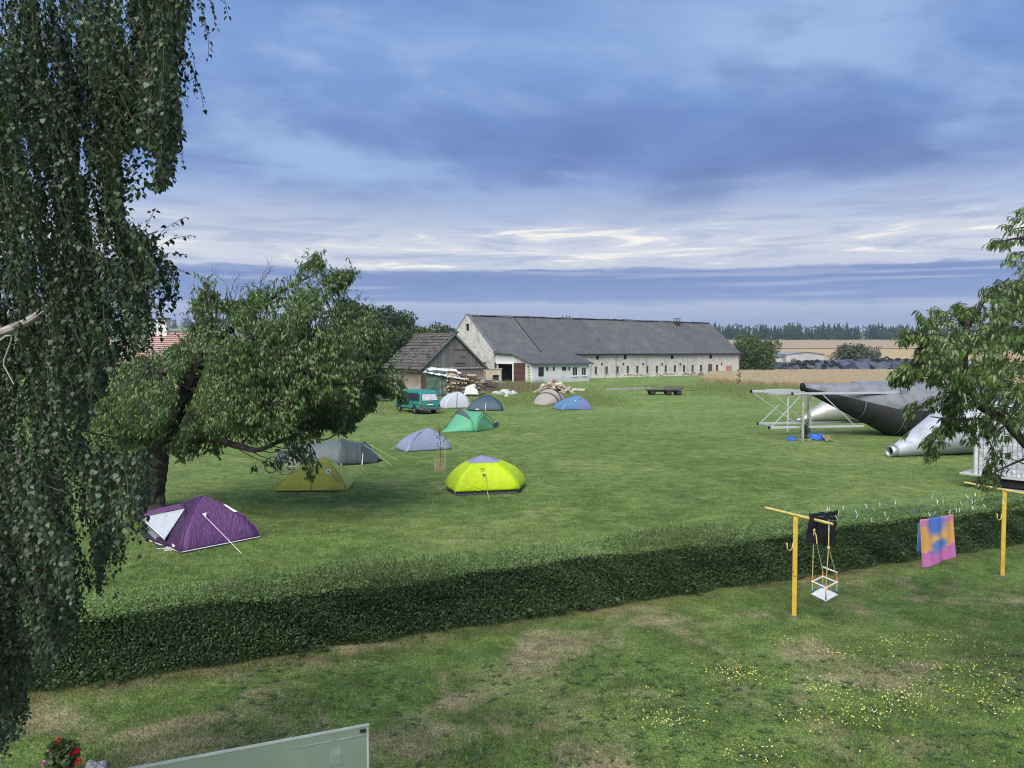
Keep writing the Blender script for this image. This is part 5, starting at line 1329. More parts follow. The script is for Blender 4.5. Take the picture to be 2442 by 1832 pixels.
def dome(name, label, C, H, mats, k=.62, z0=.02, sag=.05, top=None, top_t=None, top_mat=None, pole=None, group='dome tents', hem=None, pole_r=.010, inner=None, skip=()):
    C = [xy(c) for c in C]; ctr = sum(C, Vector()) / len(C); top = top or ctr
    t = thing(name, label, 'tent', ctr, group); nf, nt_ = 10, 14
    for i in range(len(C)):
        if i in skip: continue
        mb = MB(); t1 = top_t or 1.0
        mb.grid(lambda a, b: dome_pt(C, top, H, i + a * .9999, b * t1, k, z0, sag), nf, nt_)
        mb.build('panel', mats[i], t, smooth=True, thick=.006)
    if top_t:
        mb = MB()
        for i in range(len(C)): mb.grid(lambda a, b: dome_pt(C, top, H, i + a * .9999, lerp(top_t - .03, 1, b), k, z0, sag) + Vector((0, 0, .012)), nf, 5)
        mb.build('vent_cap', top_mat, t, smooth=True)
    if pole is not False:
        for i in range(len(C)):
            mb = MB(); mb.tube([dome_pt(C, top, H + .012, i, b / 14 * (top_t or 1), k, z0, sag) for b in range(15)], pole_r, 6); mb.build('pole_sleeve', pole or mats[i], t)
    if hem:
        mb = MB()
        pts = [C[i].lerp(C[(i + 1) % len(C)], q / 6) for i in range(len(C)) for q in range(6)]; pts.append(pts[0])
        mb.tube([xy(p, z0 + .012) for p in pts], .014, 6, False); mb.build('hem', hem, t)
    if z0 > .05 or inner:
        mb = MB(); I = [ctr.lerp(c, .96) for c in C]
        for i in range(len(I)): mb.quad(xy(I[i], .005), xy(I[(i + 1) % len(I)], .005), xy(I[(i + 1) % len(I)].lerp(ctr, .08), z0 + .12), xy(I[i].lerp(ctr, .08), z0 + .12))
        mb.build('groundsheet', inner or M_GROUND, t)
    else:
        mb = MB(); mb.poly([xy(c, .012) for c in C]); mb.build('groundsheet', M_GROUND, t)
    return t, ctr
def arch_loft(name, label, secs, mats, group='tunnel tents', poles=None, k=1.0, pole_r=.012, hem=None):
    """secs: (near ground point, top point, far ground point)"""
    ctr = sum((xy(s[0]) + xy(s[2]) for s in secs), Vector()) / (2 * len(secs)); t = thing(name, label, 'tent', ctr, group)
    def ap(s, a):
        N_, T_, F_ = s
        if a <= .5:
            th = a * math.pi; b = N_
        else:
            th = (1 - a) * math.pi; b = F_
        c = math.cos(th); zz = math.sin(th) * k + (1 - k) * (1 - c); p = xy(T_).lerp(xy(b), c); return Vector((p.x, p.y, .015 + (T_.z - .015) * zz))
    def lp(i, u, a):
        p = ap(secs[i], a).lerp(ap(secs[i + 1], a), u); w = -.05 * math.sin(math.pi * u) * math.sin(math.pi * a) + .012 * mnoise.noise((p.x * 3, p.y * 3, p.z * 3)); return Vector((p.x, p.y, max(.01, p.z * (1 + w))))
    for i in range(len(secs) - 1):
        mb = MB(); mb.grid(lambda u, a: lp(i, u, a), 8, 22); mb.build('panel', mats[i], t, smooth=True, thick=.006)
    for i in (poles or []):
        j, m = i; mb = MB(); mb.tube([ap(secs[j], q / 22) + Vector((0, 0, .006)) for q in range(23)], pole_r, 6); mb.build('pole_sleeve', m, t)
    mb = MB(); mb.poly([xy(s[0], .01) for s in secs] + [xy(s[2], .01) for s in reversed(secs)]); mb.build('groundsheet', M_GROUND, t)
    return t, ctr, ap
def patch(t, name, pts, m, thick=.004):
    mb = MB(); mb.poly(pts); return mb.build(name, m, t, thick=thick)

# ---- purple dome with its pale door tied out
Fp, Rp = xy(G(431.4, 1321.4)), xy(G(620.5, 1283.7)); e = Rp - Fp; back = Vector((-e.y, e.x, 0)) * 1.0
Bp, Lp = Rp + back, Fp + back
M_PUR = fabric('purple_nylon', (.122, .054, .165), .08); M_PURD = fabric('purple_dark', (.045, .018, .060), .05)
M_PALE = fabric('pale_lining', (.43, .48, .55), .15); M_MESH = fabric('grey_mesh', (.30, .34, .37), .2)
M_PIPING = mat('white_piping', (.72, .70, .76), .6, .1, 4, 0)
topP = onplane(469, 1183, (Fp + Bp) / 2, Vector((0, 1, 0)))
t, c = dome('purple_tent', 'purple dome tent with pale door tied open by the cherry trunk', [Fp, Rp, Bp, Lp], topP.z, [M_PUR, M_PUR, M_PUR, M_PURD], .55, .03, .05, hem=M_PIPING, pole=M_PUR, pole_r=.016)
Cs = [Fp, Rp, Bp, Lp]
dp = lambda f, th, o=.02: dome_pt(Cs, c, topP.z, f, th, .55, .03, .05) + (dome_pt(Cs, c, topP.z, f, th, .55, .03, .05) - xy(c, .3)).normalized() * o
def tp3(x, y, dd): return D(x, y, dd)
A_, B_, C_3, T_ = tp3(441, 1213, 20.25), tp3(337, 1235, 20.05), tp3(393, 1287, 19.72), tp3(320, 1230, 20.25)
Lg, Cg = G(357, 1289), G(390, 1304)
def tri(p, q, r, u, v, bulge): return p.lerp(q.lerp(r, v), u) + Vector((-.5, -.8, -.2)) * bulge * math.sin(math.pi * u) * math.sin(math.pi * v)
mb = MB(); mb.grid(lambda u, v: tri(A_, B_, C_3, u, v, -.05), 12, 10); d_ = mb.build('door_flap', M_PALE, t, smooth=True, thick=.006)
mb = MB(); mb.tube([B_.lerp(C_3, q / 10) for q in range(11)], .012, 5); mb.build('flap_piping', M_PIPING, d_)
mb = MB(); mb.grid(lambda u, v: B_.lerp(C_3, u).lerp(T_.lerp(Lg, u) if False else xy(T_.lerp(Lg, u), lerp(T_.z, .05, u)).lerp(Cg + Vector((0, 0, .03)), u * u), v) + Vector((0, .12, 0)) * math.sin(math.pi * v), 10, 8); mb.build('mesh_skirt', M_MESH, t, smooth=True, thick=.004)
mb = MB(); mb.grid(lambda u, v: T_.lerp(dp(3.05, .80, .02), u).lerp(B_.lerp(A_, u), v) + Vector((0, 0, .03)) * math.sin(math.pi * u), 12, 6); mb.build('porch_roof', M_PUR, t, smooth=True, thick=.006)
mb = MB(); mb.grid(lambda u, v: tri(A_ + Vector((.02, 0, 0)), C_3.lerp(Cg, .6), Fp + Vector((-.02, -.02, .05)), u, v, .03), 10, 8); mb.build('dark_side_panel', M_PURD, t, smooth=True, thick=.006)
mb = MB(); mb.tube([T_, T_.lerp(B_, .5) + Vector((0, 0, -.02)), B_], .012, 5); mb.tube([Lg + Vector((-.12, 0, .12)), Lg.lerp(Cg, .4) + Vector((0, 0, .05)), Cg + Vector((0, 0, .05)), Fp + Vector((0, 0, .05))], .014, 5); mb.build('door_hem', M_PIPING, t)
lab = patch(t, 'maker_label', [D(*q, 19.45) for q in ((410, 1303), (418, 1307), (418, 1301), (410, 1296))], M_PIPING)
tb = dp(.30, .60, .03); patch(t, 'guy_tab', [tb + Vector((-.05, 0, .05)), tb + Vector((.06, .02, .08)), tb + Vector((.05, -.02, -.04))], M_PIPING, .01)
guy(t, tb + Vector((.04, -.02, -.02)), G(577, 1321), M_GUYW, .007); guy(t, dp(1.0, .55, .03), G(652, 1259), M_GUY, .007)
patch(t, 'reflective_strip', [dp(.92, .58, .03), dp(.99, .58, .03), dp(.99, .74, .03), dp(.94, .74, .03)], M_PIPING)
def shoes(x, y, m, lab):
    s = thing('shoe', lab, 'shoe', G(x, y), 'pair of shoes by the purple tent'); p = G(x, y)
    mb = MB(); mb.lathe(p + Vector((-.13, 0, .045)), (1, .2, 0), [(0, .012), (.03, .040), (.10, .045), (.17, .040), (.24, .034), (.275, .01)], 10); mb.build('upper', m, s, smooth=True)
    mb = MB(); mb.box(p + Vector((.01, .02, .012)), (.27, .09, .022), (1, .2, 0), (-.2, 1, 0)); mb.build('sole', M_PIPING, s, bevel=.008)
shoes(384, 1309, mat('shoe_black', (.02, .02, .022), .5), 'black and white shoe by the purple tent door, left one'); shoes(404, 1313, mat('shoe_grey', (.40, .40, .42), .6), 'grey and white shoe by the purple tent door, right one')

# ---- olive ridge dome with blue round emblem
M_OLI = fabric('olive_yellow', (.40, .41, .065), .18); M_LIM = fabric('pale_lime', (.52, .60, .15), .2)
L0, R0, R1 = xy(G(655, 1174)), xy(G(827, 1172)), xy(G(845, 1151)); L1 = L0 + (R1 - R0) * 1.1 + Vector((.5, 0, 0))
tp = onplane(772, 1090, (L0 + R1) / 2, Vector((0, 1, 0)))
t, c = dome('olive_tent', 'olive yellow tent with lime side and round blue emblem', [L0, R0, R1, L1], tp.z, [M_OLI, M_LIM, M_LIM, M_LIM], .42, .02, .06, top=xy(tp), pole=M_OLI, top_t=.86, top_mat=M_OLI)
Cs = [L0, R0, R1, L1]; dp = lambda f, th, o=.02: dome_pt(Cs, xy(tp), tp.z, f, th, .42, .02, .06) + Vector((0, -.9, .35)).normalized() * o
mb = MB(); mb.tube([dp(.50, q / 20 * .80, .012) for q in range(21)], .010, 5); mb.build('zip_seam', mat('zip_dark', (.10, .095, .02), .6, .1, 4, 0), t)
mb = MB(); mb.tube([dp(f / 10, .0, .01) + Vector((0, 0, .01)) for f in range(10)], .016, 5); mb.build('hem', M_POLE, t)
def disc(t, name, p, n, r, m, off):
    n = Vector(n).normalized(); ux = n.cross(Vector((0, 0, 1))).normalized(); uy = n.cross(ux); mb = MB(); mb.poly([p + n * off + (ux * math.cos(a) + uy * math.sin(a)) * r for a in [2 * math.pi * i / 20 for i in range(20)]]); return mb.build(name, m, t)
nrm = Vector((.05, -.85, .5)); ep = dp(.80, .60, .03)
em = disc(t, 'emblem', ep, nrm, .085, mat('emblem_pale', (.55, .70, .80), .6, .05, 4, 0), .004); disc(em, 'emblem_eye', ep, nrm, .042, mat('emblem_blue', (.03, .12, .38), .6, .05, 4, 0), .010)
def lettering(parent, txt, origin, along, up, size, m, name='lettering'):
    cu = bpy.data.curves.new('txt', 'FONT'); cu.body = txt; cu.size = size; cu.align_x = 'LEFT'; tmp = bpy.data.objects.new('txt', cu); COL.objects.link(tmp)
    dg = bpy.context.evaluated_depsgraph_get(); me = bpy.data.meshes.new_from_object(tmp.evaluated_get(dg)); bpy.data.objects.remove(tmp); bpy.data.curves.remove(cu)
    me.name = name; me.materials.clear(); me.materials.append(m); a = Vector(along).normalized(); u = Vector(up); u = (u - a * u.dot(a)).normalized(); n = a.cross(u)
    return place(me, name, Matrix(((a.x, u.x, n.x, origin[0]), (a.y, u.y, n.y, origin[1]), (a.z, u.z, n.z, origin[2]), (0, 0, 0, 1))), parent)
q0, q1 = dp(.84, .50, .035), dp(.92, .22, .035); lettering(t, 'HUSKY', q0, q1 - q0, (.8, -.1, .5), .155, mat('letter_grey', (.09, .115, .10), .6, .05, 4, 0))
pv = dp(.5, .68, .03); patch(t, 'vent_flap', [pv + Vector((-.06, 0, .03)), pv + Vector((.06, 0, .03)), pv + Vector((0, -.03, -.08))], mat('olive_dark', (.13, .135, .06), .7), .01)

# ---- neon tent on a dark groundsheet, lavender roof
M_NEO = fabric('neon_yellow', (.52, .70, .015), .15, .5, .22); M_LAV = fabric('lavender_roof', (.27, .27, .43), .1, .5, .12); M_INN = fabric('inner_grey', (.055, .062, .075), .05)
Lf, Fr, Rt = xy(G(1061, 1169)), xy(G(1085, 1184)), xy(G(1237, 1177)); bk = Vector((.30, 1.55, 0))
C_ = [Fr, Rt, Rt + bk * .95, Lf + Vector((.35, .75, 0)), Lf]; tp = onplane(1148, 1087, (Fr + Rt + bk) / 2, Vector((0, 1, 0)))
t, c = dome('neon_tent', 'neon yellow dome tent with lavender roof panel on the meadow', C_, tp.z, [M_NEO] * 5, .70, .15, .03, top=xy(tp), top_t=.75, top_mat=M_LAV, pole=M_NEO, inner=M_INN, pole_r=.013)
dp = lambda f, th, o=.02: dome_pt(C_, xy(tp), tp.z, f, th, .70, .15, .03) + Vector((0, -.8, .3)).normalized() * o
v = dp(.46, .40, .03); patch(t, 'vent_flap', [v + Vector((-.07, 0, .035)), v + Vector((.07, 0, .035)), v + Vector((.0, -.03, -.09))], mat('vent_grey', (.12, .15, .10), .7), .012)
em_m = mat('emblem_olive', (.10, .17, .02), .7, .05, 4, 0); v = dp(.44, .555, .03); mb = MB()
mb.tube([v + Vector((x, 0, .05 * (abs(x) / .09) ** 1.5 - .01)) for x in (-.09, -.06, -.03, 0, .03, .06, .09)], [.004, .009, .010, .012, .010, .009, .004], 5); mb.build('wing_emblem', em_m, t)
mb = MB(); mb.bar(dp(.40, .50, .03), dp(.48, .50, .03), .004, .012); mb.build('emblem_line', em_m, t)
mb = MB(); mb.tube([dp(.50, q / 12 * .38, .014) for q in range(13)], .008, 5); mb.build('zip_seam', em_m, t)
for a, b in (((.02, .36), (.45, .02)), ((.01, .18), (.40, .0)), ((4.1, .36), (4.9, .38))):
    mb = MB(); p0, p1 = dp(*a, .004), dp(*b, .004); pts = []
    for q in range(9): pts.append(dp(lerp(a[0], b[0], q / 8), lerp(a[1], b[1], q / 8), .0))
    mb.tube(pts, .014, 5); mb.build('fold', M_NEO, t, smooth=True)
guy(t, dp(.50, .0, .0), G(1167, 1192), mat('yellow_strap', (.65, .62, .20), .6), .012); guy(t, dp(4.2, .1), G(1046, 1172))
mb = MB(); mb.bar(xy(Fr, .0), xy(Fr, .17), .02); mb.build('corner_strap', mat('grey_strap', (.30, .32, .36), .7), t)

# ---- slate grey tunnel
M_SLG = fabric('slate_grey', (.062, .080, .086), .08, .5, .35); M_SLT = fabric('slate_light', (.105, .138, .142), .08, .5, .2)
def sec(nx, ny, tx, ty, dd): 
    n = xy(G(nx, ny)); f = n + Vector((.12, dd, 0)); m_ = (n + f) / 2; tz = onplane(tx, ty, m_, Vector((0, 1, 0))); return (n, tz, f)
secs = [sec(655, 1102, 676, 1075, 1.2), sec(700, 1107, 716, 1058, 1.6), sec(814, 1111, 811, 1047, 2.0), sec(866, 1108, 865, 1056, 1.9), sec(901, 1104, 902, 1098, .6)]
t, c, ap = arch_loft('grey_tunnel_tent', 'slate grey tunnel tent lying behind the olive tent', secs, [M_SLG, M_SLT, M_SLG, M_SLG], poles=[(2, M_SLT), (3, M_SLG)], pole_r=.018)
guy(t, ap(secs[3], .45), G(935, 1111)); guy(t, ap(secs[3], .62), G(950, 1098))
mb = MB(); mb.bar(ap(secs[2], .30) + Vector((0, -.03, 0)), xy(secs[2][0], .0) + Vector((0, -.05, 0)), .03, .02); mb.bar(ap(secs[3], .18) + Vector((0, -.03, 0)), xy(secs[3][0]) + Vector((-.03, -.12, 0)), .04, .02); mb.build('pale_strap', mat('strap_pale', (.50, .52, .50), .7), t)
for u_, m_ in ((.25, 2), (.75, 2)):
    mb = MB(); mb.tube([ap(secs[2], a / 10 * .36).lerp(ap(secs[3], a / 10 * .36), u_) + Vector((0, -.012, .006)) for a in range(11)], .007, 4); mb.build('door_seam', mat('zip_slate', (.05, .06, .065), .7, .1, 4, 0), t)

# ---- the other domes
def quad_base(l, r, deep, skew=0.0):
    a, b = xy(G(*l)), xy(G(*r)); e = (b - a).normalized(); n = Vector((-e.y, e.x, 0)); return [a, b, b + n * deep + e * skew, a + n * deep + e * skew]
def dtent(name, label, l, r, deep, apex, mats, k=.85, skew=0.0, **kw):
    C = quad_base(l, r, deep, skew); m_ = sum(C, Vector()) / 4; tp = onplane(*apex, m_, Vector((0, 1, 0))); t, c = dome(name, label, C, tp.z, mats, k, .02, .04, top=xy(tp), **kw)
    return t, (lambda f, th, o=.02: dome_pt(C, xy(tp), tp.z, f, th, k, .02, .04) + Vector((0, -.9, .3)).normalized() * o)
M_BLG = fabric('blue_grey', (.235, .275, .400), .12, .5, .15)
t, dp = dtent('grey_blue_tent', 'grey-blue dome tent behind the staked young tree', (967, 1079), (1077, 1072), 1.5, (1020, 1021), [M_BLG] * 4, .60, pole=M_BLG)
mb = MB(); mb.tube([dp(.06 + .0 * q, q / 14 * .8, .01) for q in range(15)], .014, 5); mb.build('door_seam', mat('seam_slate', (.06, .075, .12), .7, .1, 4, 0), t)
guy(t, dp(3.6, .42), G(929, 1073)); guy(t, dp(1.0, .40), G(1120, 1069)); guy(t, dp(.12, .36), G(960, 1084), M_GUYW)
M_WHT = fabric('white_nylon', (.53, .56, .64), .15, .5, .2)
t, dp = dtent('white_tent', 'small white dome tent in front of the wood pile', (1060, 976), (1122, 974), 1.7, (1091, 935), [M_WHT] * 4, .95, pole=M_WHT)
mb = MB(); mb.tube([dp(.47, q / 14 * .80, .02) for q in range(15)], .028, 5); mb.build('dark_zip', M_POLE, t)
M_TEAL = fabric('dark_teal', (.045, .078, .115), .08, .5, .25)
t, dp = dtent('dark_teal_tent', 'dark blue-green dome tent right of the white tent', (1113, 980), (1199, 980), 2.0, (1163, 942), [M_TEAL] * 4, .64, pole=M_TEAL)
mb = MB(); mb.tube([dp(.52, q / 10 * .42, .02) for q in range(11)], .022, 5); mb.build('pale_zip', M_PIPING, t); patch(t, 'label', [dp(.24, .06, .03), dp(.34, .06, .03), dp(.34, .11, .03), dp(.24, .11, .03)], M_PIPING)
guy(t, dp(3.6, .7), G(1098, 983))
M_BLU = fabric('azure', (.110, .225, .400), .12, .5, .2); M_VIO = fabric('violet_blue', (.165, .185, .400), .12, .5, .2)
t, dp = dtent('blue_violet_tent', 'blue and violet dome tent, rightmost of the tents', (1339, 979), (1410, 977), 2.0, (1377, 943), [M_BLU, M_VIO, M_VIO, M_BLU], .62, pole=M_BLU)
mb = MB(); mb.grid(lambda a, b: dp(lerp(.62, .995, a), b * .93, .012), 6, 12); mb.build('violet_panel', M_VIO, t, smooth=True)
patch(t, 'vent_flap', [dp(.36, .55, .03), dp(.44, .55, .03), dp(.43, .64, .03)], M_PIPING); patch(t, 'dark_vent', [dp(.66, .66, .03), dp(.76, .66, .03), dp(.72, .76, .03)], M_POLE); guy(t, dp(1.0, .1), G(1422, 973), M_POLE, .012)

# ---- green tent with vestibule
M_GRN = fabric('mint_green', (.115, .40, .235), .18, .5, .22); M_GRL = fabric('fresh_green', (.20, .56, .25), .22, .5, .2); M_GRT = fabric('grey_top', (.075, .08, .095), .05)
lb, mbm, rb = xy(G(1049, 1031)), xy(G(1133, 1031)), xy(G(1177, 1022)); bk = Vector((.35, 2.2, 0))
tA = onplane(1097, 974, (lb + mbm + bk) / 2, Vector((0, 1, 0))); tB = onplane(1152, 983, mbm + bk * .5, Vector((0, 1, 0)))
secs = [(lb, xy(lb + bk * .5, .03), lb + bk), (mbm + Vector((-.02, 0, 0)), tA, lb + bk + Vector((1.2, .1, 0))), (mbm + Vector((.03, 0, 0)), tB, mbm + bk), (rb, xy(rb + bk * .4, .04), rb + bk * .7)]
tA2 = [(lb, xy(lb.lerp(lb + bk, .5), .02), lb + bk)]
t, c, ap = arch_loft('green_tent', 'mint green tent with dark top and lighter porch', secs, [M_GRN, M_GRN, M_GRL], 'tunnel tents', [(1, mat('green_pole', (.05, .19, .11), .6)), (2, mat('green_pole_b', (.05, .19, .11), .6))], .74)
mb = MB(); mb.grid(lambda u, a: ap(secs[0], lerp(.24, .76, a)).lerp(ap(secs[1], lerp(.24, .76, a)), lerp(.74 + .2 * abs(a - .5) * 2, .99, u)) + Vector((-.012, -.012, .022)), 8, 12); mb.build('top_panel', M_GRT, t, smooth=True)
mb = MB(); mb.tube([ap(secs[0], .45), ap(secs[0], .5).lerp(ap(secs[1], .5), .5) + Vector((-.05, 0, .10)), ap(secs[1], .5)], .022, 5); mb.tube([ap(secs[2], .5), ap(secs[2], .5).lerp(ap(secs[3], .5), .5) + Vector((.10, 0, .10)), ap(secs[3], .5)], .022, 5); mb.build('black_edge', M_POLE, t)
fl = MB(); fl.poly([ap(secs[3], .3).lerp(ap(secs[2], .3), .25) + Vector((.05, .2, 0)), ap(secs[3], .5) + Vector((.15, .0, .35)), ap(secs[3], .5) + Vector((.2, 0, .02))]); fl.build('loose_flap', M_GRT, t, thick=.02)
win = MB(); win.grid(lambda u, a: ap(secs[2], lerp(.16, .34, a)).lerp(ap(secs[3], lerp(.2, .36, a)), lerp(.12, .5, u)) + Vector((0, -.02, .0)), 4, 4); win.build('window', fabric('green_window', (.34, .66, .40), .3), t, smooth=True)

# ---- beige tunnel
M_BEI = fabric('beige', (.40, .365, .315), .12, .55, .15)
def sec2(n, T, f):
    n, f = xy(G(*n)), xy(G(*f)); return (n, onplane(*T, (n + f) / 2, Vector((0, 1, 0))), f)
secs = [sec2((1271, 967), (1282, 962), (1273, 962)), sec2((1332, 963), (1303, 937), (1274, 959)), sec2((1339, 961), (1312, 927.5), (1279, 957)), sec2((1350, 957.5), (1325, 936), (1305, 954))]
n0 = secs[0][0]; secs[0] = (xy(G(1300, 967.5)), xy(G(1285, 966.5), .04), xy(G(1270, 965)))
t, c, ap = arch_loft('beige_tunnel_tent', 'beige tunnel tent with black poles before the log heap', secs, [M_BEI] * 3, poles=[(1, M_POLE), (2, M_POLE)], pole_r=.05)
mb = MB(); mb.tube([ap(secs[2], .5), ap(secs[2], .4).lerp(ap(secs[3], .4), .6) + Vector((0, 0, .08)), ap(secs[3], .25)], .03, 5); mb.build('black_edge', M_POLE, t)
# ------------------------------------------------------------------ van
def van():
    rl, rr = xy(G(986, 987.5)), xy(G(1037, 985.0)); rt = (rr - rl).normalized(); fd = Vector((-rt.y, rt.x, 0)); ax = (rl + rr) / 2
    Wd = 1.84; c = ax
    def P(f, s, z): return c + fd * f + rt * s + Vector((0, 0, z))
    t = thing('teal_van', 'teal minibus parked on the grass left of the white tent', 'van', ax)
    m = NT('teal_paint'); m.base((.020, .205, .190)); m.rough(.35); m.b.inputs['Coat Weight'].default_value = .3; m.b.inputs['Roughness'].default_value = .4; M_P = m.m
    M_BLK = mat('black_trim', (.02, .021, .023), .55, .2, 4); M_TYR = mat('tyre', (.022, .022, .024), .85, .2, 6); M_RIM = galv('rim', (.35, .36, .37), .4, .6)
    prof = [(-1.03, .42), (-1.06, .75), (-1.02, 1.02), (-.86, 1.62), (-.74, 1.82), (-.50, 1.92), (1.9, 1.93), (2.35, 1.84), (2.72, 1.45), (2.98, 1.10), (3.52, .92), (3.66, .72), (3.66, .42), (3.30, .36), (-.8, .36)]
    half = lambda z: Wd / 2 - (.02 if z < 1.05 else .02 + .17 * ((z - 1.05) / .88) ** 1.6)
    mb = MB(); L_ = [P(f, -half(z), z) for f, z in prof]; R_ = [P(f, half(z), z) for f, z in prof]; n = len(prof)
    mb.add(L_ + R_, [tuple(range(n)), tuple(reversed(range(n, 2 * n)))] + [(i, i + n, (i + 1) % n + n, (i + 1) % n) for i in range(n)])
    mb.build('body', M_P, t, bevel=.06)
    def sideq(s, f0, f1, z0, z1, o, m, name, par=t, f0t=None, f1t=None):
        f0t = f0 if f0t is None else f0t; f1t = f1 if f1t is None else f1t
        mb = MB(); pts = [P(f0, s * (half(z0) + o), z0), P(f1, s * (half(z0) + o), z0), P(f1t, s * (half(z1) + o), z1), P(f0t, s * (half(z1) + o), z1)]
        if s > 0: pts.reverse()
        mb.poly(pts); return mb.build(name, m, par, thick=.012)
    M_GL = glass_pane('van_glass', (.03, .035, .04), .05)
    for s in (-1, 1):
        sideq(s, -.78, .35, 1.12, 1.68, .012, M_GL, 'side_window', f0t=-.66); sideq(s, .45, 1.42, 1.12, 1.68, .012, M_GL, 'side_window'); sideq(s, 1.54, 2.62, 1.10, 1.68, .012, M_GL, 'side_window', f1t=2.28)
        sideq(s, -.98, 3.5, .40, .47, .014, M_BLK, 'sill_trim'); sideq(s, -.95, 3.1, .80, .84, .008, mat('teal_crease', (.012, .12, .115), .4, .1, 3, 0), 'crease')
        for f in (.40, 1.48): sideq(s, f - .008, f + .008, .5, 1.72, .008, M_BLK, 'door_gap')
        sideq(s, 1.56, 1.72, .96, 1.0, .03, M_BLK, 'door_handle')
        mi = MB(); mi.box(P(2.45, s * 1.06, 1.18), (.12, .22, .24), fd, rt); mi.build('mirror', M_BLK, t, bevel=.03)
    # rear: window with sky reflection painted into its colour, plate, badge, lamps, bumper
    def rear(s0, s1, z0, z1, o, m, name, th=.012):
        def rf(z):
            for (f0, a0), (f1, a1) in zip(prof[:5], prof[1:6]):
                if a0 <= z <= a1: return lerp(f0, f1, (z - a0) / (a1 - a0))
            return -1.03
        mb = MB(); sh0 = min(1, half(z0) / .9); sh1 = half(z1) / .92; mb.poly([P(rf(z0) - o, s0, z0), P(rf(z0) - o, s1, z0), P(rf(z1) - o, s1 * sh1, z1), P(rf(z1) - o, s0 * sh1, z1)]); return mb.build(name, m, t, thick=th)
    m2 = NT('rear_sky_reflection'); m2.base(m2.mix(m2.smooth(m2.noise(4, 3, .5, v=m2.scaled(m2.pos(), (1, 1, 5))), .42, .6), (.58, .58, .64), (.40, .40, .47))); m2.rough(.25)
    rear(-.74, .74, 1.10, 1.66, .010, M_BLK, 'rear_window_seal'); rear(-.70, .70, 1.13, 1.63, .024, m2.m, 'rear_window')
    rear(-.26, .26, .76, .87, .03, mat('plate_white', (.75, .75, .74), .5, .05, 4, 0), 'number_plate'); rear(-.30, .30, .88, .93, .05, M_BLK, 'plate_light_bar')
    em = MB(); em.lathe(P(-1.075, 0, 1.01), -fd, [(0, .07), (.015, .07), (.02, .0)], 16); em.build('badge', M_RIM, t)
    for s in (-1, 1):
        rear(s * .88 - .05, s * .88 + .05, .52, .84, .03, mat('tail_lamp', (.30, .035, .03), .25, .1, 3, 0), 'tail_lamp'); rear(s * .88 - .05, s * .88 + .05, .85, .96, .03, mat('turn_lamp', (.50, .22, .10), .25, .1, 3, 0), 'tail_lamp')
    b = MB(); b.box(P(-1.10, 0, .46), (.20, 1.86, .20), fd, rt); b.build('rear_bumper', mat('bumper_grey', (.11, .12, .125), .6), t, bevel=.05)
    b = MB(); b.box(P(3.68, 0, .48), (.22, 1.84, .24), fd, rt); b.build('front_bumper', mat('bumper_grey_f', (.11, .12, .125), .6), t, bevel=.05)
    ws = MB(); ws.poly([P(2.45, -.70, 1.78), P(2.45, .70, 1.78), P(2.93, .80, 1.16), P(2.93, -.80, 1.16)]); ws.build('windscreen', M_GL, t, thick=.03)
    for f in (0, 2.92):
        for s in (-1, 1):
            w = MB(); a = P(f, s * .92, .32); w.lathe(a, rt * -s, [(0, .19), (.0, .30), (.02, .325), (.16, .325), (.19, .30), (.19, .12)], 20); wo = w.build('wheel', M_TYR, t, smooth=True)
            h = MB(); h.lathe(P(f, s * .925, .32), rt * -s, [(0, .0), (0, .10), (.03, .18), (.02, .20), (.05, .20)], 16); h.build('hub', M_RIM, wo)
            k = MB(); k.lathe(P(f, s * .905, .36), rt * -s, [(0, .0), (0, .40), (.10, .40)], 20); k.build('wheel_arch', M_BLK, t)
van()

# ------------------------------------------------------------------ farm cart
def cart():
    a, b = xy(G(1542, 943)), xy(G(1632, 943)); u = (b - a).normalized(); n = Vector((-u.y, u.x, 0)); L = (b - a).length
    t = thing('farm_cart', 'old low wooden farm cart standing in the meadow', 'cart', (a + b) / 2); M_W = wood('cart_wood', (.075, .065, .055), (.13, .115, .10), vert=False); M_T = mat('cart_tyre', (.018, .018, .018), .9)
    def P(s, d, z): return a + u * s + n * d + Vector((0, 0, z))
    for k in range(6):
        m = MB(); m.box(P(L * .5, .2 + k * .28, .62), (L * .98, .25, .06), u, n); m.build('deck_plank', M_W, t)
    for z in (.78, .98):
        m = MB(); m.box(P(L * .72, .06, z), (L * .54, .05, .17), u, n); m.build('side_board', M_W, t)
    m = MB(); m.bar(P(.08, .06, .62), P(.08, .06, 1.02), .06); m.bar(P(1.25, .06, .62), P(1.25, .06, 1.02), .06); m.bar(P(.05, .06, 1.02), P(1.3, .06, 1.02), .05); m.bar(P(.08, 1.7, .62), P(.08, 1.7, 1.02), .06); m.bar(P(.08, .06, 1.0), P(.08, 1.7, 1.0), .05); m.build('rail', M_W, t)
    m = MB(); m.box(P(L * .5, .5, .45), (L * .9, .1, .14), u, n); m.box(P(L * .5, 1.3, .45), (L * .9, .1, .14), u, n); m.build('chassis', M_RUST, t)
    for s in (L * .17, L * .60, L * .86):
        for d in (-.02, 1.65):
            w = MB(); w.lathe(P(s, d, .30), n, [(0, .14), (0, .27), (.03, .30), (.15, .30), (.18, .27), (.18, .14), (0, .14)], 18); wo = w.build('wheel', M_T, t, smooth=True); h = MB(); h.lathe(P(s, d + .02, .30), n, [(0, .0), (0, .06), (.03, .15), (.13, .15)], 12); h.build('hub', M_RUST, wo)
    m = MB(); m.bar(P(L, .85, .45), P(L + 1.5, .85, .55), .06); m.build('drawbar', M_RUST, t)
cart()

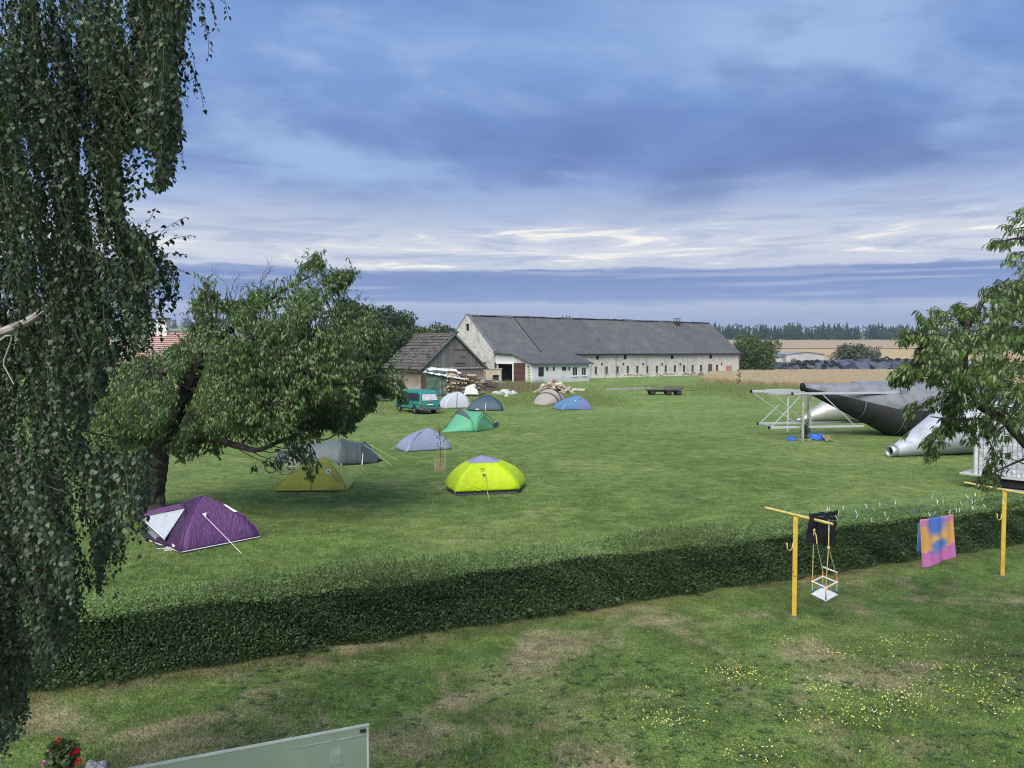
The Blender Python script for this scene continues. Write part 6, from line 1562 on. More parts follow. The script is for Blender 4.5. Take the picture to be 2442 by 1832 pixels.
# ------------------------------------------------------------------ silos lying in the meadow
M_GALV = galv('silo_zinc', (.44, .47, .52), .52, .85, .3); M_GALVD = galv('silo_dark', (.23, .245, .275), .75, .35, .6, (.09, .095, .10)); M_STEEL = galv('leg_zinc', (.60, .62, .65), .45, .4, .2)
def silo_big():
    c = Vector((19.2, 47, 0)); u = Vector((.985, .17, 0)).normalized(); n = Vector((-u.y, u.x, 0)); Rr = 1.6
    # u=0 at the outlet, shoulder at 5.5, far end at 12
    o0 = onplane(1916, 925, Vector((0, 45.6, 0)), Vector((0, 1, 0)))
    t = thing('large_silo', 'large dark zinc silo lying on its side with cone and legs', 'silo', (o0.x, o0.y, 0))
    ax = Vector((o0.x, o0.y, 0))
    def ring(s, r, zc, k=36): return [ax + u * s + n * (math.cos(a) * r) + Vector((0, 0, zc + math.sin(a) * r)) for a in [2 * math.pi * i / k for i in range(k)]]
    def shell(secs, name, m, par):
        mb = MB(); vs = []; k = 36
        for s, r, zc in secs: vs += ring(s, r, zc)
        mb.add(vs, [(i * k + j, i * k + (j + 1) % k, (i + 1) * k + (j + 1) % k, (i + 1) * k + j) for i in range(len(secs) - 1) for j in range(k)]); return mb.build(name, m, par, smooth=True)
    cone = [(lerp(0, 5.6, q / 10), lerp(.22, Rr, q / 10), lerp(2.98, Rr + .02, q / 10)) for q in range(11)]
    M_LOWER = mat('dark_lower_hull', (.018, .020, .020), .85, .5, 1.6, .35, col2=(.045, .048, .048), spec=.15, bdist=.03)
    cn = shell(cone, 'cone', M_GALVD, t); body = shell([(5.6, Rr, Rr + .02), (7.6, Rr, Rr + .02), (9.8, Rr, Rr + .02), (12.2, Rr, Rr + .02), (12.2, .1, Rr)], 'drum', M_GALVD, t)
    for ob_ in (cn, body):                       # lower half of the hull darker, with a straight edge along it
        ob_.data.materials.append(M_LOWER)
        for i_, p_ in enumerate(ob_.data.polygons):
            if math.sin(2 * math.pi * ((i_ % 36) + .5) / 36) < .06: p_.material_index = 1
    for s in (3.4, 5.6, 7.8, 10.0):
        q = min(1, s / 5.6); r = lerp(.22, Rr, q) + .012; zc = lerp(2.98, Rr + .02, q); shell([(s - .035, r, zc), (s, r + .018, zc), (s + .035, r, zc)], 'seam_band', M_GALVD, t)
    shell([(-.10, .0, 2.98), (-.10, .25, 2.98), (.0, .25, 2.98), (.0, .22, 2.98)], 'outlet_flange', M_VOID, t)
    def leg(s0, s1, d, z, w=.125):
        m = MB(); m.bar(ax + u * s0 + n * d + Vector((0, 0, z)), ax + u * s1 + n * d + Vector((0, 0, z)), w, w); m.build('leg', M_STEEL, t, bevel=.01)
        e = MB(); e.box(ax + u * s0 + n * d + Vector((0, 0, z)), (.06, w * 1.25, w * 1.25), u, n); e.build('foot_plate', M_VOID, t)
    dn = 1.12; leg(-1.35, 5.7, -dn, 2.66); leg(-2.75, 5.7, dn, 2.70, .15); leg(-2.75, 3.2, -dn, .72, .125); leg(-2.3, 5.7, dn, .74, .125)
    m = MB(); m.bar(ax + u * -1.7 + n * dn + Vector((0, 0, 2.66)), ax + u * -.1 + n * dn + Vector((0, 0, 2.66)), .30, .32); m.build('leg_sleeve', M_STEEL, t)
    b = MB()
    def B(s0, d0, z0, s1, d1, z1, w=.045): b.bar(ax + u * s0 + n * d0 + Vector((0, 0, z0)), ax + u * s1 + n * d1 + Vector((0, 0, z1)), w)
    B(-2.6, -dn, .78, -.75, -dn, 2.6); B(-2.1, dn, .80, -.9, dn, 1.9); B(-2.6, dn, 2.6, .1, dn, .8); B(-2.4, -dn, 2.6, -.2, -dn + .3, .8, .045); B(.55, -dn, 2.6, 2.6, -dn, .80); B(-.35, dn, 2.6, -.35, dn, .2, .08); B(-2.2, -dn, 2.65, -2.2, dn, 2.65, .05); B(-2.2, -dn, .75, -2.2, dn, .75, .05); b.build('brace', M_STEEL, t)
    for s_ in (5.72,):
        m = MB(); m.box(ax + u * s_ + n * -1.25 + Vector((0, 0, 2.70)), (.5, .08, .28), u, n); m.box(ax + u * s_ + n * -1.25 + Vector((0, 0, 2.45)), (.5, .08, .12), u, n); m.build('leg_bracket', M_GALVD, t)
silo_big()
def silo_stand():
    g0, g1 = xy(G(1914, 1052)), xy(G(1933, 1046)); t = thing('steel_stand', 'narrow grey steel stand under the big silo outlet', 'stand', (g0 + g1) / 2); M_ = mat('stand_steel', (.33, .32, .29), .7, .25, 3)
    for g, dx in ((g0, .02), (g1, -.06), (g0.lerp(g1, .8) + Vector((.12, .4, 0)), 0)):
        m = MB(); m.bar(g, g + Vector((dx, .1, 2.62)), .13, .10); m.build('leg', M_, t)
    m = MB(); m.bar(xy(g0, 2.6) + Vector((-.15, .1, 0)), xy(g1, 2.6) + Vector((.3, .15, 0)), .12, .10); m.build('head_beam', M_, t)
    m = MB(); m.box((g0 + g1) / 2 + Vector((0, .15, .02)), (.9, .7, .04)); m.build('base_plate', M_, t)
silo_stand()
def cone_silo(name, label, tip, base, r0, r1, L, m, open_end=True):
    """small silo with a cone, lying; tip and base are ground contact points"""
    u3 = (base - tip); h = u3.length; u = u3.normalized(); t = thing(name, label, 'silo', xy(tip)); k = 32; n = Vector((-u.y, u.x, 0))
    def ring(s, r, zc): return [xy(tip) + u * s + n * (math.cos(a) * r) + Vector((0, 0, zc + math.sin(a) * r)) for a in [2 * math.pi * i / k for i in range(k)]]
    def shell(secs, nm, mm):
        mb = MB(); vs = []
        for s, r, zc in secs: vs += ring(s, r, zc)
        mb.add(vs, [(i * k + j, i * k + (j + 1) % k, (i + 1) * k + (j + 1) % k, (i + 1) * k + j) for i in range(len(secs) - 1) for j in range(k)]); return mb.build(nm, mm, t, smooth=True)
    shell([(.25 + (h - .25) * q / 12, lerp(r0, r1, q / 12), lerp(r0, r1, q / 12)) for q in range(13)], 'cone', m)
    shell([(h, r1, r1), (h + L * .5, r1, r1), (h + L, r1, r1), (h + L, .05, r1)], 'drum', m)
    shell([(.25, r0 + .015, r0 + .01), (.0, r0 + .012, r0 + .01), (.0, r0 - .05, r0 + .01), (.3, r0 - .05, r0 + .01)], 'spout', M_GALV); shell([(.28, .0, r0), (.28, r0 - .04, r0)], 'spout_inside', M_VOID); shell([(.27, r0 + .02, r0 + .01), (.31, r0 + .04, r0 + .02), (.35, r0 + .03, r0 + .02)], 'spout_ring', M_GALVD)
tipn = xy(G(2120, 1090)); cone_silo('zinc_silo', 'bright zinc silo cone with open round spout on the grass', tipn, tipn + Vector((3.6, 1.1, 0)), .26, 1.28, 5.0, galv('zinc_bright', (.44, .48, .54), .70, .35, .25))
tipn = xy(G(1899, 1006)); cone_silo('rusty_silo', 'pale rust spotted silo cone lying behind the steel legs', tipn, tipn + Vector((3.0, .4, 0)), .12, 1.05, 4.0, galv('zinc_spotted', (.50, .52, .52), .5, .5, .5, (.16, .10, .06)))
def sheet_pair():
    for i, (x0, x1, lab) in enumerate(((2036, 2098, 'light metal sheet edge behind the big silo, left one'), (2092, 2185, 'light metal sheet edge behind the big silo, right one'))):
        a, b = D(x0, 909, 56), D(x1, 908, 56); t = thing('metal_tank', lab, 'tank', (a.x, 56, 0), 'pale tanks behind the big silo'); mb = MB(); r = (a.z) / 2
        mb.lathe(Vector((a.x, 56, r)), (1, 0, 0), [(0, .05), (0, r * .97), (.08, r), (b.x - a.x - .08, r), (b.x - a.x, r * .97), (b.x - a.x, .05)], 28); mb.build('drum', M_GALV, t, smooth=False)
        mb = MB(); mb.lathe(Vector((a.x + .5, 56, r)), (1, 0, 0), [(0, r + .01), (.05, r + .03), (.1, r + .01)], 28); mb.build('band', M_STEEL, t)
sheet_pair()
def draped(name, label, cat, pts, m, amp=.08, freq=3, nu=18, nv=14, thick=.01, group=None, floor=.01):
    a, b, c, d = (Vector(p) for p in pts); t = None; mb = MB(); sd_ = random.random() * 50
    def fn(u, v):
        p = a.lerp(b, u).lerp(d.lerp(c, u), v); w = mnoise.noise((p.x * freq + sd_, p.y * freq, p.z * freq)); w2 = mnoise.noise((p.x * freq * 2.3, p.y * freq * 2.3 + sd_, p.z * freq * 2.3)); q = p + Vector((w2 * .6, w * -1, abs(w) + w2 * .5)) * amp; q.z = max(q.z, floor); return q
    mb.grid(fn, nu, nv); o = mb.build(name, m, None, smooth=True, thick=thick); return tag(o, label, cat, group) if label else o
def litter():
    M_BL = fabric('blue_plastic', (.030, .12, .55), .1, .35, .3)
    c = G(1952, 1050); draped('blue_sheet', 'crumpled bright blue plastic sheet by the steel stand, larger piece', 'plastic sheet', [c + Vector((-.45, -.2, .02)), c + Vector((.35, -.25, .02)), c + Vector((.3, .3, .35)), c + Vector((-.4, .3, .30))], M_BL, .14, 4)
    c = G(1887, 1051); draped('blue_bag', 'small crumpled blue bag left of the steel stand', 'bag', [c + Vector((-.28, -.12, .02)), c + Vector((.26, -.12, .02)), c + Vector((.24, .15, .18)), c + Vector((-.26, .15, .15))], M_BL, .09, 5, 10, 8)
    c = G(1968, 1052); draped('jute_sack', 'brown sack lying right of the blue plastic sheet', 'sack', [c + Vector((-.1, -.25, .02)), c + Vector((.45, -.3, .01)), c + Vector((.2, .35, .30)), c + Vector((-.1, .35, .32))], fabric('jute', (.20, .17, .11), .05), .10, 4, 10, 8)
    c = G(1922, 1049); mb = MB(); 
    t = thing('green_net_bundle', 'dark green net bundle between the stand legs', 'bundle', c); P = np.array(tuple(c)) + RNG.normal(size=(260, 3)) * np.array([.10, .10, .25]) + np.array([0, .1, .5]); P[:, 2] = np.clip(P[:, 2], .04, 1.1)
    V, F = leaf_arrays(P, rand_unit(260), rand_unit(260), np.full(260, .14), np.full(260, .07)); stuff_net = raw_mesh('net', V, F, foliage('net_green', (.02, .06, .05), (.03, .10, .075), (.05, .16, .12)), t, rnd=np.repeat(RNG.random(260), 6)); stuff(stuff_net)
litter()

# ------------------------------------------------------------------ trailer with mesh sides
def trailer():
    a, b = D(2296, 1121, 28.6), D(2520, 1160, 26.4); zb = (a.z + b.z) / 2 - .02; a = xy(a, zb); b = xy(b, zb); u = (b - a).normalized(); n = Vector((-u.y, u.x, 0)); L = (b - a).length + 1.5
    t = thing('mesh_trailer', 'trailer with wire mesh sides holding a white wrapped load', 'trailer', xy(a)); M_B = mat('bed_board', (.44, .45, .44), .7, .2, 3); M_D = mat('trailer_black', (.018, .018, .02), .7)
    def P(s, d, z): return a + u * s + n * d + Vector((0, 0, z))
    m = MB(); m.box(P(L / 2 - .1, 1.0, 0), (L, 2.1, .07), u, n); m.build('bed', M_B, t, bevel=.01)
    m = MB(); m.box(P(L / 2 + .2, .9, -.22), (L - .5, 1.5, .30), u, n); m.build('chassis', M_D, t, bevel=.03); m = MB(); m.box(P(L / 2, .06, -.42), (L - 1, .08, .06), u, n); m.build('side_rail', M_B, t)
    m = MB(); m.tube([P(.75, .5, -.1), P(.75, .5, -zb)], .05, 8); m.build('prop_stand', M_D, t)
    for s in (2.4, 3.3):
        for d_ in (.1, 1.75):
            w = MB(); w.lathe(P(s, d_, -zb + .28), n, [(0, .1), (0, .25), (.03, .28), (.15, .28), (.18, .25), (.18, .1), (0, .1)], 18); w.build('wheel', M_D, t, smooth=True)
    H = 2.25; m = MB(); 
    for s in (.42, L - .3): m.bar(P(s, .05, .04), P(s, .05, H), .14, .09, up=(0, 1, 0)); m.bar(P(s, 1.9, .04), P(s, 1.9, H), .1)
    m.bar(P(.4, .05, H), P(L - .3, .05, H), .08); m.build('frame', mat('frame_zinc', (.55, .57, .60), .5, .1, 4, 0), t)
    M_WIRE = mat('mesh_wire', (.26, .27, .31), .45, .1, 4, 0, metal=.4); m = MB(); k = .155
    z = .06
    while z < H: m.bar(P(.5, .02, z), P(L - .3, .02, z), .013); z += k
    s = .5
    while s < L - .3: m.bar(P(s, .035, .05), P(s, .035, H), .013, up=(0, 1, 0)); s += k
    m.build('wire_mesh', M_WIRE, t)
    M_F = fabric('white_film', (.66, .69, .74), .1, .35, .8); mb = MB()
    mb.grid(lambda q, v: P(lerp(.5, L - .35, q), .14 + .05 * mnoise.noise((q * 14, v * 9, 3)) + .03 * mnoise.noise((q * 40, v * 22, 1)), lerp(.05, H - .05, v)), 60, 34)
    mb.grid(lambda q, v: P(.5 + .05 * mnoise.noise((q * 9, v * 9, 7)), lerp(.14, 1.85, q), lerp(.05, H - .05, v)), 14, 20); mb.grid(lambda q, v: P(lerp(.5, L - .35, q), lerp(.14, 1.85, v), H - .05 + .05 * mnoise.noise((q * 9, v * 5, 2))), 30, 8)
    ld = mb.build('wrapped_load', M_F, None, smooth=True); tag(ld, 'white film wrapped load inside the mesh trailer', 'load')
trailer()

# ------------------------------------------------------------------ washing line
def chipped(name, c, c2):
    m = NT(name); n = m.noise(5, 5, .65); r = m.smooth(m.noise(11, 5, .7), .60, .66)
    m.base(m.mix(m.math('MULTIPLY', r, .8), m.mix(m.smooth(n, .3, .7), c, c2), (.13, .07, .035))); m.rough(.55); m.bump(r, .3, .004); return m.m
M_YEL = chipped('yellow_paint', (.62, .43, .05), (.48, .33, .06)); M_YELL = mat('yellow_bar', (.62, .50, .16), .5, .2, 7, .1)
BAR_Z = 1.95
pA, pB = xy(G(1894, 1469)), xy(G(2390, 1373)); e0, e1 = G(1826, 1205, BAR_Z), G(1997, 1246, BAR_Z); bd = (e1 - e0).normalized()
def post(base, ends, lab):
    t = thing('clothes_post', lab, 'post', base, 'yellow clothes line posts'); m = MB(); m.bar(base - Vector((0, 0, .05)), base + Vector((0, 0, BAR_Z - .02)), .085, .085, up=(.4, .9, 0)); m.build('upright', M_YEL, t, bevel=.006)
    m = MB(); m.tube([ends[0], ends[1]], .028, 10); m.build('cross_bar', M_YELL, t, smooth=False)
    h = MB(); q = base + Vector((-.045, 0, 1.40)); h.tube([q + Vector((-.0, 0, .02)), q + Vector((-.02, 0, -.10)), q + Vector((-.075, -.01, -.13)), q + Vector((-.115, -.02, -.08)), q + Vector((-.125, -.02, .03))], .011, 7); h.build('hook', M_YELL, t, smooth=True)
    for k in np.linspace(.08, .94, 5):
        p = ends[0].lerp(ends[1], k); r = MB(); r.tube([p + Vector((.0, 0, .03)), p + Vector((.0, 0, .055)), p + Vector((.025, .01, .06))], .006, 5); r.build('line_eye', M_PIPE, t)
    f = MB(); f.lathe(base + Vector((0, 0, -.01)), (0, 0, 1), [(0, .17), (.014, .14), (.02, .08), (.022, .0)], 14); f.build('footing', mat('bare_concrete', (.16, .145, .12), .95, .3, 9, .4), t)
eA = (pA + Vector((0, 0, BAR_Z + .01)) - bd * .78, pA + Vector((0, 0, BAR_Z + .01)) + bd * .86)
f0 = G(2306, 1149, BAR_Z); bd2 = (xy(pB, BAR_Z) - f0).normalized(); bd2 = (bd2 + bd).normalized()
eB = (pB + Vector((0, 0, BAR_Z + .01)) - bd2 * 1.05, pB + Vector((0, 0, BAR_Z + .01)) + bd2 * .80)
post(pA, eA, 'yellow clothes line post with the swing hanging from its bar'); post(pB, eB, 'yellow clothes line post at the right edge of the lawn')
M_LINE = mat('green_line', (.10, .34, .22), .5, .1, 4, 0); LK = (.30, .52, .74, .95); lines = []
def lp(i, s, sag=.12):
    a, b = eA[0].lerp(eA[1], LK[i]), eB[0].lerp(eB[1], LK[i]); p = a.lerp(b, s); return p + Vector((0, 0, .05 - sag * 4 * s * (1 - s)))
for i, nm in enumerate(('farthest', 'second farthest', 'second nearest', 'nearest')):
    m = MB(); m.tube([lp(i, q / 16) for q in range(17)], .004, 5); tag(m.build('clothes_line', M_LINE), 'thin green washing line between the yellow posts, the %s' % nm, 'line', 'washing lines')
def pegs():
    cols = {'white': (.62, .65, .62), 'blue': (.12, .25, .42), 'green': (.16, .36, .30), 'yellow': (.68, .60, .30)}; M_ = {k: mat('peg_' + k, v, .5, .08, 6, 0) for k, v in cols.items()}; mesh = {}
    for k in cols:
        mb = MB(); mb.add([(-.006, -.007, .018), (.006, -.007, .018), (.006, .007, .018), (-.006, .007, .018), (-.010, -.006, -.062), (.010, -.006, -.062), (.010, .006, -.062), (-.010, .006, -.062)], [(0, 1, 2, 3), (7, 6, 5, 4), (0, 4, 5, 1), (1, 5, 6, 2), (2, 6, 7, 3), (3, 7, 4, 0)])
        me = bpy.data.meshes.new('peg_' + k); me.from_pydata(mb.v, [], mb.f); me.materials.append(M_[k]); mesh[k] = me
    n = 0
    for i in range(4):
        for s in np.sort(RNG.random(11) * .90 + .05):
            k = random.choices(list(cols), (9, 2.5, 1, 1))[0]; p = lp(i, s); M = Matrix.Translation(p) @ Matrix.Rotation(random.uniform(0, 6.28), 4, 'Z') @ Matrix.Rotation(random.uniform(-.7, .7), 4, 'X') @ Matrix.Diagonal((1.0, 1.0, 1.05, 1))
            o = place(mesh[k], 'clothes_peg', M); tag(o, 'small %s clothes peg clipped on a washing line' % k, 'peg', '%s clothes pegs' % k); n += 1
pegs()
def towel():
    ld = (eB[0] - eA[0]).normalized(); i = 2; L0 = onplane(2195, 1241, lp(2, .6), Vector((ld.y, -ld.x, 0)).normalized()); 
    a, b, c, d = (onplane(x, y, lp(3, .62), Vector((ld.y, -ld.x, 0)).normalized()) for x, y in ((2195, 1240), (2273, 1227), (2277.5, 1329), (2203.5, 1356)))
    nx, ny = 40, 52; V = []; C = []
    for j in range(ny + 1):
        for q in range(nx + 1):
            u, v = q / nx, j / ny; p = a.lerp(b, u).lerp(d.lerp(c, u), v); w = .022 * math.sin(u * 9 + v * 2) * v + .012 * math.sin(u * 21 + 1); p = p + Vector((-ld.y, ld.x, 0)) * w; V.append(tuple(p))
            n1 = mnoise.noise((u * 4, v * 4, 0)) * .07 + mnoise.noise((u * 11, v * 11, 2)) * .05
            pink, blue, org, yel, mag = (.62, .20, .52), (.09, .20, .62), (.85, .30, .14), (.80, .50, .13), (.66, .20, .48)
            col = np.array(mag if v > .66 + n1 else yel); 
            if v < .62 + n1: col = col * (1 - abs(u - .5) * 1.2) + np.array(org) * abs(u - .5) * 1.2
            if v < .14 + n1 * .5: col = col * .3 + np.array(pink) * .7
            r1 = math.hypot((u - .45) / .28, (v - .15) / .22) + n1 * 3
            if r1 < 1.35: k = min(1, max(0, (1.35 - r1) / .7)); col = col * (1 - k) + np.array(blue) * k
            r2 = math.hypot((u - .52) / .25, (v - .60) / .11) + n1 * 3
            if r2 < 1.35: k = min(1, max(0, (1.35 - r2) / .6)); col = col * (1 - k) + np.array((.12, .24, .58)) * k
            r3 = math.hypot((u - .38) / .24, (v - .73) / .045) + n1 * 4
            if r3 < 1.2: k = min(.8, (1.2 - r3) / .4); col = col * (1 - k) + np.array((.25, .24, .62)) * k
            C.append((*col, 1))
    mb = MB(); mb.add(V, [(j * (nx + 1) + q, j * (nx + 1) + q + 1, (j + 1) * (nx + 1) + q + 1, (j + 1) * (nx + 1) + q) for j in range(ny) for q in range(nx)])
    m = NT('tie_dye'); m.base(m.attr('dye').outputs['Color']); m.rough(.9); m.bump(m.noise(90, 3), .3, .004)
    o = mb.build('beach_towel', m.m, None, smooth=True, thick=.012); at = o.data.attributes.new('dye', 'FLOAT_COLOR', 'POINT'); at.data.foreach_set('color', np.array(C, dtype=np.float32).ravel()); tag(o, 'tie-dyed beach towel in pink, orange and blue on the line', 'towel')
    a, b, c, d = (onplane(x, y, lp(2, .60) + Vector((-.05, .1, 0)), Vector((ld.y, -ld.x, 0)).normalized()) for x, y in ((2190, 1248), (2204, 1246), (2204, 1320), (2186, 1318)))
    o = draped('blue_towel', 'plain blue towel half hidden behind the tie-dyed one', 'towel', [a, b, c, d], fabric('blue_terry', (.10, .24, .46), .05, .9, .3), .012, 6, 10, 16, .012)
    nrm = Vector((ld.y, -ld.x, 0)).normalized(); p0 = lp(2, .055) + Vector((0, .0, 0))
    a, b, c, d = (onplane(x, y, p0, nrm) for x, y in ((1932, 1226), (1998, 1221), (1990, 1302), (1918, 1294)))
    t = draped('black_shirt', 'black shirt hanging on the line behind the swing', 'shirt', [a, b, c, d], fabric('black_cotton', (.014, .014, .018), .03, .9, .4), .05, 5, 22, 22, .012)
towel()
def swing():
    k0, k1 = onplane(1958.5, 1238, eA[0], Vector((bd.y, -bd.x, 0))), onplane(1986, 1245.6, eA[0], Vector((bd.y, -bd.x, 0)))
    k0 = eA[0].lerp(eA[1], .74) - Vector((0, 0, .03)); k1 = eA[0].lerp(eA[1], .95) - Vector((0, 0, .03)); zs = .52; dref = (k0 + k1) / 2
    cs = [G(x, y, zs) for x, y in ((1934, 1416), (1969.7, 1433.6), (1998.6, 1418), (1961, 1402))]
    t = thing('toddler_swing', 'white wooden toddler swing on yellow ropes under the left post bar', 'swing', xy(dref, zs)); M_W = mat('white_wood', (.76, .76, .75), .55, .06, 6); M_R = mat('yellow_rope', (.66, .56, .24), .8, .2, 20)
    m = MB(); top = [c + Vector((0, 0, .012)) for c in cs]; bot = [c - Vector((0, 0, .012)) for c in cs]; m.add(top + bot, [(0, 1, 2, 3), (7, 6, 5, 4), (0, 4, 5, 1), (1, 5, 6, 2), (2, 6, 7, 3), (3, 7, 4, 0)]); m.build('seat_board', M_W, t, bevel=.006)
    cen = sum(cs, Vector()) / 4; ins = [c.lerp(cen, .10) for c in cs]; rz = .235
    for i in range(4):
        a, b = ins[i] + Vector((0, 0, rz)), ins[(i + 1) % 4] + Vector((0, 0, rz)); e = (b - a) * .06; m = MB(); m.tube([a - e, b + e], .014, 8); m.build('guard_rail', M_W, t)
    a, b = ins[2] + Vector((0, 0, .42)), ins[3] + Vector((0, 0, .42)); m = MB(); m.tube([a, b], .015, 8); m.build('back_rail', M_W, t)
    bead = [((.80, .22, .06), .32, .26), ((.72, .52, .12), .24, .17), ((.35, .45, .15), .17, .12), ((.10, .40, .60), .12, .06), ((.03, .05, .09), .06, .01)]
    bm = [mat('bead_%s' % w, c, .45, .1, 8, 0) for w, (c, _, _) in zip(('orange', 'yellow', 'olive', 'blue', 'navy'), bead)]
    for i, p in enumerate(ins):
        hang = k0 if i in (0, 3) else k1; knot = hang - Vector((0, 0, .16 if hang == k0 else .42))
        m = MB(); m.tube([p + Vector((0, 0, .02)), p + Vector((0, 0, .33)), knot], .008, 6); m.build('rope', M_R, t)
        for (c, z1, z0), mm in zip(bead, bm):
            q = MB(); q.tube([p + Vector((0, 0, z0)), p + Vector((0, 0, z1))], .013, 8); q.build('bead', mm, t)
    for hang, dz in ((k0, .16), (k1, .42)):
        m = MB(); m.tube([hang - Vector((0, 0, dz)), hang - Vector((0, 0, .10))], .011, 6); m.lathe(hang - Vector((0, 0, dz + .03)), (0, 0, 1), [(0, .005), (.015, .028), (.04, .03), (.055, .008)], 10); m.build('knot', M_R, t)
        c = MB(); c.tube([hang + Vector((0, 0, .05)), hang - Vector((0, 0, .03)), hang - Vector((0, 0, .11))], .014, 6); c.build('shackle', M_STEEL, t)
    m = MB(); m.tube([k0 - Vector((0, 0, .16)), k0 + Vector((.05, 0, -.28)), k0 + Vector((.06, -.01, -.42))], .012, 6); m.build('rope_end', M_R, t); m = MB(); m.tube([cen - Vector((.03, 0, .01)), cen - Vector((.035, 0, .17))], .014, 6); m.build('strap', bm[3], t)
swing()

# ------------------------------------------------------------------ near foreground
def glass_screen():
    c = onplane(880, 1728, Vector((0, 6.3, 0)), Vector((0, 1, 0))); u = Vector((-.924, -.382, 0)); L = 4.6
    t = thing('frosted_screen', 'frosted green glass wind screen standing at the bottom of the picture', 'screen', xy(c)); n = Vector((-u.y, u.x, 0))
    m = NT('frosted_glass'); nn = m.noise(2.2, 5, .6); col = m.mix(m.smooth(nn, .3, .7), (.150, .205, .165), (.185, .240, .195)); m.base(col); m.rough(.38); m.b.inputs['Specular IOR Level'].default_value = .5
    sm = m.smooth(m.noise(1.1, 4, .6), .62, .72); m.base(m.mix(m.math('MULTIPLY', sm, .35), col, (.40, .46, .46)))
    zt = c.z; mb = MB(); mb.box(c + u * (L / 2) - Vector((0, 0, zt / 2 - .03)), (L, .012, zt - .06), u, n); pa = mb.build('pane', m.m, t)
    mb = MB(); mb.box(c + u * .28 + n * .009 + Vector((0, 0, -.21)), (.10, .003, .15), u, n); mb.build('smudge', mat('lime_smudge', (.21, .265, .235), .6, .15, 12, 0), pa)
    M_E = mat('alu_edge', (.42, .48, .46), .4, .1, 5, .05, metal=.3)
    mb = MB(); mb.bar(c + u * .0, c + u * L, .020, .016); mb.build('top_rail', M_E, t); mb = MB(); mb.bar(c + u * .012 + Vector((0, 0, -.02)), xy(c + u * .012), .018, .018); mb.build('side_rail', M_E, t)
    mb = MB(); mb.bar(xy(c) + u * .03, xy(c) + u * L, .06, .05); mb.build('foot_rail', M_E, t)
    mb = MB(); mb.bar(c + u * .02 + n * .009 + Vector((0, 0, -.075)), c + u * .62 + n * .009 + Vector((0, 0, -.075)), .003, .012); mb.build('chalky_streak', mat('streak', (.24, .30, .265), .6, .2, 12, 0), pa); mb = MB(); mb.bar(c + u * .03 + n * .012 + Vector((0, 0, -.035)), c + u * .08 + n * .012 + Vector((0, 0, -.035)), .02, .02); mb.build('clip', M_POLE, t)
glass_screen()
def geranium():
    b = G(150, 1868); t = thing('potted_geranium', 'red and pink geranium in a clay pot at the lower left', 'potted plant', b)
    m = MB(); m.lathe(b, (0, 0, 1), [(0, .0), (0, .09), (.17, .125), (.20, .135), (.20, .115), (.17, .11), (.17, .0)], 20); m.build('pot', mat('clay_pot', (.32, .15, .09), .85, .2, 6), t, smooth=True)
    n = 260; u = rand_unit(n) * (RNG.random(n) ** .4)[:, None] * np.array([.17, .15, .15]); P = np.array(tuple(b)) + u + np.array([0, 0, .36]); P[:, 2] = np.maximum(P[:, 2], .2)
    V, F = leaf_arrays(P, u + rand_unit(n) * .1, u + np.array([0, -.3, .6]), RNG.uniform(.04, .075, n), RNG.uniform(.05, .08, n)); stuff(raw_mesh('leaves', V, F, foliage('geranium_leaf', (.035, .07, .02), (.065, .115, .03), (.12, .16, .06)), t, rnd=np.repeat(RNG.random(n), 6)))
    st = MB(); M_R = mat('petal_red', (.62, .025, .03), .6, .2, 30, 0); M_K = mat('petal_pink', (.62, .16, .46), .6, .2, 30, 0); flo = []
    for x, y, pink in ((138, 1767, 0), (138, 1781, 0), (150, 1792, 0), (183, 1790, 0), (171, 1797, 0), (121, 1807, 0), (187, 1817, 0), (119, 1796, 1), (109, 1820, 1)):
        p = D(x, y, b.y + random.uniform(-.06, .1)); st.tube([b + Vector((0, 0, .3)), p], .004, 4, False); k = 46; q = unit(RNG.normal(size=(k, 3))); r = .030 if not pink else .038
        V, F = leaf_arrays(np.array(tuple(p)) + q * r * .6, q + rand_unit(k) * .6, q, np.full(k, .026), np.full(k, .024)); raw_mesh('flower_head', V, F, M_K if pink else M_R, t)
    st.build('stalks', M_TWIG, t)
    s = G(225, 1862); r = MB(); 
    def fn(u_, v_):
        th, ph = u_ * 6.2832, v_ * math.pi / 2; d = Vector((math.cos(th) * math.cos(ph) * .20, math.sin(th) * math.cos(ph) * .15, math.sin(ph) * .24)); k = 1 + .22 * mnoise.noise(d * 9); return s + d * k
    r.grid(fn, 24, 12); o = r.build('granite_stone', mat('speckled_stone', (.30, .31, .33), .9, .5, 22, .5, col2=(.07, .07, .08)), None, smooth=True); tag(o, 'rounded speckled grey stone beside the geranium', 'stone')
geranium()
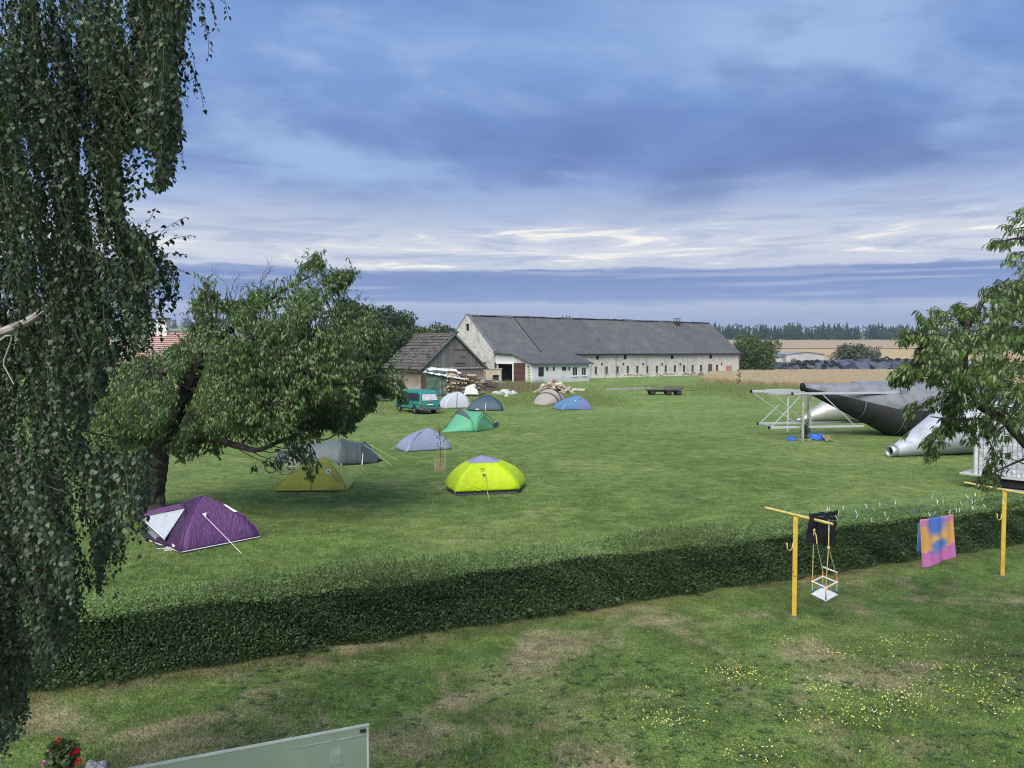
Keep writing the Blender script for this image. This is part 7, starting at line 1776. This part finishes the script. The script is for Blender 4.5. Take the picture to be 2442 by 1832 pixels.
# ------------------------------------------------------------------ firewood and farm clutter
M_LOG = wood('split_log', (.52, .41, .29), (.34, .255, .175), vert=False); M_LOGB = wood('log_bark', (.11, .085, .065), (.17, .14, .115), vert=False); M_POLEW = wood('old_pole', (.17, .155, .14), (.26, .245, .225), vert=False)
def log_mesh(name, kind, L, r, mats):
    mb = MB()
    if kind == 'split':
        pr = [(-r, -r * .5), (r * .9, -r * .55), (r * .5, r * .6), (-r * .55, r * .65)]
    else: pr = [(math.cos(a) * r * random.uniform(.88, 1.1), math.sin(a) * r * random.uniform(.88, 1.1)) for a in [2 * math.pi * i / 8 for i in range(8)]]
    n = len(pr); vs = [(-L / 2, y, z) for y, z in pr] + [(L / 2, y * .92, z * .95) for y, z in pr]; me = bpy.data.meshes.new(name)
    fs = [tuple(reversed(range(n))), tuple(range(n, 2 * n))] + [(i, (i + 1) % n, (i + 1) % n + n, i + n) for i in range(n)]
    me.from_pydata(vs, [], fs)
    for m in mats: me.materials.append(m)
    me.polygons.foreach_set('material_index', [0, 0] + [len(mats) - 1 if kind == 'round' else random.randint(0, len(mats) - 1) for _ in range(n)]); return me
LOGS = [log_mesh('log', 'split', random.uniform(.95, 1.15), random.uniform(.10, .15), [M_LOG, M_LOGB]) for _ in range(4)] + [log_mesh('log', 'round', 1.0, random.uniform(.09, .14), [M_LOG, M_LOGB]) for _ in range(2)]
def rot(yaw, pitch=0, roll=0): return Matrix.Rotation(yaw, 4, 'Z') @ Matrix.Rotation(pitch, 4, 'Y') @ Matrix.Rotation(roll, 4, 'X')
def wood_pile():
    b = G(1066, 946); t = thing('firewood_stack', 'tall stack of split firewood half covered by tarpaulins', 'wood pile', b); d = b.y
    x0, x1 = b.x - .2, D(1137, 900, d).x
    for r_ in range(14):
        z = .12 + r_ * .205; f = r_ / 13; xe = lerp(x1, x1 - .9, max(0, (f - .55) / .45)); x = x0 + random.uniform(-.1, .15) + .25 * f
        while x < xe:
            yaw = random.gauss(0, .22) if random.random() < .62 else random.uniform(1.1, 1.9); step = 1.02 if abs(yaw) < .8 else .27
            if z > lerp(2.95, 2.2, (x - x0) / (x1 - x0)): break
            M = Matrix.Translation((x + step / 2, d + .45 + random.uniform(-.15, .12), z + random.uniform(-.03, .03))) @ rot(yaw, random.gauss(0, .06), random.random() * 6.28); place(random.choice(LOGS), 'log', M, t); x += step * random.uniform(.92, 1.02)
    c = MB(); c.box(((x0 + x1) / 2 + .1, d + 1.5, 1.1), (x1 - x0 - .3, 1.8, 2.2)); c.build('stack_core', M_LOGB, t)
    X = lambda x, y, dd=0.0: D(x, y, d + dd)
    M_GT = fabric('green_tarp', (.055, .110, .085), .05, .6, .8); M_WT = fabric('white_tarp', (.62, .66, .68), .08, .5, .7)
    draped('green_tarpaulin', 'dark green tarpaulin hanging over the left of the firewood', 'tarpaulin', [xy(X(1018, 900, .2), .05), xy(X(1062, 900, .1), .05), X(1072, 886, .5), X(1016, 884, .5)], M_GT, .22, 1.6, 20, 24, .02)
    draped('white_tarpaulin', 'white tarpaulin lying over the top of the firewood stack', 'tarpaulin', [X(1008, 889, .1), X(1122, 909, .0), X(1086, 880, 1.6), X(1022, 878, 1.6)], M_WT, .16, 1.8, 26, 12, .02)
    draped('white_tarp_flap', 'white sheet hanging over the right foot of the firewood', 'tarpaulin', [X(1106, 942, -.3), xy(X(1142, 944, -.3), .25), X(1133, 915, .25), X(1112, 922, .1)], M_WT, .12, 2, 14, 12, .02)
    for i, (xa, xb) in enumerate(((1052, 1050), (1062, 1057), (1068, 1056))):
        a, e = xy(X(xa, 946, -.35)), X(xb, 908 + i * 3, .1); m = MB(); m.tube([a, a.lerp(e, .5) + Vector((.03, 0, 0)), e], .04, 6); tag(m.build('leaning_pole', M_POLEW), 'pale pole leaning against the green tarpaulin, %s' % ('leftmost', 'middle', 'rightmost')[i], 'pole', 'poles leaning on the firewood')
wood_pile()
def pole_pile():
    b = G(1150, 937); d = b.y + 2; t = thing('pole_heap', 'heap of long grey poles and brushwood right of the firewood', 'wood heap', (b.x, d, 0)); xa, xb = D(1104, 900, d).x, D(1192, 900, d).x
    for i in range(95):
        f = random.random(); z = .15 + 2.0 * f * (1 - .55 * random.random()); L = random.uniform(2.2, 4.2); cx = lerp(xa + 1, xb - 1.2, random.random()); top = lerp(2.45, 1.5, (cx - xa) / (xb - xa)); z = min(z, top)
        mb = LOGS[0]
        m = POLES[i % 4]; M = Matrix.Translation((cx, d + random.uniform(-.6, 1.6) * (1 - f * .4), z)) @ rot(random.gauss(.05, .22), random.gauss(.08, .10), random.random() * 6) @ Matrix.Diagonal((L, 1, 1, 1)); place(m, 'pole', M, t)
    n = 900; P = np.stack([RNG.uniform(xa + .4, xb, n), RNG.uniform(d - .9, d - .2, n), RNG.random(n) ** 1.5 * 1.3], 1); A = rand_unit(n) * np.array([1, .4, .5]); V, F = leaf_arrays(P, A, rand_unit(n), RNG.uniform(.3, .8, n), np.full(n, .03)); stuff(raw_mesh('brushwood', V, F, foliage('brush', (.07, .055, .045), (.12, .10, .085), (.2, .18, .15), .05, .9, .1), t, rnd=np.repeat(RNG.random(n), 6)))
POLES = []
for r_ in (.035, .045, .055, .065):
    me = bpy.data.meshes.new('pole'); k = 6; vs = [(-.5, math.cos(a) * r_, math.sin(a) * r_) for a in [2 * math.pi * i / k for i in range(k)]] + [(.5, math.cos(a) * r_ * .7, math.sin(a) * r_ * .7) for a in [2 * math.pi * i / k for i in range(k)]]
    me.from_pydata(vs, [], [tuple(reversed(range(k))), tuple(range(k, 2 * k))] + [(i, (i + 1) % k, (i + 1) % k + k, i + k) for i in range(k)]); me.materials.append(M_POLEW); POLES.append(me)
pole_pile()
def log_heap():
    b = G(1322, 938); M_BL = wood('pale_log', (.42, .38, .31), (.30, .26, .21), vert=False); M_RL = wood('red_log', (.22, .13, .09), (.15, .095, .07), vert=False)
    ml = [log_mesh('log', 'round', 1.6, .19, [M_LOG, M_BL]), log_mesh('log', 'round', 1.2, .22, [M_BL, M_BL]), log_mesh('log', 'round', 1.0, .17, [M_LOG, M_RL]), log_mesh('log', 'split', 1.1, .2, [M_LOG, M_RL])]
    t = thing('log_heap', 'loose heap of cut logs behind the beige tent', 'log heap', b)
    for i in range(58):
        a = random.gauss(0, 1.05); h = max(0, 1.45 - abs(a) * .7); z = .18 + random.random() * h
        M = Matrix.Translation((b.x + a, b.y + random.uniform(-.8, 1.2), z)) @ rot(random.uniform(0, 6.28), random.gauss(0, .35), random.random() * 6); place(random.choice(ml if abs(a) < 1 else ml[:2]), 'log', M, t)
    for i, (x, y) in enumerate(((1290, 936), (1365, 934), (1376, 932), (1385, 935), (1336, 934), (1300, 928))):
        p = G(x, y); o = place(ml[i % 2], 'loose_log', Matrix.Translation(p + Vector((0, 0, .2))) @ rot(random.uniform(0, 3), 0, 0)); tag(o, ('pale log lying left of the heap', 'pale log lying well right of the heap', 'pale log at the right end of the row', 'pale log farthest right in the grass', 'pale log at the right foot of the heap', 'pale log lying left behind the heap')[i], 'log', 'loose logs round the heap')
log_heap()
def bag_heap():
    M_ = fabric('white_bag', (.60, .64, .66), .1, .4, .9); c = G(1203, 941)
    for i, (x, y, w, h, lab) in enumerate(((1186, 940, 1.4, .35, 'crumpled white plastic bags in the weeds, left one'), (1204, 941, 1.5, .62, 'crumpled white plastic bags in the weeds, middle and largest'), (1221, 941, 1.2, .45, 'crumpled white plastic bags in the weeds, right one'), (1208, 946, .5, .3, 'small white bag before the larger ones'))):
        p = G(x, y); mb = MB(); sd_ = i * 7.3
        def fn(u, v):
            th, ph = u * 6.2832, v * math.pi / 2; d = Vector((math.cos(th) * math.cos(ph) * w / 2, math.sin(th) * math.cos(ph) * .5, math.sin(ph) * h)); return p + d * (1 + .35 * mnoise.noise(d * 3.5 + Vector((sd_, 0, 0))) + .12 * mnoise.noise(d * 9))
        mb.grid(fn, 26, 12); tag(mb.build('plastic_bag', M_, None, smooth=False), lab, 'plastic bag', 'white bags in the weeds')
bag_heap()
def tarped_trailer():
    p = G(893, 957); t = thing('covered_trailer', 'small trailer under a dark grey cover with white top, left of the van', 'trailer', p); mb = MB(); M_ = fabric('dark_cover', (.055, .06, .072), .05, .5, .8)
    def fn(u, v):
        th = u * 6.2832; k = max(abs(math.cos(th)), abs(math.sin(th))); q = Vector((math.cos(th) / k * 1.35, math.sin(th) / k * .8, 0)); s = 1 + .06 * mnoise.noise((th * 3, v * 4, 1)); return p + q * s * (1 if v < .75 else lerp(1, .05, (v - .75) / .25)) + Vector((0, 0, .25 + min(v, .75) / .75 * 1.1 + max(0, v - .75) * .4))
    mb.grid(fn, 40, 12); mb.build('cover', M_, t, smooth=True); m = MB(); m.box(p + Vector((0, 0, 1.52)), (1.6, 1.0, .12)); m.build('white_lid', M_WFRAME, t, bevel=.04)
    for s in (-.85, .85):
        w = MB(); w.lathe(p + Vector((.2, s, .28)), (0, 1, 0), [(-.08, .1), (-.08, .27), (.08, .27), (.08, .1), (-.08, .1)], 16); w.build('wheel', M_VOID, t)
tarped_trailer()

# ------------------------------------------------------------------ silage heap with tyres
def silage():
    d0 = 192.0; L_ = D(1780 + 280 / 5.53, 886, d0).x; R_ = D(2330, 886, d0).x
    t = thing('silage_heap', 'long silage heap under black and grey plastic sheet', 'silage heap', ((L_ + R_) / 2, d0, 0))
    def hgt(x):
        px = CX + x / d0 * FPX; pts = [(1828, 886), (1848, 880), (1880, 872), (1905, 866), (1960, 860.5), (2000, 860), (2080, 857.5), (2125, 857), (2200, 857), (2330, 859)]
        for (a, ya), (b, yb) in zip(pts, pts[1:]):
            if a <= px <= b: return max(.15, CAM_H - (lerp(ya, yb, (px - a) / (b - a)) - 838) / FPX * (d0 + 5))
        return .15 if px < 1830 else 3.0
    def fn(u, v):
        x = lerp(L_, R_, u); h = hgt(x); y = d0 + v * 16; k = math.sin(min(1, v * 2.6) * math.pi / 2); fall = 1 if v < .75 else math.cos((v - .75) / .25 * math.pi / 2)
        w = .12 * mnoise.noise((x * 1.1, y * .5, 0)) + .10 * mnoise.noise((x * 3.2 + y * 1.4, y * .8, 2)); return Vector((x, y, max(.02, h * k * fall + w * k)))
    m = NT('silage_sheet'); x, y, z = m.xyz(); n = m.noise(.8, 6, .6, v=m.scaled(m.pos(), (1, .3, .4)), dist=.8)
    f = m.smooth(m.math('ADD', x, m.math('MULTIPLY', n, 6.0)), 74, 79)
    m.base(m.mix(f, m.mix(m.smooth(n, .46, .62), (.012, .013, .015), (.075, .08, .095)), m.mix(m.smooth(n, .40, .54), (.025, .027, .032), (.085, .096, .130)))); m.rough(.35); m.bump(m.noise(1.4, 4, .6, v=m.scaled(m.pos(), (1.8, .4, .6)), dist=1), .6, .2)
    mb = MB(); mb.grid(fn, 150, 26); mb.build('plastic_sheet', m.m, t, smooth=True)
    # tyres weighing the sheet down, each its own object
    me = bpy.data.meshes.new('tyre'); mb = MB(); prof = [(-.10, .24), (-.12, .40), (-.07, .47), (.07, .47), (.12, .40), (.10, .24), (-.10, .24)]; mb.lathe((0, 0, 0), (0, 0, 1), prof, 14); me.from_pydata([tuple(v) for v in mb.v], [], mb.f); me.materials.append(mat('old_tyre', (.016, .016, .018), .9, .2, 4)); me.polygons.foreach_set('use_smooth', [True] * len(me.polygons))
    z2 = lambda x, y: (1780 + x / 5.53, 800 + y / 5.53); spots = []
    for x, y in ((530, 402), (588, 400), (735, 402), (770, 380), (865, 378), (900, 352), (975, 345), (1010, 392), (1060, 362), (1090, 405), (1150, 360), (1160, 388), (1180, 400), (965, 445), (1215, 420), (1275, 466), (1720, 340), (1760, 345), (1840, 326), (1905, 315), (1925, 335), (2050, 322), (1830, 456), (1985, 455), (2010, 446), (2095, 446), (740, 355), (820, 352), (700, 372), (860, 355), (640, 380), (420, 455), (470, 462), (540, 468), (600, 470), (660, 470), (720, 462), (790, 465), (390, 465), (350, 478), (300, 484), (200, 482), (150, 484), (240, 480), (690, 455), (750, 448), (1700, 328), (1790, 332), (1620, 425), (1520, 322), (1480, 326), (2140, 330), (2170, 440)):
        spots.append(z2(x, y))
    for px, py in spots:
        xw = (px - CX) / FPX * (d0 + 3); u = (xw - L_) / (R_ - L_); best = None
        if not 0 < u < 1:
            p = Vector((xw, d0 - .5, .15))
        else:
            for k in range(27):
                v = k / 60; p = fn(u, v); sy = 838 + (CAM_H - p.z) / p.y * FPX
                if best is None or abs(sy - py) < best[0]: best = (abs(sy - py), p)
            p = best[1]
        o = place(me, 'tyre', Matrix.Translation(p + Vector((0, -.1, .12))) @ Matrix.Rotation(random.gauss(.55, .25), 4, 'X') @ Matrix.Rotation(random.gauss(0, .3), 4, 'Y') @ Matrix.Diagonal((1.45, 1.45, 1.6, 1))); tag(o, 'old black tyre weighing down the silage sheet', 'tyre', 'tyres on the silage sheet')
silage()
def power_pole():
    d = 300.0; x = D(2096, 838, d).x; z0 = terrain(x, d); h = CAM_H + (838 - 826) / FPX * d; t = thing('power_pole', 'thin power pole with forked cross arms behind the silage heap', 'pole', (x, d, z0)); M_ = mat('pole_rust', (.16, .10, .085), .85)
    m = MB(); m.tube([(x, d, z0 - .3), (x, d, h - 1.3)], .16, 8); m.build('mast', M_, t)
    m = MB(); m.bar((x, d, h - 1.7), (x - 1.0, d, h - .5), .16); m.bar((x, d, h - 1.7), (x + 1.0, d, h - .5), .16); m.bar((x - 1.15, d, h - .5), (x + 1.15, d, h - .5), .14); m.build('cross_arm', M_, t)
    for dx in (-1.0, 0, 1.0):
        m = MB(); m.tube([(x + dx, d, h - .45), (x + dx, d, h + .05)], .17, 8); m.build('insulator', M_RUST, t)
power_pole()

# ------------------------------------------------------------------ bicycles under the cherry
def bicycle(lab, base, yaw, m, lean=.12):
    t = thing('bicycle', lab, 'bicycle', base, 'bicycles behind the olive tent'); f = Vector((math.cos(yaw), math.sin(yaw), 0)); s = Vector((-f.y, f.x, 0)); up = (Vector((0, 0, 1)) + s * lean).normalized()
    def P(a, z, o=0): return Vector(base) + f * a + up * z + s * o
    M_T = mat('bike_tyre', (.02, .02, .02), .8); M_S = mat('bike_alloy', (.55, .56, .58), .35, .1, 5, 0, metal=.7)
    for a in (-.52, .52):
        w = MB(); w.tube([P(a + math.cos(q) * .335, .34 + math.sin(q) * .335) for q in [2 * math.pi * i / 28 for i in range(29)]], .017, 6, False); wo = w.build('wheel', M_T, t, smooth=True)
        r = MB(); r.tube([P(a + math.cos(q) * .312, .34 + math.sin(q) * .312) for q in [2 * math.pi * i / 28 for i in range(29)]], .010, 5, False); r.tube([P(a, .34, -.05), P(a, .34, .05)], .022, 6); r.build('rim', M_S, wo)
        q_ = MB(); [q_.tube([P(a, .34), P(a + math.cos(2 * math.pi * i / 14) * .31, .34 + math.sin(2 * math.pi * i / 14) * .31)], .0016, 3, False) for i in range(14)]; q_.build('spokes', M_S, wo)
    fr = MB(); bb, st, hd, ra, fa = P(-.06, .30), P(-.20, .80), P(.36, .82), P(-.52, .34), P(.52, .34)
    for a, b in ((bb, st), (bb, hd), (st.lerp(bb, .08), hd), (ra, bb), (ra, st.lerp(bb, .1)), (P(.38, .76), fa)): fr.tube([a, b], .017, 6)
    fr.build('frame', m, t); h = MB(); h.tube([P(.36, .82), P(.33, .98), P(.33, 1.0)], .014, 6); h.tube([P(.30, 1.0, -.29), P(.36, 1.01, -.12), P(.36, 1.01, .12), P(.30, 1.0, .29)], .013, 6); h.build('handlebar', M_T, t)
    sd_ = MB(); sd_.tube([st, P(-.23, .92)], .013, 6); sd_.tube([P(-.36, .94), P(-.26, .95), P(-.10, .94)], [.07, .06, .025], 8); sd_.build('saddle', M_T, t); c = MB(); c.lathe(bb, s, [(-.02, .02), (-.02, .09), (.0, .09)], 14); c.tube([bb - up * .16 + s * .06, bb + up * .16 + s * -.06], .012, 5); c.build('crank', M_S, t)
bicycle('silver bicycle behind the olive tent, nearer one', xy(G(712, 1130)), .35, mat('bike_silver', (.45, .47, .50), .4, .1, 5, 0)); bicycle('dark bicycle behind the olive tent, farther left', xy(G(672, 1124)), .9, mat('bike_dark', (.03, .035, .05), .4, .1, 5, 0), -.1)
p = G(697, 1108); m_ = MB(); m_.tube([p, p + Vector((.02, 0, .8)), p + Vector((.0, 0, 1.15))], [.13, .115, .11], 10); tag(m_.build('grey_stump_post', mat('grey_wood', (.27, .26, .25), .9, .3, 5, .4)), 'short grey wooden post under the cherry, by the tunnel tent', 'post')

# ------------------------------------------------------------------ thin evening haze round everything
def haze():
    mb = MB(); mb.box((0, 1790, 84), (8200, 3660, 172)); m = bpy.data.materials.new('haze_air'); m.use_nodes = True; nt = m.node_tree; nt.nodes.clear()
    v = nt.nodes.new('ShaderNodeVolumePrincipled'); v.inputs['Color'].default_value = (.72, .82, 1.0, 1); v.inputs['Density'].default_value = .00017; v.inputs['Anisotropy'].default_value = .1
    o = nt.nodes.new('ShaderNodeOutputMaterial'); nt.links.new(v.outputs[0], o.inputs['Volume'])
    ob = mb.build('haze', m); stuff(ob)
haze()
